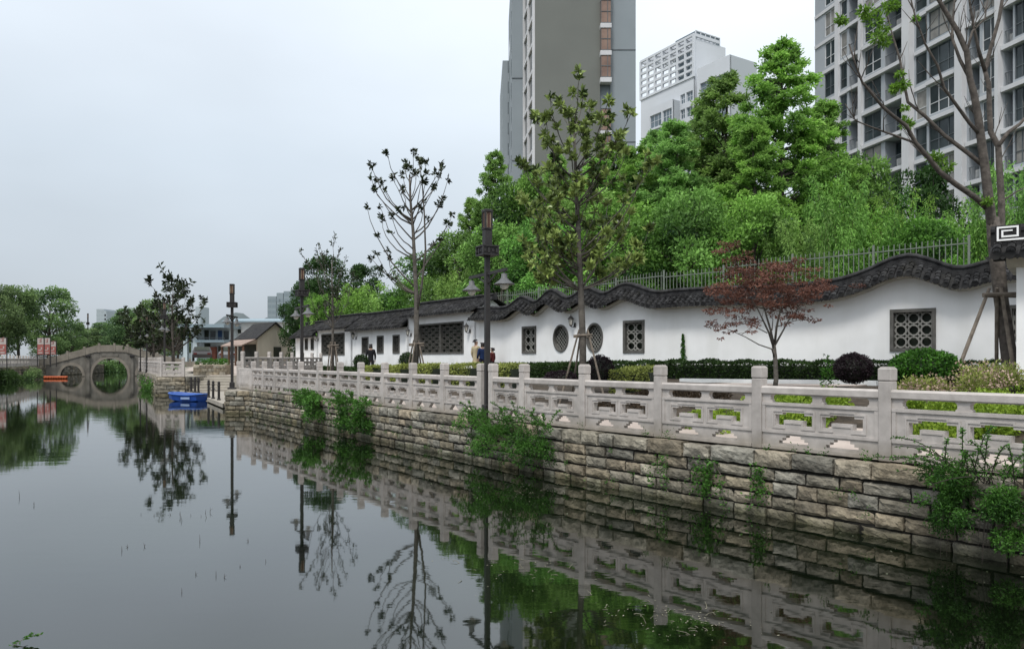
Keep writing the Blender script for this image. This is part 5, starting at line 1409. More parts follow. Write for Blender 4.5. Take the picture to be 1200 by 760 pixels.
# front right annex
a0 = Vector((39.7, 140, 0)); a1 = a0 + dl * 8.4
hol, todo = [], []
for fl in range(6, 18):
    v = 1 + 3 * fl
    for (u0, u1) in ((.8, 4.0), (4.9, 7.6)): hol.append((u0, u1, v + .5, v + 2.4)); todo.append((u0, u1, v + .5, v + 2.4))
facade(t2, a1, dL, 8.4, 1, 57.4, hol, M_t2, name='annex_wall')
for t in todo: pane(t2, a1, dL, *t, .25, M_pane2, M_t2g, 2, 2, .10)
mb = MB(); a2 = a0 + dr * 7.4; a3 = a2 + dl * 9; mb.prism([(a0.x, a0.y), (a2.x, a2.y), (a3.x, a3.y), ((a1 + dr * .4).x, (a1 + dr * .4).y), ((a0 + dr * .4).x, (a0 + dr * .4).y)], 1, 57.4); mb.build('annex_side', M_t2g, t2)
gb = C0 + dr * 4.5 + dl * 4; mb = MB(); mb.prism([(gb.x, gb.y), ((gb + dr * 7).x, (gb + dr * 7).y), ((gb + dr * 7 + dl * 6).x, (gb + dr * 7 + dl * 6).y), ((gb + dl * 6).x, (gb + dl * 6).y)], 57, 68.5); gl = mb.build('roof_glass_box', M_pane2, t2)
mb = MB()
for i in range(6): b_ = gb + dr * (7 * i / 5); mb.bar(b_ + up * 64 - nrm * 0, b_ + up * 68.6, .2, .2, up=dr)
for zz in (65.5, 68.5): mb.bar(gb + up * zz, gb + dr * 7 + up * zz, .2, .2)
mb.build('mullion', M_t2, gl)

# ---- far hazy towers and hills
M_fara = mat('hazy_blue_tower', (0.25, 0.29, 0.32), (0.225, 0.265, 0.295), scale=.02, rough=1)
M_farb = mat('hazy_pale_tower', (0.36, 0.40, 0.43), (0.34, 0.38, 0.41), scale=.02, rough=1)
def far_tower(label, px0, px1, top, Y, m, steps=((0, 1, 0),)):
    a, b_ = P(px0, 420, Y), P(px1, 420, Y); w = b_.x - a.x; zt = CAMZ + (HZ - top) * Y / F
    r = thing('far_tower', label, 'building', (a.x, Y, 1)); mb = MB(); wb = MB()
    for (f0, f1, dz) in steps:
        x0, x1 = a.x + w * f0, a.x + w * f1; zz = zt - dz * Y / F
        mb.prism([(x0, Y), (x1, Y), (x1, Y + 18), (x0, Y + 18)], 0, zz)
        nf = int(zz / 3.2); nc = max(2, int((x1 - x0) / 4))
        for i in range(nf):
            for j in range(nc):
                cx_ = x0 + (x1 - x0) * (j + .5) / nc; wb.add([(cx_ - 1, Y - .05, 3.2 * i + 1), (cx_ + 1, Y - .05, 3.2 * i + 1), (cx_ + 1, Y - .05, 3.2 * i + 2.6), (cx_ - 1, Y - .05, 3.2 * i + 2.6)], [(0, 1, 2, 3)])
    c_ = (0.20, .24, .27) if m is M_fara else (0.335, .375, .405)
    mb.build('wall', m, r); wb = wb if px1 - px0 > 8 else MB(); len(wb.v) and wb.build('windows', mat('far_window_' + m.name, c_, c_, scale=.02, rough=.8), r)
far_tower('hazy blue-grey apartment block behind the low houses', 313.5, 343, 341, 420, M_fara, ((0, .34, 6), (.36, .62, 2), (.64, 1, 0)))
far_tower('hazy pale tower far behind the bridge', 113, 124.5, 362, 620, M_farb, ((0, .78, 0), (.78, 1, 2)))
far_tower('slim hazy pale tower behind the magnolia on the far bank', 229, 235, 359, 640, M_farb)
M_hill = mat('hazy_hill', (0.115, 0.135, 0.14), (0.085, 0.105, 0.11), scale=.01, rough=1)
def ridge_hill(name, pts, Y):
    mb = MB(); vs = []; n = len(pts)
    for (px, py) in pts: p = P(px, py, Y); vs += [(p.x, Y - 60, 0), (p.x, Y, p.z), (p.x, Y + 120, 0)]
    fs = []
    for i in range(n - 1):
        for k in range(2): fs.append((i * 3 + k, (i + 1) * 3 + k, (i + 1) * 3 + k + 1, i * 3 + k + 1))
    mb.add(vs, fs); tag(mb.build(name, M_hill, smooth=True), kind='structure')
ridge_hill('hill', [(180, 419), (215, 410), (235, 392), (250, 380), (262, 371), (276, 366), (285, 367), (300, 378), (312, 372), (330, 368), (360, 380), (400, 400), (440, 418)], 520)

# ---- blue two-storey shop
M_blue = mat('pale_blue_panel', (0.47, 0.54, 0.57), (0.40, 0.47, 0.50), scale=1, rough=.7, stain=.3, stain_scale=.5)
M_blueroof = mat('blue_roof_sheet', (0.25, 0.32, 0.36), (0.20, 0.265, 0.30), scale=1, rough=.6)
M_brick = mat('red_brick', (0.22, 0.085, 0.06), (0.15, 0.055, 0.04), scale=6, rough=.9)
M_tan = mat('tan_plaster', (0.66, 0.63, 0.54), (0.56, 0.53, 0.44), scale=.6, rough=.95, stain=.4, stain_scale=.5, streak=True)
sh = thing('blue_shop', 'two-storey shop with pale blue columns and an open upper gallery', 'building', (-31, 80, 1.7))
yS = 80.0; zS = lambda py: CAMZ + (HZ - py) * yS / F; xS = lambda px: (px - 600) / F * yS
mb = MB(); mb.box(((xS(217) + xS(263)) / 2, yS + 4, (1.7 + zS(383)) / 2), (xS(263) - xS(217), 5, zS(383) - 1.7)); mb.build('wall', M_blue, sh)
mb = MB(); mb.box(((xS(214) + xS(265)) / 2, yS + 3, zS(382)), (xS(265) - xS(214) + .3, 8, .35)); mb.build('roof', M_blueroof, sh)
mb = MB(); mb.box(((xS(230) + xS(263)) / 2, yS + .8, zS(399.5)), (xS(263) - xS(230), 2.0, .25)); mb.build('gallery_floor', M_blueroof, sh)
for a, b_ in ((215, 219.5), (226, 231)):
    mb = MB(); mb.box(((xS(a) + xS(b_)) / 2, yS + .2, (1.7 + zS(384)) / 2), (xS(b_) - xS(a), .5, zS(384) - 1.7)); mb.build('column', M_blue, sh)
mb = MB(); mb.bar((xS(231), yS + .0, zS(395.5)), (xS(263), yS, zS(395.5)), .07)
for i in range(22): x = xS(231) + (xS(263) - xS(231)) * i / 21; mb.bar((x, yS, zS(399)), (x, yS, zS(395.5)), .035)
mb.build('gallery_rail', M_dfr, sh)
for a, b_, c, e, m_, nm in ((233, 238, 386, 398, M_dark, 'window'), (240, 246, 387, 397, M_pane, 'window'), (249, 254, 386.5, 399, mat('blue_door', (.05, .10, .22)), 'door'), (256, 262, 387, 397, M_pane, 'window'), (233, 240, 402, 417, M_dark, 'shopfront'), (249.5, 256, 405, 419, M_dark, 'shopfront'), (220.5, 225.5, 387, 397, M_dark, 'window'), (220.5, 225.5, 403, 418, M_dark, 'shopfront')):
    mb = MB(); mb.box(((xS(a) + xS(b_)) / 2, yS + 1.47, (zS(c) + zS(e)) / 2), (xS(b_) - xS(a), .08, zS(c) - zS(e))); mb.build(nm, m_, sh)
mb = MB(); mb.box(((xS(241.5) + xS(248)) / 2, yS + 1.3, (1.7 + zS(406)) / 2), (xS(248) - xS(241.5), .5, zS(406) - 1.7)); mb.build('brick_pier', M_brick, sh)
hb = thing('blue_roof_hall', 'pale hall with a blue sheet roof behind the tan gabled house', 'building', (-27, 84, 1.7))
yS = 84.0
mb = MB(); mb.box(((xS(264) + xS(338)) / 2, yS + 4, (1.7 + zS(376)) / 2), (xS(338) - xS(264), 8, zS(376) - 1.7)); mb.build('wall', mat('pale_hall_wall', (.62, .64, .63), (.55, .57, .56), scale=.5), hb)
mb = MB(); x0, x1 = xS(262), xS(340); mb.add([(x0, yS - .6, zS(377.5)), (x1, yS - .6, zS(377.5)), (x1, yS + 4, zS(371)), (x0, yS + 4, zS(371)), (x0, yS + 8.6, zS(377)), (x1, yS + 8.6, zS(377)), (x0, yS - .6, zS(376)), (x1, yS - .6, zS(376))], [(6, 7, 2, 3), (3, 2, 5, 4), (0, 1, 7, 6)]); mb.build('roof', M_blueroof, hb)
mb = MB(); mb.box((xS(279.5), yS - .02, zS(387)), (xS(282.5) - xS(276.5), .1, .6)); mb.build('window', M_dark, hb)
mb = MB(); mb.box((xS(266), yS - .5, (1.7 + zS(380)) / 2), (.5, .5, zS(380) - 1.7)); mb.build('column', M_dfr, hb)

# ---- tan gabled house with porch
gh = thing('gabled_house', 'small tan gabled house with a dark tiled roof and a brown porch', 'house', (-21, 66, 1.4))
ga, gbv = Vector((-21.55, 65, 0)), Vector((-20.1, 70, 0)); gdir = (gbv - ga).normalized(); gl_ = (gbv - ga).length; rd = Vector((-.62, .78, 0)).normalized()
bkl = 5.0; ez, rz_ = CAMZ + (HZ - 396) * 65 / F, CAMZ + (HZ - 379) * 67 / F
mid = (ga + gbv) / 2
v5 = [ga, gbv, gbv, mid, ga]; zz5 = [1.0, 1.0, ez + .1, rz_, ez]
mb = MB(); mb.add([(p.x, p.y, z_) for p, z_ in zip(v5, zz5)] + [((p + rd * bkl).x, (p + rd * bkl).y, z_) for p, z_ in zip(v5, zz5)], [(0, 1, 2, 3, 4), (9, 8, 7, 6, 5)] + [(i, i + 5, (i + 1) % 5 + 5, (i + 1) % 5) for i in range(5)]); mb.build('wall', M_tan, gh)
mb = MB()
for s, (pp, zz) in ((1, (ga, ez)), (-1, (gbv, ez + .1))):
    dd = (pp - mid); e = mid + dd * 1.12; ze_ = rz_ + (zz - rz_) * 1.12
    A_, B_ = mid - rd * .25, mid + rd * (bkl + .3); C_, D_ = e + rd * (bkl + .3), e - rd * .25
    mb.hexa([(A_.x, A_.y, rz_ + .02), (D_.x, D_.y, ze_ + .02), (C_.x, C_.y, ze_ + .02), (B_.x, B_.y, rz_ + .02), (A_.x, A_.y, rz_ + .18), (D_.x, D_.y, ze_ + .14), (C_.x, C_.y, ze_ + .14), (B_.x, B_.y, rz_ + .18)])
mb.build('roof', M_tile, gh)
nG = Vector((gdir.y, -gdir.x, 0)); c = ga + gdir * (gl_ * .56) + nG * .02
mb = MB(); mb.bar((c - gdir * .55) + Vector((0, 0, 2.35)), (c + gdir * .55) + Vector((0, 0, 2.35)), .1, 1.35); mb.build('window', M_dark, gh)
# porch: brown sheet roof over posts on the left side
po = -gdir
mb = MB(); a_, b2 = ga - rd * .1, ga + rd * 5.2; oz = ez - .1
mb.hexa([(a_.x, a_.y, oz), (b2.x, b2.y, oz), ((b2 + po * 2.2).x, (b2 + po * 2.2).y, oz - .6), ((a_ + po * 2.2).x, (a_ + po * 2.2).y, oz - .6), (a_.x, a_.y, oz + .1), (b2.x, b2.y, oz + .1), ((b2 + po * 2.2).x, (b2 + po * 2.2).y, oz - .5), ((a_ + po * 2.2).x, (a_ + po * 2.2).y, oz - .5)])
mb.build('porch_roof', mat('brown_porch_roof', (.30, .225, .185), (.22, .165, .135), scale=1.5, rough=.8), gh)
for t in (0, .33, .66, 1):
    p = a_.lerp(b2, t) + po * 2.0; mb = MB(); mb.box((p.x, p.y, (1.3 + oz - .6) / 2), (.16, .16, oz - .6 - 1.3)); mb.build('porch_post', mat('brown_timber', (.10, .055, .035)), gh)
mb = MB(); a2_, b3 = ga + po * .03 + rd * .3, ga + po * .03 + rd * 4.6; mb.bar(a2_ + Vector((0, 0, 2.4)), b3 + Vector((0, 0, 2.4)), .05, 1.6); mb.build('porch_opening', M_dark, gh)
# ================================================================== trees
def limb(rnd, p, d, L, r0, r1, n=5, wob=.12, up=0.05):
    pts = [Vector(p)]; d = Vector(d).normalized()
    for i in range(n):
        d = (d + Vector((rnd.uniform(-wob, wob), rnd.uniform(-wob, wob), rnd.uniform(-wob * .6, wob * .6) + up))).normalized()
        pts.append(pts[-1] + d * (L / n))
    return pts, [r0 + (r1 - r0) * i / n for i in range(n + 1)]

def tree_root(name, label, cat='tree', group=None): return thing(name, label, cat, (0, 0, 0), group)

def broadleaf(label, seed, m, H=10, Rr=3.2, base=2.2, n=46, per=330, leaf=.24, name='broadleaf_tree', squash=1.0, bark=None, rmin=.24, rmax=.42, nlow=True):
    rnd = random.Random(seed); r = tree_root(name, label)
    tb = MB(); tp, tr = limb(rnd, (0, 0, -.1), (0, 0, 1), H * .8, H * .022, H * .006, 8, .05, .02); tb.tube(tp, tr, 7)
    cent, rad = [], []
    for i in range(n):
        a = rnd.uniform(0, 2 * math.pi); t = rnd.uniform(0, 1) ** .8
        zz = base + (H - base) * t
        prof = math.sin(math.pi * min(1, max(0.02, .12 + .80 * t))) ** .7
        q = Rr * prof * math.sqrt(rnd.uniform(.25, 1)); rc = Rr * rnd.uniform(rmin, rmax) * (1.1 - .35 * t)
        cent.append((q * math.cos(a), q * math.sin(a), zz - rc * .5)); rad.append(rc)
    for c in cent[::2]:
        k = min(len(tp) - 2, max(1, int(len(tp) * min(.9, (c[2] * .7) / (H * .8)))))
        s = tp[k]; e = Vector(c); mid = s.lerp(e, .5) + Vector((0, 0, .25)); tb.tube([s, mid, e], [tr[k] * .5, tr[k] * .32, .012], 5)
    tb.build('trunk', bark or M_bark, r)
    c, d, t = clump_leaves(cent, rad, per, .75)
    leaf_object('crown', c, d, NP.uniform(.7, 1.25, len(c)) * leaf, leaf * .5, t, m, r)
    return r

def redwood(label, seed, m, H=12, Rr=2.9, base=1.0, levels=38, leaf=.135, name='conifer_tree', dens=1.0):
    """feathery conical tree: whorls of drooping branch sprays"""
    rnd = random.Random(seed); r = tree_root(name, label); tb = MB()
    tp, tr = limb(rnd, (0, 0, -.1), (0, 0, 1), H * .97, H * .017, .02, 9, .02, .02); tb.tube(tp, tr, 7)
    Cs, Ds, Ts = [], [], []
    p1, p2, p3 = rnd.uniform(0, 6), rnd.uniform(0, 6), rnd.uniform(0, 6)
    for i in range(levels):
        t = (i + rnd.uniform(0, .7)) / levels; zz = base + (H - base) * t
        nb = rnd.randint(4, 6); z_lv = zz
        for k in range(nb):
            zz = z_lv + rnd.uniform(-.7, .7) * (1 - t); a = rnd.uniform(0, 2 * math.pi); lump = .92 + (1 - t) ** .5 * (.20 * math.sin(a * 2 + p1 + t * 9) + .14 * math.sin(a * 3 + t * 23 + p2))
            L = Rr * 1.12 * ((1 - t) ** .76) * rnd.uniform(.55, 1.12) * lump + .12
            if t < .2: L *= .7 + 1.5 * t
            pts = []; ns = 8; rise = rnd.uniform(.25, .75) + .3 * t
            for s in range(ns + 1):
                q = s / ns; pts.append(Vector((L * q * math.cos(a), L * q * math.sin(a), zz + L * (rise * q - .34 * q * q))))
            if L > .5: tb.tube(pts[::4], [.03, .018, .006], 4)
            tint = min(1, max(0, rnd.uniform(.05, .8) + .18 * t))
            # sub-sprays along the branch
            for sp_ in range(int(5 + 7 * L)):
                q0 = rnd.uniform(.18, 1.0) ** .8; j = min(int(q0 * ns), ns - 1); b0_ = pts[j].lerp(pts[j + 1], q0 * ns - j)
                sd = rnd.choice((-1, 1)) * rnd.uniform(.1, 1.2); sl_ = (.17 + .22 * L * (1 - q0 * .6)) * rnd.uniform(.6, 1.2)
                dv = np.array([math.cos(a + sd), math.sin(a + sd), rnd.uniform(-.35, .35)]); cnt = int((17 + 34 * sl_) * dens)
                u = NP.uniform(0, 1, cnt); c = np.array(b0_) + dv * (u * sl_)[:, None] + NP.normal(0, .055, (cnt, 3)) - np.array([0, 0, .22]) * (u * u * sl_)[:, None]
                Cs.append(c); Ds.append(dv * .7 + rnd_dirs(cnt) * .75 + np.array([0, 0, -.12])); Ts.append(np.clip(tint * .75 - .05 + .42 * (q0 - .35) + .10 * u + NP.normal(0, .12, cnt), 0, 1))  # outer sprays tinted lighter, inner darker: crown highlights and gaps put into colour
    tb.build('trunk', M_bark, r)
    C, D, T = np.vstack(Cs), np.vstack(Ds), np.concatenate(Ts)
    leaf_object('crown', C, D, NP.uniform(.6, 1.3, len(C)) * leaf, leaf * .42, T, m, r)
    return r

def bamboo(label, seed, m, H=8, Rr=2.4, culms=44, name='bamboo_clump', per=420):
    rnd = random.Random(seed); r = tree_root(name, label, 'bamboo'); tb = MB(); Cs, Ds, Ts = [], [], []
    for i in range(culms):
        a = rnd.uniform(0, 2 * math.pi); b0 = Vector((rnd.gauss(0, Rr * .32), rnd.gauss(0, Rr * .32), 0)); h = H * rnd.uniform(.45, 1.0); lean = Rr * rnd.uniform(.2, .8)
        pts = []
        for s in range(9):
            q = s / 8; pts.append(b0 + Vector((math.cos(a) * lean * q ** 2.2, math.sin(a) * lean * q ** 2.2, h * (q - .10 * q ** 5))))
        tb.tube(pts[::2], [.03, .026, .02, .013, .005], 5)
        k = per; q = NP.uniform(.22, 1, k) ** .75; P0 = np.array(pts); ii = np.clip((q * 8).astype(int), 0, 7); fr = (q * 8 - ii)[:, None]
        bp__ = P0[ii] * (1 - fr) + P0[ii + 1] * fr; sp_ = .20 + .42 * np.sin(np.pi * np.clip(q * .95, 0, 1))
        off = rnd_dirs(k) * (sp_ * NP.uniform(.2, 1, k))[:, None]; off[:, 2] -= .12
        Cs.append(bp__ + off); Ds.append(off * 1.2 + np.array([math.cos(a) * .4, math.sin(a) * .4, -.35]) + rnd_dirs(k) * .6)
        Ts.append(np.clip(rnd.uniform(.15, .8) + NP.normal(0, .14, k) + .2 * (q - .6), 0, 1))
    tb.build('culms', mat('bamboo_culm', (.12, .17, .05), (.08, .11, .03)), r)
    C, D, T = np.vstack(Cs), np.vstack(Ds), np.concatenate(Ts)
    leaf_object('foliage', C, D, NP.uniform(.7, 1.3, len(C)) * .19, .058, T, m, r)
    return r

def place(r, px, ytop, Y, wpx, H0, W0, rz=0, gz=.9):
    Hn = CAMZ + (HZ - ytop) * Y / F - gz; p = P(px, 420, Y); sx = (wpx * Y / F) / W0
    r.location = (p.x, Y, gz); r.scale = (sx, sx, Hn / H0); r.rotation_euler = (0, 0, rz)
    return r

# prototypes, first one placed itself, the others copied
protos = {}
def bg_tree(kind, px, ytop, Y, wpx, label, group=None, gz=.9):
    variants = {'red': 3, 'mid': 3, 'dark': 2, 'bam': 2, 'far': 2}[kind]
    lst = protos.setdefault(kind, []); i = R_.randrange(variants) if len(lst) >= variants else len(lst)
    if len(lst) < variants:
        s = 31 + 7 * len(lst) + len(kind)
        if kind == 'red': o = redwood(label, s, L_red, H=12, Rr=2.9)
        elif kind == 'mid': o = broadleaf(label, s, L_mid, n=60, per=300, base=1.5)
        elif kind == 'dark': o = broadleaf(label, s, L_dark, n=60, per=320, base=1.2)
        elif kind == 'bam': o = bamboo(label, s, L_bamboo)
        else: o = broadleaf(label, s, L_far, n=52, per=190, base=2.6, leaf=.30)
        lst.append(o)
    else:
        o = copy_tree(lst[i]); o['label'] = label
        if 'group' in o: del o['group']
    if group: o['group'] = group
    H0, W0 = {'red': (12, 5.6), 'mid': (10, 6.6), 'dark': (10, 6.6), 'bam': (7.6, 5.2), 'far': (10, 6.6)}[kind]
    place(o, px, ytop, Y, wpx, H0, W0, R_.uniform(0, 6.28), gz)
    return o
G1 = 'trees growing behind the garden wall'
for t in [
    ('red', 915, 50, 40, 205, 'tallest feathery conifer, its pointed top standing left of the right tower'),
    ('red', 846, 86, 43, 190, 'pointed feathery conifer in front of the white pergola tower'),
    ('red', 884, 145, 37, 170, 'feathery conifer filling the gap between the two tallest conifers'),
    ('red', 968, 118, 44, 150, 'feathery conifer at the left edge of the right tower'),
    ('red', 790, 142, 41, 165, 'feathery conifer below the left side of the white pergola tower'),
    ('red', 745, 172, 43, 150, 'feathery conifer below the right edge of the central tower'),
    ('red', 700, 185, 42, 150, 'feathery conifer directly behind the leafy magnolia'),
    ('red', 652, 182, 45, 130, 'feathery conifer below the blank face of the central tower'),
    ('mid', 612, 205, 44, 110, 'round green tree below the left side of the central tower'),
    ('red', 580, 178, 55, 95, 'slender conifer standing left of the central tower'),
    ('red', 553, 232, 60, 80, 'small dark tree behind the lantern of the tall lamp'),
    ('mid', 640, 262, 37, 120, 'green tree behind the right arm of the tall lamp'),
    ('mid', 585, 262, 41, 100, 'green tree behind the tall street lamp'),
    ('mid', 730, 238, 35, 130, 'green tree above the bars of the metal fence right of the magnolia'),
    ('mid', 810, 222, 34, 130, 'green tree above the fence left of the red maple'),
    ('mid', 880, 232, 33, 120, 'green tree behind the red maple'),
    ('dark', 1082, 196, 40, 105, 'dark green tree in front of the right tower'),
    ('red', 768, 152, 47, 150, 'feathery conifer seen between the central tower and the white pergola tower'),
    ('red', 722, 168, 48, 140, 'feathery conifer directly under the bay windows of the central tower'),
    ('red', 822, 128, 48, 160, 'feathery conifer covering the lower floors of the white pergola tower'),
    ('red', 622, 196, 50, 120, 'feathery conifer under the left corner of the central tower'),
    ('mid', 688, 222, 40, 150, 'green tree behind the crown of the leafy magnolia'),
    ('mid', 1010, 185, 46, 110, 'green tree at the foot of the balconies of the right tower'),
    ('bam', 1062, 200, 39, 100, 'light green bamboo clump left of the dark tree by the right tower'),
    ('bam', 985, 186, 34, 110, 'tall light green bamboo clump right of the tallest conifer'),
    ('bam', 940, 235, 32, 110, 'light green bamboo clump behind the right side of the red maple'),
    ('bam', 1035, 222, 35, 110, 'light green bamboo clump below the balconies of the right tower'),
    ('bam', 1130, 215, 34, 120, 'light green bamboo clump left of the bare tree trunk'),
    ('bam', 1192, 165, 33, 120, 'light green bamboo clump above the gate block'),
    ('mid', 1085, 255, 33, 110, 'low green tree above the fence near the square window'),
    ('mid', 540, 268, 46, 100, 'green tree right of the sparse tall tree'),
    ('mid', 500, 292, 48, 95, 'green tree behind the trunk of the sparse tall tree'),
    ('bam', 455, 318, 50, 95, 'pale green bamboo clump behind the three narrow windows'),
    ('bam', 415, 326, 54, 80, 'pale green bamboo clump right of the round dark tree'),
    ('bam', 525, 305, 43, 90, 'pale green bamboo clump above the wide double window'),
    ('dark', 385, 301, 66, 85, 'large round dark tree behind the small twiggy tree'),
    ('dark', 360, 328, 64, 60, 'round dark tree right of the tan gabled house'),
    ('dark', 430, 312, 70, 70, 'dark tree top behind the pale bamboo'),
    ('mid', 375, 345, 58, 55, 'green tree above the roof of the large dark window'),
]:
    bg_tree(*t, group=G1)
G2 = 'trees on the far banks'
for t in [
    ('far', 57, 336, 92, 66, 'tall green tree on the left bank right beside the red banners', 1.2),
    ('far', 22, 336, 86, 60, 'green tree on the left bank near the picture edge', 1.2),
    ('far', -8, 330, 80, 60, 'tall green tree cut by the left picture edge', 1.2),
    ('far', 84, 378, 102, 40, 'low green tree on the left bank at the bridge end', 1.2),
    ('far', 100, 384, 125, 60, 'low rounded tree behind the left end of the bridge', 1.2),
    ('far', 128, 378, 130, 60, 'rounded tree behind the crown of the bridge', 1.2),
    ('far', 155, 362, 112, 62, 'rounded tree behind the right end of the bridge', 1.2),
    ('far', 182, 350, 100, 55, 'green tree behind the two lamps near the bridge', 1.2),
    ('far', 208, 372, 98, 50, 'green tree left of the blue shop', 1.2),
    ('far', 112, 400, 160, 60, 'low distant bush line seen above the bridge crown', .5),
    ('far', 72, 395, 140, 60, 'low distant trees above the left bridge ramp', .5),
    ('far', 140, 398, 118, 26, 'small pale round tree above the bridge parapet', 1.2),
]:
    bg_tree(*t[:6], group=G2, gz=t[6])
mb_far = []
for i, (x, y, hh) in enumerate([(-62, 118, 1.0), (-66, 132, 1.2), (-62, 150, 1.2), (-56, 153, 1.2), (-50, 152, 1.4)]):
    c, d, t = clump_leaves([(x + NP.uniform(-4, 4), y + NP.uniform(-3, 3), NP.uniform(0, hh)) for k in range(16)], NP.uniform(.8, 1.4, 16), 60, .7)
    mb_far.append((c, d, t))
o = leaf_object('bank_vegetation', np.vstack([a[0] for a in mb_far]), np.vstack([a[1] for a in mb_far]), .4, .2, np.concatenate([a[2] for a in mb_far]), L_far, None); tag(o, kind='stuff')

# ---- magnolias and thin trees with visible limbs
def limbed_tree(label, name, px, ybase_z, Y, trunk_px, limbs_px, tipspread, leafm, nleaf, leafL, bark, r0, seed, twigs=3, rosette=.16, wleaf=.38, extra=0, depth=1.0, tip_every=True):
    """trunk and limbs given as pixel paths at depth Y with a random spread in depth; rosettes of leaves at the tips"""
    rnd = random.Random(seed); b0 = P(px, 420, Y); r = thing(name, label, 'tree', (b0.x, Y, ybase_z)); tb = MB(); tips = []
    tr = [P(x, y, Y) for x, y in trunk_px]; tr[0].z = ybase_z - .05
    n = len(tr); tb.tube(tr, [r0 * (1 - .72 * i / (n - 1)) for i in range(n)], 9)
    for (pts, w) in limbs_px:
        off = rnd.uniform(-1, 1) * depth; m_ = len(pts)
        q = [P(x, y, Y) + Vector((0, off * (i / (m_ - 1)) ** 1.0, 0)) for i, (x, y) in enumerate(pts)]
        tb.tube(q, [max(.007, w * (1 - .8 * i / (m_ - 1))) for i in range(m_)], 6)
        tips.append((q[-1], (q[-1] - q[-2]).normalized()))
        for k in range(twigs):
            t = rnd.uniform(.35, .95) * (m_ - 1); i = int(t); s = q[i].lerp(q[i + 1], t - i)
            dd = ((q[i + 1] - q[i]).normalized() + Vector((rnd.uniform(-.8, .8), rnd.uniform(-.9, .9), rnd.uniform(-.1, .8)))).normalized()
            tp, rr_ = limb(rnd, s, dd, tipspread * rnd.uniform(.45, 1.1), .010, .004, 4, .16, .10); tb.tube(tp, rr_, 4); tips.append((tp[-1], (tp[-1] - tp[-2]).normalized()))
            for e in range(extra):
                j = rnd.randint(1, 3); d2 = (dd + Vector((rnd.uniform(-.9, .9), rnd.uniform(-.9, .9), rnd.uniform(-.3, .8)))).normalized()
                t2_, r2_ = limb(rnd, tp[j], d2, tipspread * rnd.uniform(.3, .6), .006, .003, 3, .16, .08); tb.tube(t2_, r2_, 4); tips.append((t2_[-1], (t2_[-1] - t2_[-2]).normalized()))
    tb.build('trunk', bark, r, smooth=True)
    Cs, Ds, Ts, Ls = [], [], [], []
    for (p, dv) in tips:
        k = max(3, int(nleaf * rnd.uniform(.6, 1.3))); dd = rnd_dirs(k) * .95 + np.array(dv) * .55
        back = NP.uniform(0, rosette, k)
        Cs.append(np.array(p) - np.array(dv) * back[:, None] + rnd_dirs(k) * .02); Ds.append(dd); Ts.append(np.clip(rnd.uniform(.1, .75) + NP.normal(0, .2, k), 0, 1)); Ls.append(NP.uniform(.7, 1.2, k) * leafL)
    L_ = np.concatenate(Ls)
    leaf_object('leaves', np.vstack(Cs), np.vstack(Ds), L_, L_ * wleaf, np.concatenate(Ts), leafm, r)
    return r
def vase(rnd, trunk, tips, ylow, w):
    """limbs that leave the trunk low, run up along it and bend out to the given tips"""
    out = []
    def tx(y):
        for (xa, ya), (xb, yb) in zip(trunk, trunk[1:]):
            if yb <= y <= ya: return xa + (xb - xa) * (ya - y) / max(ya - yb, 1e-6)
        return trunk[-1][0]
    ytop = trunk[-1][1]
    for (x, y) in tips:
        dx = x - tx(max(y, ytop))
        ys_ = min(ylow, y + abs(dx) * rnd.uniform(.55, 1.25) + rnd.uniform(8, 36)); ys_ = max(ys_, ytop + 4); xs__ = tx(ys_)
        if ys_ - y < 4: ys_ = y + 8
        cx_, cy_ = xs__ + (x - xs__) * rnd.uniform(.6, .95), ys_ + (y - ys_) * rnd.uniform(.2, .55)
        pts = []
        for k in range(7):
            t = k / 6; pts.append(((1 - t) ** 2 * xs__ + 2 * t * (1 - t) * cx_ + t * t * x + (rnd.uniform(-1, 1) if 0 < k < 6 else 0), (1 - t) ** 2 * ys_ + 2 * t * (1 - t) * cy_ + t * t * y + (rnd.uniform(-1, 1) if 0 < k < 6 else 0)))
        out.append((pts, w * min(1.3, .55 + math.hypot(x - xs__, y - ys_) / 120)))
    return out
def ell(rnd, cx_, cy_, rx, ry, n):
    out = []
    for i in range(n):
        a, q = rnd.uniform(0, 6.283), math.sqrt(rnd.uniform(.02, 1)); out.append((cx_ + rx * q * math.cos(a), cy_ + ry * q * math.sin(a)))
    return out
rnd = random.Random(21)
T1 = [(95, 130), (105, 100), (120, 190), (95, 245), (125, 265), (130, 235), (170, 80), (205, 55), (180, 145), (175, 265), (255, 65), (235, 100), (300, 100), (340, 92), (370, 145), (350, 115), (345, 205), (375, 245), (370, 290), (290, 160), (205, 170), (330, 180), (300, 140), (140, 370), (95, 410), (130, 405), (140, 155), (250, 110), (160, 200), (285, 220), (140, 450), (310, 360), (200, 110), (265, 70)]
T1 = [(400 + x / 2.923, 160 + y / 2.923) for x, y in T1]
tr1 = [(487, 424), (488, 390), (488, 350), (486, 310), (484, 270), (481, 235), (480, 205)]
lb = vase(rnd, tr1, T1, 345, .026) + [([(488, 368), (495, 335), (500, 295), (499, 250), (497, 215), (493, 190)], .05)]
z1 = ground_z(*P(487, 420, 26.5).xy)
limbed_tree('tall sparse magnolia with bare limbs and tufts of dark leaves in front of the galleries', 'magnolia_tree', 487, z1, 26.5, tr1, lb, .32, L_magd, 15, .165, M_bark2, .105, 5, twigs=1, rosette=.14, wleaf=.42, depth=1.1)
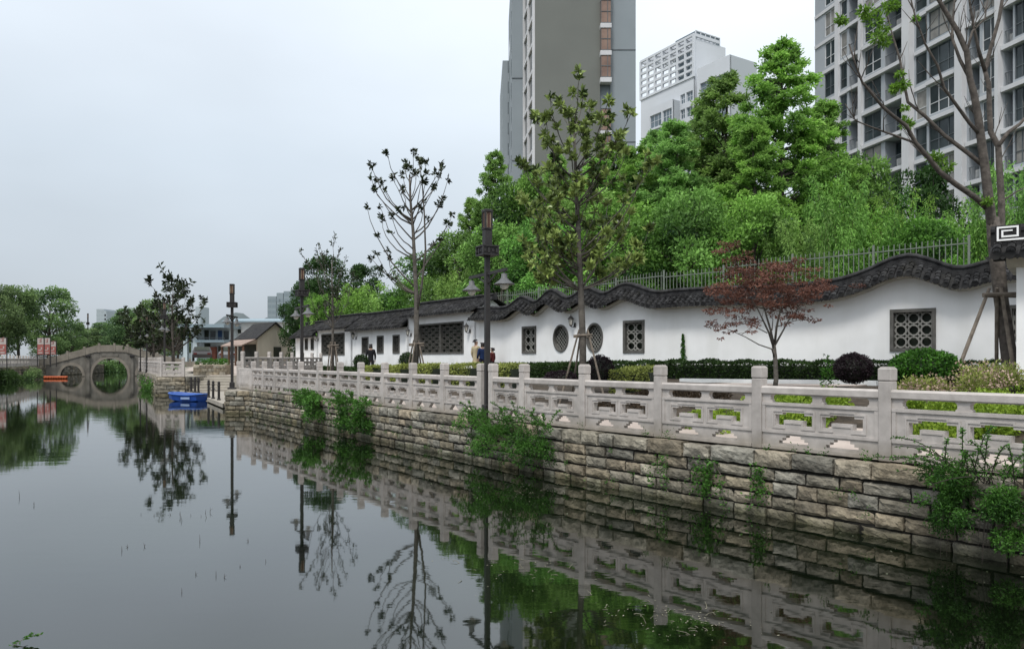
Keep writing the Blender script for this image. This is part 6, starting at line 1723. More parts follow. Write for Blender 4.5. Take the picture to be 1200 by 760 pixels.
T2 = [(235, 445), (330, 385), (400, 360), (430, 370), (470, 395), (545, 440), (285, 445), (350, 490), (440, 520), (460, 460), (590, 520), (555, 580), (530, 500), (270, 510), (265, 565), (290, 605), (165, 650), (240, 640), (300, 640), (360, 620), (430, 600), (500, 640), (540, 610), (580, 650), (600, 500), (670, 640), (690, 690), (280, 690), (620, 730), (510, 460), (375, 420), (400, 470)]
T2 = [(560 + x / 3.456, y / 3.456) for x, y in T2] + [(400 + x / 2.923, 160 + y / 2.923) for x, y in [(620, 80), (610, 190), (640, 290), (660, 250), (620, 350), (650, 400), (690, 420), (700, 450), (680, 490), (640, 390), (860, 300), (890, 200), (870, 390), (740, 370), (730, 240), (760, 130), (770, 250), (700, 340), (790, 330), (650, 450), (900, 120), (930, 200), (950, 280), (985, 200), (1000, 240), (900, 340), (625, 230), (720, 300), (665, 330)]]
tr2 = [(683, 446), (683, 400), (681, 350), (679, 300), (677, 260), (675, 220), (674, 180), (672, 150)]
lb = vase(rnd, tr2, T2 + ell(rnd, 690, 265, 82, 62, 24), 340, .016)
z2 = ground_z(*P(683, 420, 17.5).xy)
limbed_tree('leafy magnolia with big glossy leaves in front of the round windows', 'magnolia_tree', 683, z2, 17.5, tr2, lb, .30, L_mag, 25, .165, M_bark2, .088, 6, twigs=2, rosette=.10, wleaf=.42, depth=1.0)
tr3 = [(390, 432), (390, 395), (390, 360), (389, 330), (389, 305)]
lb = vase(rnd, tr3, ell(rnd, 390, 322, 28, 52, 22), 385, .013)
z3 = ground_z(*P(390, 420, 27.5).xy)
limbed_tree('small twiggy tree with few leaves on the walkway left of the man in black', 'young_tree', 390, z3, 27.5, tr3, lb, .45, L_magd, 3, .12, M_bark2, .055, 7, twigs=3, rosette=.2, wleaf=.42, extra=1, depth=.9)
tr4 = [(203, 436), (203, 410), (202, 385), (202, 360), (203, 345)]
lb = vase(rnd, tr4, ell(rnd, 204, 368, 32, 46, 46) + [(200, 323), (206, 328), (193, 332), (212, 336), (228, 350)], 412, .03)
limbed_tree('dark leafy magnolia on the far bank behind the blue boat', 'magnolia_tree', 203, .98, 50, tr4, lb, .7, L_magd, 12, .30, M_bark, .12, 8, twigs=2, rosette=.4, wleaf=.45, depth=1.8)
tr5 = [(180, 436), (180, 412), (179, 395), (178, 380)]
lb = vase(rnd, tr5, ell(rnd, 172, 384, 24, 26, 34) + [(135, 366), (148, 362), (155, 372)], 412, .03)
limbed_tree('lower dark magnolia on the far bank beside the paired lamps', 'magnolia_tree', 180, .98, 57, tr5, lb, .8, L_magd, 12, .34, M_bark, .12, 9, twigs=2, rosette=.4, wleaf=.45, depth=1.8)

# ---- big bare tree at the right
YB = 16.0; KB = .86 * YB / 13.6
b0 = P(1186, 420, YB); zB = ground_z(b0.x, b0.y); bare = thing('bare_tree', 'big brown tree with nearly leafless branches beside the gate block', 'tree', (b0.x, YB, zB))
def zp(x, y): return (900 + x / 2.714, y / 2.714)
rnd = random.Random(14); tb = MB(); tips = []
def big(pts, w0, w1, off=0.0, twigs=4, tl=.7, d0=0.0):
    q = [P(x, y, YB + d0 + off * i / max(1, len(pts) - 1)) for i, (x, y) in enumerate(pts)]
    n = len(q); tb.tube(q, [KB * (w0 + (w1 - w0) * i / (n - 1)) for i in range(n)], 9)
    for k in range(twigs):
        t = rnd.uniform(.25, .98) * (n - 1); i = min(int(t), n - 2); s = q[i].lerp(q[i + 1], t - i)
        dd = ((q[i + 1] - q[i]).normalized() * .9 + Vector((rnd.uniform(-.8, .8), rnd.uniform(-.8, .8), rnd.uniform(0, .7)))).normalized()
        tp, rr_ = limb(rnd, s, dd, KB * tl * rnd.uniform(.5, 1.3), .013, .004, 5, .14, .06); tb.tube(tp, rr_, 5); tips.append((tp[-1], (tp[-1] - tp[-2]).normalized()))
        if rnd.random() < .7:
            d2 = (dd + Vector((rnd.uniform(-.9, .9), rnd.uniform(-.9, .9), rnd.uniform(-.2, .6)))).normalized(); t2_, r2_ = limb(rnd, tp[2], d2, tl * .5, .008, .003, 4, .16, .05); tb.tube(t2_, r2_, 4)
    return q
base = [(1187, 462), (1184, 430), (1179, 390), (1173, 350), (1169, 310), (1166, 280), (1163, 255)]
q = [P(x, y, YB) for x, y in base]; q[0].z = zB - .1; tb.tube(q, [KB * w for w in (.175, .155, .14, .135, .14, .145, .12)], 12)
stem = [zp(x, y) for x, y in ((710, 700), (700, 620), (688, 520), (676, 430), (668, 370), (655, 300), (642, 250), (632, 165), (600, 95), (560, 30), (520, -40), (500, -120))]
big([(1165, 270)] + stem[0:], .105, .03, -.3, 9)
s2 = [zp(x, y) for x, y in ((742, 740), (742, 640), (735, 520), (732, 465), (708, 420), (704, 350), (702, 270), (690, 225), (712, 140), (735, 60), (750, -30), (760, -120))]
big([(1170, 300)] + s2, .075, .028, .6, 8)
big([zp(x, y) for x, y in ((732, 465), (765, 420), (800, 395), (850, 340), (900, 250), (930, 120))], .045, .016, .2, 5, d0=.16)
big([zp(x, y) for x, y in ((704, 668), (660, 628), (600, 588), (545, 545), (510, 500), (470, 455), (440, 400), (400, 370), (365, 340), (320, 285), (300, 262), (278, 205), (258, 140))], .062, .015, -.8, 7)
big([zp(x, y) for x, y in ((690, 530), (640, 490), (560, 430), (500, 370), (445, 325), (432, 260), (420, 190), (395, 110), (375, 30))], .048, .014, .7, 6, d0=-.06)
big([zp(x, y) for x, y in ((470, 455), (400, 430), (330, 405), (280, 385), (245, 330))], .025, .008, -.3, 4, d0=-.33)
big([zp(x, y) for x, y in ((676, 430), (640, 390), (600, 335), (560, 280), (540, 210), (500, 140), (470, 60), (450, -20))], .04, .012, -.6, 6, d0=-.1)
big([zp(x, y) for x, y in ((642, 250), (610, 190), (585, 120), (590, 40), (600, -60))], .04, .014, .5, 5, d0=-.16)
big([zp(x, y) for x, y in ((690, 225), (670, 160), (655, 90), (640, 0), (650, -80))], .04, .014, -.4, 5, d0=.38)
big([zp(x, y) for x, y in ((632, 165), (650, 100), (690, 60), (700, -10))], .03, .01, .3, 4, d0=-.19)
big([zp(x, y) for x, y in ((742, 640), (790, 610), (840, 585), (880, 520))], .02, .006, .4, 4, d0=.05)
tb.build('trunk', M_bark, bare, smooth=True)
Cs, Ds, Ts = [], [], []
for (x, y, rpx) in ((320, 40, 26), (340, 70, 30), (350, 118, 24), (365, 95, 22), (300, 35, 14), (385, 20, 24), (405, 15, 12), (228, 62, 14), (240, 68, 9), (415, 275, 18), (430, 268, 14), (402, 282, 12), (418, 235, 8), (440, 395, 16), (436, 385, 10), (437, 342, 7), (375, 135, 14), (470, 60, 6), (545, 505, 20), (520, 500, 14), (575, 530, 12), (700, 640, 10)):
    c = P(*zp(x, y), YB - .2 if y > 100 else YB); rr_ = rpx / 2.714 * YB / F; k = int(28 + rpx * 4)
    d = rnd_dirs(k); Cs.append(np.array(c) + d * (rr_ * NP.uniform(.1, 1.0, k))[:, None] * np.array([1, 1, .8])); Ds.append(d + np.array([0, 0, -.2])); Ts.append(NP.uniform(.1, .9, k))
C = np.vstack(Cs); leaf_object('leaves', C, np.vstack(Ds), NP.uniform(.6, 1.2, len(C)) * .10, .035, np.concatenate(Ts), L_fresh, bare)

# ---- red maple
YM = 17.3; b0 = P(907, 420, YM); zM = ground_z(b0.x, b0.y)
mp_ = thing('maple_tree', 'small Japanese maple with dark red leaves in front of the white wall', 'tree', (b0.x, YM, zM)); tb = MB(); rnd = random.Random(77)
def mz(x, y): return (800 + x / 2.9225, 260 + y / 2.9225)
tk = [(907, 452)] + [mz(x, y) for x, y in ((320, 540), (318, 480), (312, 420))]
q = [P(x, y, YM) for x, y in tk]; q[0].z = zM - .05; tb.tube(q, [.062, .055, .05, .046], 8)
pads = []
for pts, w, off in (([(315, 440), (290, 380), (265, 340), (240, 300), (200, 250)], .028, -.5), ([(314, 430), (306, 370), (290, 300), (262, 220), (240, 160)], .03, .4), ([(314, 430), (318, 360), (330, 290), (345, 220), (360, 170)], .03, -.3), ([(314, 425), (345, 380), (375, 335), (420, 290), (450, 270)], .024, .5), ([(316, 470), (300, 435), (250, 420), (200, 395), (150, 375), (110, 360)], .02, -.6), ([(290, 380), (240, 350), (190, 345)], .012, .3), ([(330, 290), (380, 250), (440, 225), (520, 225)], .015, .3), ([(290, 300), (220, 280), (150, 265), (100, 300)], .014, .2), ([(318, 360), (350, 345), (385, 335)], .012, -.7), ([(262, 220), (200, 170), (160, 110), (145, 90)], .015, -.2), ([(375, 335), (385, 290), (400, 240)], .013, -.5), ([(306, 370), (330, 330), (300, 260)], .014, .9)):
    off *= .9; n = len(pts); q = [P(*mz(x, y), YM) + Vector((0, off * i / (n - 1), 0)) for i, (x, y) in enumerate(pts)]
    tb.tube(q, [max(.005, w * (1 - .8 * i / (n - 1))) for i in range(n)], 6)
    for k in range(5):
        t = rnd.uniform(.45, 1) * (n - 1); i = min(int(t), n - 2); s = q[i].lerp(q[i + 1], t - i)
        tp, rr_ = limb(rnd, s, (rnd.uniform(-1, 1), rnd.uniform(-1, 1), rnd.uniform(.0, .5)), .32, .007, .003, 3, .2, 0); tb.tube(tp, rr_, 4)
        if y > 0: pads.append((tp[-1], .13))
    pads.append((q[-1], .15))
for (x, y, rx, ry) in ((240, 175, 100, 25), (290, 150, 110, 22), (220, 215, 110, 25), (300, 215, 130, 25), (350, 190, 90, 25), (330, 250, 120, 22), (230, 255, 110, 22), (400, 225, 60, 18), (500, 222, 60, 14), (150, 85, 35, 12), (300, 290, 110, 15), (420, 295, 40, 10), (180, 145, 40, 18), (350, 145, 60, 14), (480, 250, 50, 12), (160, 300, 40, 10), (370, 330, 25, 8), (130, 230, 30, 12), (195, 345, 18, 5)):
    for k in range(int(rx * ry / 130) + 2):
        c = P(*mz(x + rnd.uniform(-rx, rx), y + rnd.uniform(-ry, ry)), YM); c.y += rnd.uniform(-.85, .85); pads.append((c, rnd.uniform(.08, .17)))
tb.build('trunk', M_bark2, mp_, smooth=True)
for (x, y) in ((115, 370), (150, 378), (130, 398), (175, 372), (195, 345), (140, 360), (98, 312), (85, 300)): pads.append((P(*mz(x, y), YM - .5), .055))
Cs, Ds, Ts = [], [], []
for (c, r_) in pads:
    k = int(22 + 1150 * r_ * r_); d = rnd_dirs(k); d[:, 2] *= .35
    Cs.append(np.array(c) + d * (r_ * NP.uniform(.1, 1, k) ** .6)[:, None]); Ds.append(d + rnd_dirs(k) * .5 + np.array([0, 0, -.35])); Ts.append(np.clip(rnd.uniform(.1, .8) + NP.normal(0, .15, k), 0, 1))
C = np.vstack(Cs); leaf_object('leaves', C, np.vstack(Ds), NP.uniform(.6, 1.2, len(C)) * .062, .026, np.concatenate(Ts), L_maple, mp_)

# ---- stakes holding the trees
def stakes(label, px, Y, top_py, feet, bar_px, r=.022):
    p = P(px, top_py, Y); g = thing('tree_stakes', label, 'stakes', (p.x, Y, ground_z(p.x, Y)), 'wooden stakes propping the young trees')
    for (fx, dy, tx_) in feet:
        f = P(fx, 420, Y + dy); f.z = ground_z(f.x, f.y) - .05; t = P(tx_, top_py, Y + dy * .12)
        mb = MB(); e = t + (t - f).normalized() * .12; mb.tube([f, f.lerp(e, .5), e], [r, r * .97, r * .85], 7); mb.build('pole', M_pole, g)
    a, b_ = P(bar_px[0], top_py + 1, Y - .09), P(bar_px[1], top_py, Y - .07); mb = MB(); mb.tube([a, b_], r * .9, 7); a, b_ = P(bar_px[0], top_py + 2.5, Y + .10), P(bar_px[1], top_py + 3, Y + .10); mb.tube([a, b_], r * .9, 7); mb.build('cross_bar', M_pole, g)
stakes('four wooden stakes around the sparse tall magnolia', 487, 26.5, 402, ((474, .2, 484), (479, -.6, 486), (496, .3, 490), (502, -.3, 491)), (479, 497), .03)
stakes('wooden stakes around the leafy magnolia by the round windows', 682, 17.5, 392, ((654, .0, 677), (670, .9, 680), (709, -.3, 690)), (672, 694), .024)
stakes('wooden stakes around the small twiggy tree', 390, 27.5, 404, ((381, .2, 387), (397, .3, 392), (385, -.5, 389), (401, -.3, 393)), (384, 397), .026)
stakes('long bamboo stakes propping the big bare tree', 1170, 15.8, 344, ((1112, -.2, 1157), (1168, .5, 1168), (1192, -.35, 1174)), (1152, 1190), .04)

# ================================================================== hedges, shrubs and bank plants
def hedge(name, label, cat, path, w, h, m, dens=900, leaf=.055, zoff=0.0, group=None, round_=False):
    """clipped hedge along a list of (x, y) points: leaves fill a rounded box, over a dark inner core"""
    cv = Curve2(resample(path, .3)) if len(path) > 1 else None
    p0 = path[0]; r = thing(name, label, cat, (p0[0], p0[1], ground_z(*p0)), group)
    n = int(dens * cv.L * (w + 2 * h) * 1.2); Cs = np.empty((n, 3)); Ds = np.empty((n, 3))
    ss = NP.uniform(0, cv.L, n); u = NP.uniform(-1, 1, n); which = NP.uniform(0, 1, n)
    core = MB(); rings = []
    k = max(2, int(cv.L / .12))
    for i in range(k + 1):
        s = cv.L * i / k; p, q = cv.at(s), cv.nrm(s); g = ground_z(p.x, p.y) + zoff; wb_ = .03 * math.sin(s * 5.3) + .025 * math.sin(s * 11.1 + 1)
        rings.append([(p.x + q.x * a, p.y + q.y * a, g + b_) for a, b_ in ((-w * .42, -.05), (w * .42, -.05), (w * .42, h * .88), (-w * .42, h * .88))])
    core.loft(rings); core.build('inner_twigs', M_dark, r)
    for i in range(n):
        p, q = cv.at(ss[i]), cv.nrm(ss[i]); g = ground_z(p.x, p.y) + zoff if i % 1 == 0 else g
        wob = .03 * math.sin(ss[i] * 5.3) + .025 * math.sin(ss[i] * 11.1 + 1)
        if which[i] < .36: a, b_, dv = u[i] * w / 2, h + wob + abs(NP.normal(0, .02)), (0, 0, 1)
        elif which[i] < .68: a, b_, dv = w / 2 + NP.normal(0, .02), h * (NP.uniform(0, 1)) + wob, (q.x, q.y, .3)
        else: a, b_, dv = -w / 2, h * NP.uniform(0, 1), (-q.x, -q.y, .3)
        Cs[i] = (p.x + q.x * a, p.y + q.y * a, g + b_); Ds[i] = dv
    Ds = Ds + rnd_dirs(n) * .9
    t = np.clip(.45 + .2 * np.sin(ss * 3.1) * np.sin(ss * 1.7 + 1) + NP.normal(0, .22, n), 0, 1)
    leaf_object('leaves', Cs, Ds, NP.uniform(.7, 1.3, n) * leaf, leaf * .55, t, m, r)
    return r
def along(cv, px0, px1, off, k=14):
    a, b_ = cv.hit(px0), cv.hit(px1); out = []
    for i in range(k + 1):
        s = a + (b_ - a) * i / k; p, q = cv.at(s), cv.nrm(s); out.append((p.x + q.x * off, p.y + q.y * off))
    return out if a < b_ else out[::-1]
_gz_cache = {}
hedge('boxwood_hedge', 'long dark clipped boxwood hedge at the foot of the undulating wall', 'hedge', along(WALL, 1176, 584, .55, 40), .75, .48, L_hedge, 900, .075)
hedge('boxwood_hedge', 'dark clipped boxwood hedge in front of the white galleries', 'hedge', along(HL, 540, 372, .55, 20), .7, .45, L_hedge, 560, .095)
def line_px(px0, px1, Y0, Y1, k=6):
    out = []
    for i in range(k + 1): p = P(px0 + (px1 - px0) * i / k, 420, Y0 + (Y1 - Y0) * i / k); out.append((p.x, p.y))
    return out
YH = 'yellow-green clipped hedges along the walkway'
for a, b_, Y, lb, w, h in ((768, 722, 18.6, 'yellow-green clipped hedge block right of the leafy magnolia', .9, .52), (609, 584, 22.0, 'yellow-green clipped hedge block right of the tall street lamp', .8, .60), (560, 532, 23.4, 'yellow-green clipped hedge block in front of the woman in beige', .8, .62), (516, 490, 24.4, 'yellow-green clipped hedge block right of the sparse magnolia stakes', .8, .62), (480, 459, 25.4, 'yellow-green clipped hedge block left of the sparse magnolia stakes', .8, .62), (448, 433, 26.8, 'yellow-green clipped hedge block in front of the man in black', .8, .62)):
    hedge('clipped_hedge', lb, 'hedge', line_px(a, b_, Y, Y + .5), w, h, L_yel, 1000, .07, group=YH)
def ball(name, label, px, py_c, Y, rw, rh, m, leaf=.055, n=2600, cat='shrub', squash=1.0, group=None, flat=.0):
    c = P(px, py_c, Y); g = ground_z(c.x, c.y); r = thing(name, label, cat, (c.x, c.y, g), group)
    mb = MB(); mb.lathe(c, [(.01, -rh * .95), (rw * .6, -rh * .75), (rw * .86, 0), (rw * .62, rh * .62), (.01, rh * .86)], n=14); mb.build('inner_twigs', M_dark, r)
    d = rnd_dirs(n, .25); lump = 1 + .07 * np.sin(d[:, 0] * 9 + d[:, 2] * 7) * np.sin(d[:, 1] * 8 + 1.3)
    C = np.array(c) + d * np.array([rw, rw, rh]) * (NP.uniform(.86, 1.06, n) * lump)[:, None]
    C[:, 2] = np.maximum(C[:, 2], g - .02)
    t = np.clip(.45 + .25 * np.sin(d[:, 0] * 6) * np.sin(d[:, 2] * 7 + 2) + NP.normal(0, .22, n), 0, 1)
    leaf_object('leaves', C, d * .5 + rnd_dirs(n) * .9, NP.uniform(.7, 1.3, n) * leaf, leaf * .55, t, m, r); return r
ball('round_shrub', 'round dark purple clipped shrub below the wall right of the maple', 1000, 431.5, 16.8, .37, .31, L_purple, .04, 6000)
ball('round_shrub', 'large round bright green shrub under the square lattice window', 1083, 433, 15.2, .60, .37, L_shrub, .07, 5200)
ball('round_shrub', 'round dark purple shrub beside the stake of the leafy magnolia', 703, 433, 19.0, .33, .34, L_purple, .045, 2600)
ball('round_shrub', 'low dark purple shrub left of the leafy magnolia trunk', 657, 442, 17.8, .36, .14, L_purple, .045, 2200)
ball('round_shrub', 'small round dark shrub left of the man in black', 423, 424, 28.5, .26, .26, L_hedge, .05, 1500)
ball('round_shrub', 'small round dark shrub at the stakes of the sparse magnolia', 477, 423, 28.0, .28, .30, L_hedge, .05, 1500)
ball('dark_shrub', 'dark purple shrub at the right picture edge below the bare tree', 1196, 470, 12.2, .30, .22, L_purple, .045, 1600)
def patch(name, label, cat, pts, h, m, leaf, n, tall=0.5, kind=None, spread=.35, w=.45):
    """loose plants: leaves in low mounds around given (px, Y) points"""
    q = [P(px, 420, Y) for px, Y in pts]; r = thing(name, label, cat, (q[0].x, q[0].y, ground_z(q[0].x, q[0].y)))
    Cs, Ds, Ts = [], [], []
    for p in q:
        g = ground_z(p.x, p.y); rr_ = spread * NP.uniform(.75, 1.25); d = rnd_dirs(n, .6); d[:, 2] = np.abs(d[:, 2])
        Cs.append(np.array([p.x, p.y, g]) + d * np.array([rr_, rr_, h * NP.uniform(.8, 1.15)]) * (NP.uniform(.5, 1.05, n))[:, None]); Ds.append(d + rnd_dirs(n) * .7); Ts.append(np.clip(NP.uniform(.25, .75) + NP.normal(0, .2, n), 0, 1))
    C = np.vstack(Cs); leaf_object('leaves', C, np.vstack(Ds), NP.uniform(.7, 1.3, len(C)) * leaf, leaf * w, np.concatenate(Ts), m, r); return r
rr2 = random.Random(3)
def scatter_px(a, b_, Ya, Yb, n): return [(rr2.uniform(a, b_), rr2.uniform(Ya, Yb)) for _ in range(n)]
patch('lime_groundcover', 'bright lime-green low plants behind the rightmost railing panel', 'plants', scatter_px(1062, 1215, 10.3, 12.2, 40), .30, L_lime, .06, 460, spread=.24, w=.6)
patch('lime_groundcover', 'bright lime-green low plants behind the railing below the maple', 'plants', scatter_px(835, 985, 12.2, 13.9, 40), .30, L_lime, .06, 420, spread=.24, w=.6)
patch('lime_groundcover', 'small lime-green plants behind the railing left of the maple', 'plants', scatter_px(800, 832, 13.0, 14.0, 6), .26, L_lime, .06, 300, spread=.22, w=.6)
patch('flowering_shrub', 'pale pink flowering shrub between the bamboo stakes of the bare tree', 'shrub', scatter_px(1128, 1188, 13.6, 15, 14), .55, L_yel, .06, 420, spread=.32)
fl = patch('pink_flowers', 'pale pinkish flower heads below the bare tree', 'flowers', scatter_px(1128, 1190, 13.4, 14.8, 16), .60, L_flower, .05, 90, spread=.34, w=.8)
patch('pink_flowers', 'pale pinkish flower heads in front of the large round green shrub', 'flowers', scatter_px(1064, 1110, 14.0, 14.5, 9), .42, L_flower, .05, 80, spread=.26, w=.8)
patch('flowering_shrub', 'low flowering shrub in front of the large round green shrub', 'shrub', scatter_px(1062, 1112, 14.1, 14.6, 10), .38, L_yel, .06, 320, spread=.28)
patch('dark_groundcover', 'dark brown low plants on the soil behind the middle railing panels', 'plants', scatter_px(690, 850, 15, 17, 26), .20, leafmat('brown_leaves', (.018, .012, .008), (.09, .065, .04)), .06, 260, spread=.34)
patch('young_shoots', 'small green shoots sprouting above the hedge left of the purple round shrub', 'plants', [(968, 17.6), (972, 17.4)], .75, L_shrub, .07, 120, spread=.14)
# climber on the wall
s = WALL.hit(802); p, nn = WALL.at(s), WALL.nrm(s); k = 420
hgt = NP.uniform(0, 1, k); C = np.stack([p.x + nn.x * .05 + NP.normal(0, .05, k) * (1.1 - hgt), p.y + nn.y * .05 + NP.normal(0, .05, k) * (1.1 - hgt), 1.75 + hgt * 1.0], 1)
o = leaf_object('climbing_plant', C, rnd_dirs(k) + np.array([nn.x, nn.y, 0]), .07, .045, NP.uniform(.1, .9, k), L_shrub, None); tag(o, 'thin green climber growing up the bare white wall', 'climber')

# paving strip with a white kerb in front of the hedge
def strip_mesh(path, w, z0, z1, m, name, parent=None):
    cv = Curve2(resample(path, .3)); mb = MB(); rings = []
    for i in range(30):
        s = cv.L * i / 29; p, q = cv.at(s), cv.nrm(s); g = ground_z(p.x, p.y)
        rings.append([(p.x - q.x * w / 2, p.y - q.y * w / 2, g + z0), (p.x + q.x * w / 2, p.y + q.y * w / 2, g + z0), (p.x + q.x * w / 2, p.y + q.y * w / 2, g + z1), (p.x - q.x * w / 2, p.y - q.y * w / 2, g + z1)])
    mb.loft(rings); return mb.build(name, m, parent)
o = strip_mesh(along(WALL, 1060, 845, 2.15, 20), .16, -.1, .10, M_kerb, 'garden_kerb'); tag(o, 'white garden kerb in front of the dark hedge', 'kerb')
o = strip_mesh(along(WALL, 740, 690, 3.2, 12), .16, -.1, .12, M_kerb, 'garden_kerb'); tag(o, 'short white garden kerb below the yellow-green hedge by the leafy magnolia', 'kerb')
o = strip_mesh(along(WALL, 1050, 900, 2.9, 20), 1.3, -.05, .035, M_pave, 'garden_path'); tag(o, kind='structure')

# ---- plants hanging on the embankment
def bank_plant(label, s_list, spread, n_leaf, sprays, name='bank_shrub', drop=.55, seed=1, leaf=.075, rise=.25):
    rnd = random.Random(seed); cv = RC; p0 = cv.at(s_list[0]); r = thing(name, label, 'shrub', (p0.x, p0.y, .6)); cent, rad = [], []
    for s in s_list:
        p, q = cv.at(s), cv.nrm(s)
        for k in range(8):
            o_ = .26 + rnd.uniform(-.05, .24); cent.append((p.x + q.x * o_ + rnd.uniform(-.22, .22), p.y + q.y * o_ + rnd.uniform(-.22, .22), .86 - (drop + .12) * rnd.uniform(0, 1))); rad.append(spread * rnd.uniform(.35, 1.05))
    c, d, t = clump_leaves(cent, rad, n_leaf * .62, .85, .5)
    tb = MB()
    for i in range(sprays):
        s = s_list[0] + (s_list[-1] - s_list[0]) * rnd.uniform(-.15, 1.1); p, q = cv.at(s), cv.nrm(s); tg = cv.tan(s)
        a = rnd.uniform(-1, 1); L = rnd.uniform(.35, .95) * (1 + rise)
        st_ = Vector((p.x + q.x * .30, p.y + q.y * .30, .72)); dd = Vector((q.x * rnd.uniform(.1, .8) + tg.x * a, q.y * rnd.uniform(.1, .8) + tg.y * a, rnd.uniform(.5, 1.3))).normalized(); pts = []
        for k in range(9):
            u = k / 8; pts.append(st_ + dd * L * u - Vector((0, 0, .45 * L * u * u)))
        tb.tube(pts, [.005] * 8 + [.002], 4)
        m_ = int(46 * L); u = NP.uniform(.2, 1, m_); P0 = np.array(pts); ii = np.clip((u * 8).astype(int), 0, 7); fr = (u * 8 - ii)[:, None]
        cc = P0[ii] * (1 - fr) + P0[ii + 1] * fr; c = np.vstack([c, cc]); d = np.vstack([d, rnd_dirs(m_) + np.array(dd) * .5]); t = np.concatenate([t, NP.uniform(.4, .95, m_)])
    for i in range(int(sprays * .35)):      # hanging stems
        s = s_list[0] + (s_list[-1] - s_list[0]) * rnd.uniform(0, 1); p, q = cv.at(s), cv.nrm(s); st_ = Vector((p.x + q.x * (.32 + rnd.uniform(0, .15)), p.y + q.y * (.32 + rnd.uniform(0, .15)), .45)); L = rnd.uniform(.3, .62)
        tb.tube([st_, st_ + Vector((q.x * .06, q.y * .06, -L * .5)), st_ + Vector((q.x * .08, q.y * .08, -L))], [.003, .0025, .001], 4)
    tb.build('stems', M_twig, r)
    leaf_object('leaves', c, d, NP.uniform(.6, 1.3, len(c)) * leaf, leaf * .42, t, L_bank, r)
    return r
def rs(px): return RC.hit(px)
bank_plant('large leafy shrub hanging over the embankment at the right picture edge', [rs(1212), rs(1185), rs(1160), rs(1140), rs(1120)], .17, 24000, 34, drop=.55, seed=2, rise=.35, leaf=.038)
bank_plant('wide leafy shrub on the embankment below the tall street lamp', [rs(654), rs(640), rs(620), rs(603), rs(587), rs(573)], .24, 9500, 44, drop=.62, seed=3, rise=.15, leaf=.05)
bank_plant('leafy shrub on the embankment below the far railing panels', [rs(444), rs(434), rs(424), rs(414)], .26, 4600, 22, drop=.6, seed=4, rise=.1, leaf=.085)
bank_plant('smaller leafy shrub on the embankment left of the other wall shrubs', [rs(388), rs(378), rs(370)], .25, 4200, 16, drop=.45, seed=5, rise=.1, leaf=.09)
def ivy(label, px, seed, n=260):
    rnd = random.Random(seed); s = rs(px); p, q = RC.at(s), RC.nrm(s); tg = RC.tan(s); r = thing('wall_ivy', label, 'ivy', (p.x, p.y, .6)); C = []; D = []
    tb = MB()
    for k in range(3):
        z_ = .55; u = rnd.uniform(-.12, .12); pts = []
        for i in range(8): pts.append((p.x + q.x * .235 + tg.x * u, p.y + q.y * .235 + tg.y * u, z_)); z_ -= rnd.uniform(.04, .09); u += rnd.uniform(-.07, .07)
        tb.tube(pts, .004, 4)
        for i in range(n // 3):
            a = rnd.choice(pts); C.append((a[0] + rnd.gauss(0, .035) + q.x * .02, a[1] + rnd.gauss(0, .035) + q.y * .02, a[2] + rnd.gauss(0, .04))); D.append((q.x + rnd.gauss(0, .6), q.y + rnd.gauss(0, .6), rnd.gauss(-.2, .5)))
    tb.build('stems', M_pole, r); C = np.array(C); leaf_object('leaves', C, np.array(D), NP.uniform(.6, 1.3, len(C)) * .045, .03, NP.uniform(.2, 1, len(C)), L_bank, r)
for px, sd, lb in ((900, 1, 'ivy trail on the embankment stones below the railing post near the maple'), (852, 2, 'ivy trail on the embankment stones left of the maple'), (832, 3, 'small ivy tuft on the embankment stones'), (787, 4, 'thin ivy trail on the embankment left of the other trails')): ivy(lb, px, sd, 260 if px != 787 else 150)
# greenery on the other banks
def bank_mass(label, pts, rad, n, seed, m=L_bank, leaf=.13):
    rnd = random.Random(seed); r = thing('bank_shrub', label, 'shrub', pts[0]); cent = []
    for p in pts:
        for k in range(4): cent.append((p[0] + rnd.uniform(-.5, .5), p[1] + rnd.uniform(-.7, .7), p[2] + rnd.uniform(-.45, .25)))
    c, d, t = clump_leaves(cent, [rad * rnd.uniform(.7, 1.2) for _ in cent], n, .8)
    leaf_object('leaves', c, d, NP.uniform(.6, 1.3, len(c)) * leaf, leaf * .45, t, m, r)
bank_mass('dense green shrubs hanging from the far bank wall beside the bridge', [(-21.9 - .47 * i * 1.5, 47.6 + .88 * i * 1.5, .35) for i in range(9)], .45, 600, 1)
bank_mass('reeds and shrubs at the foot of the bridge on the right side', [(-29.5 - i * 1.1, 63 + 3.4 * i, .6) for i in range(6)], .8, 200, 2)
bank_mass('dark waterside shrubs below the left bank railing at the picture edge', [(-44.0 - .35 * i * 1.2, 66 + .9 * i * 1.2, .35) for i in range(4)], .6, 420, 3, L_hedge, .2)
bank_mass('waterside shrub below the left bank railing next to the edge shrubs', [(-46.6, 73, .25), (-47.0, 74, .25)], .5, 420, 4, L_far, .2)
bank_mass('tall waterside shrub below the left bank railing near the bridge', [(-47.8, 76.5, .4), (-48.1, 77, .6)], .5, 420, 5, L_far, .2)

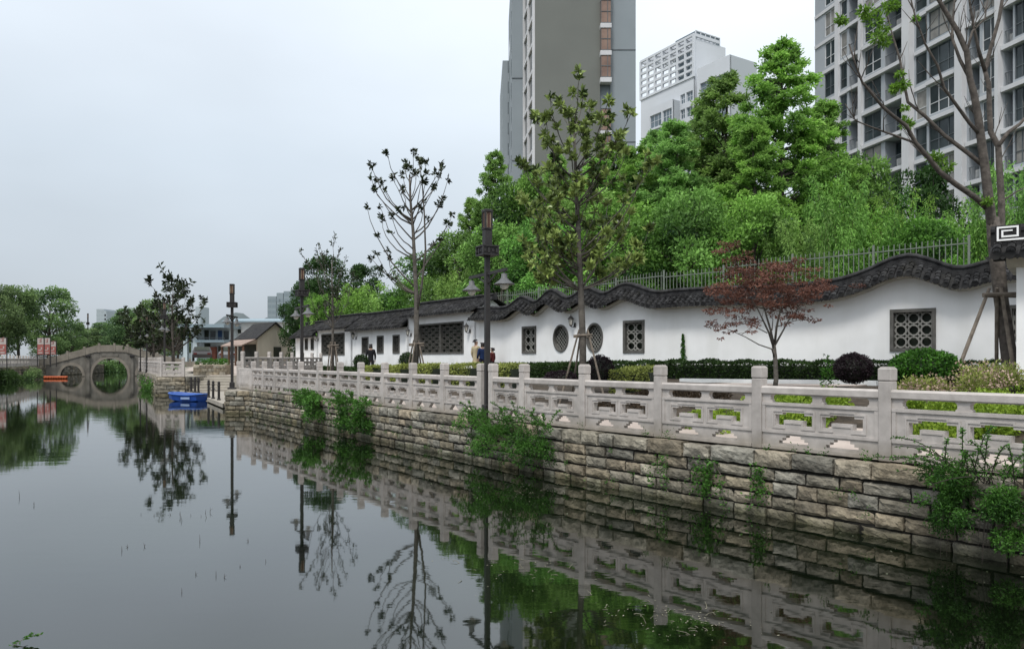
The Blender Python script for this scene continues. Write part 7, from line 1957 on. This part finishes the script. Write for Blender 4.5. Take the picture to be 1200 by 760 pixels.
# ---- things in the water
M_straw = mat('dry_stem', (0.22, 0.21, 0.15), (0.12, 0.11, 0.08), scale=9, rough=.9)
def water_pt(px, py): Y = (CAMZ - WATER) * F / (py - HZ); return P(px, py, Y)
def twig_cluster(label, px, py, w, n, seed, mtl, up=.12):
    rnd = random.Random(seed); c = water_pt(px, py); mb = MB()
    for i in range(n):
        a = Vector((c.x + rnd.gauss(0, w), c.y + rnd.gauss(0, w * .8), WATER - .02)); dd = Vector((rnd.gauss(0, 1), rnd.gauss(0, 1), abs(rnd.gauss(0, up)))).normalized(); L = rnd.uniform(.04, .17)
        mb.tube([a, a + dd * L * .5 + Vector((0, 0, .02)), a + dd * L + Vector((0, 0, .01))], [.0028, .0024, .001], 4)
    for i in range(n * 2):
        a = Vector((c.x + rnd.gauss(0, w * 1.3), c.y + rnd.gauss(0, w), WATER + .004)); s_ = rnd.uniform(.004, .014); an = rnd.uniform(0, 3)
        u, v_ = Vector((math.cos(an), math.sin(an), .1)) * s_, Vector((-math.sin(an), math.cos(an), .1)) * s_ * .5; mb.add([a - u, a + v_, a + u, a - v_], [(0, 1, 2, 3)])
    tag(mb.build('floating_twigs', mtl), label, 'twigs', kind='stuff')
twig_cluster('pale floating twigs and scraps in the reflection of the near railing', 800, 728, .22, 34, 1, M_straw)
twig_cluster('pale floating twigs left of the larger scrap heap at the bottom', 752, 716, .20, 16, 2, M_straw)
twig_cluster('pale floating scraps below the wide wall shrub', 625, 668, .35, 18, 3, M_straw)
twig_cluster('floating twigs below the wide wall shrub close to the wall', 612, 580, .5, 18, 4, M_straw)
def stems(label, lst, seed, m=M_twig):
    rnd = random.Random(seed); mb = MB()
    for px, py, h in lst:
        c = water_pt(px, py); hh = .6 * h * c.y / F; a = Vector((c.x, c.y, WATER - .05))
        e = a + Vector((rnd.uniform(-.3, .3) * hh, rnd.uniform(-.2, .2) * hh, hh + .05)); mb.tube([a, a.lerp(e, .5) + Vector((.1 * hh, 0, 0)), e], [.0035, .003, .001], 4)
        if rnd.random() < .5: mb.tube([a.lerp(e, .6), a.lerp(e, .7) + Vector((rnd.uniform(-.6, .6) * hh, 0, .25 * hh))], [.0025, .001], 4)
    tag(mb.build('water_stems', m), label, 'stems', kind='stuff')
stems('thin dark stems standing in the open water in the middle of the canal', [(233, 634, 14), (240, 600, 6), (242, 606, 9), (210, 606, 12), (213, 610, 10), (170, 640, 8), (142, 645, 10), (150, 641, 6), (262, 676, 8), (252, 674, 10), (229, 673, 7), (212, 694, 9), (291, 634, 7), (312, 658, 6), (282, 664, 5), (39, 592, 8), (22, 582, 14), (236, 605, 4), (224, 604, 4), (200, 603, 5), (190, 602, 4), (180, 604, 5), (165, 603, 4), (245, 600, 10)], 5)
c = water_pt(40, 752); rnd = random.Random(6); mb = MB(); C, D = [], []
pt_ = [c + Vector((-.16, -.1, -.03)), c + Vector((-.05, 0, .04)), c + Vector((.05, 0, .06))]; 
tw = thing('leafy_twig', 'small green leafy twig poking out of the water at the bottom left', 'twig', tuple(c)); mb.tube(pt_, .003, 4); mb.build('stem', M_pole, tw)
for i in range(26): t = rnd.uniform(.2, 1); a = pt_[0].lerp(pt_[1], t * 2) if t < .5 else pt_[1].lerp(pt_[2], t * 2 - 1); C.append(tuple(a)); D.append((rnd.gauss(0, 1), rnd.gauss(0, .6), rnd.gauss(.1, .4)))
leaf_object('leaves', C, D, .04, .016, NP.uniform(.2, .9, 26), L_bank, tw)

# drifting scraps and a little surface film near the embankment
NPd = np.random.RandomState(9); C, D = [], []
for i in range(520):
    s_ = NPd.uniform(2, RC.L); p, q = RC.at(s_), RC.nrm(s_); o_ = .3 + abs(NPd.normal(0, 1.1))
    C.append((p.x + q.x * o_, p.y + q.y * o_, WATER + .004)); D.append((NPd.normal(), NPd.normal(), .02))
o = leaf_object('floating_leaves', C, D, NPd.uniform(.008, .04, len(C)), NPd.uniform(.006, .016, len(C)), NPd.uniform(0, 1, len(C)), leafmat('drifting_scraps', (.04, .05, .02), (.22, .23, .16)), None)
tag(o, kind='stuff')

# weeds rooted in the joints of the embankment and along the foot of the railing
C, D, Ts = [], [], []
for i in range(150):
    s_ = NPd.uniform(1.5, RC.L - 1); p, q, tg = RC.at(s_), RC.nrm(s_), RC.tan(s_); top = NPd.uniform() < .45
    o_ = NPd.uniform(.10, .22) if top else .235; z_ = .80 if top else NPd.choice([.58, .405, .225, .06]) + NPd.uniform(-.02, .02); k = int(NPd.uniform(6, 34)); r_ = NPd.uniform(.02, .075)
    for j in range(k):
        C.append((p.x + q.x * (o_ + abs(NPd.normal(0, r_ * .4))) + tg.x * NPd.normal(0, r_), p.y + q.y * (o_ + abs(NPd.normal(0, r_ * .4))) + tg.y * NPd.normal(0, r_), z_ + (abs(NPd.normal(0, r_)) if top else NPd.normal(-.02, r_ * .8))))
        D.append((q.x * .6 + NPd.normal(0, .5), q.y * .6 + NPd.normal(0, .5), .6 if top else NPd.normal(0, .5))); Ts.append(NPd.uniform(.1, .9))
o = leaf_object('wall_weeds', C, D, NPd.uniform(.02, .05, len(C)), NPd.uniform(.008, .02, len(C)), np.array(Ts), L_bank, None)
tag(o, kind='stuff')
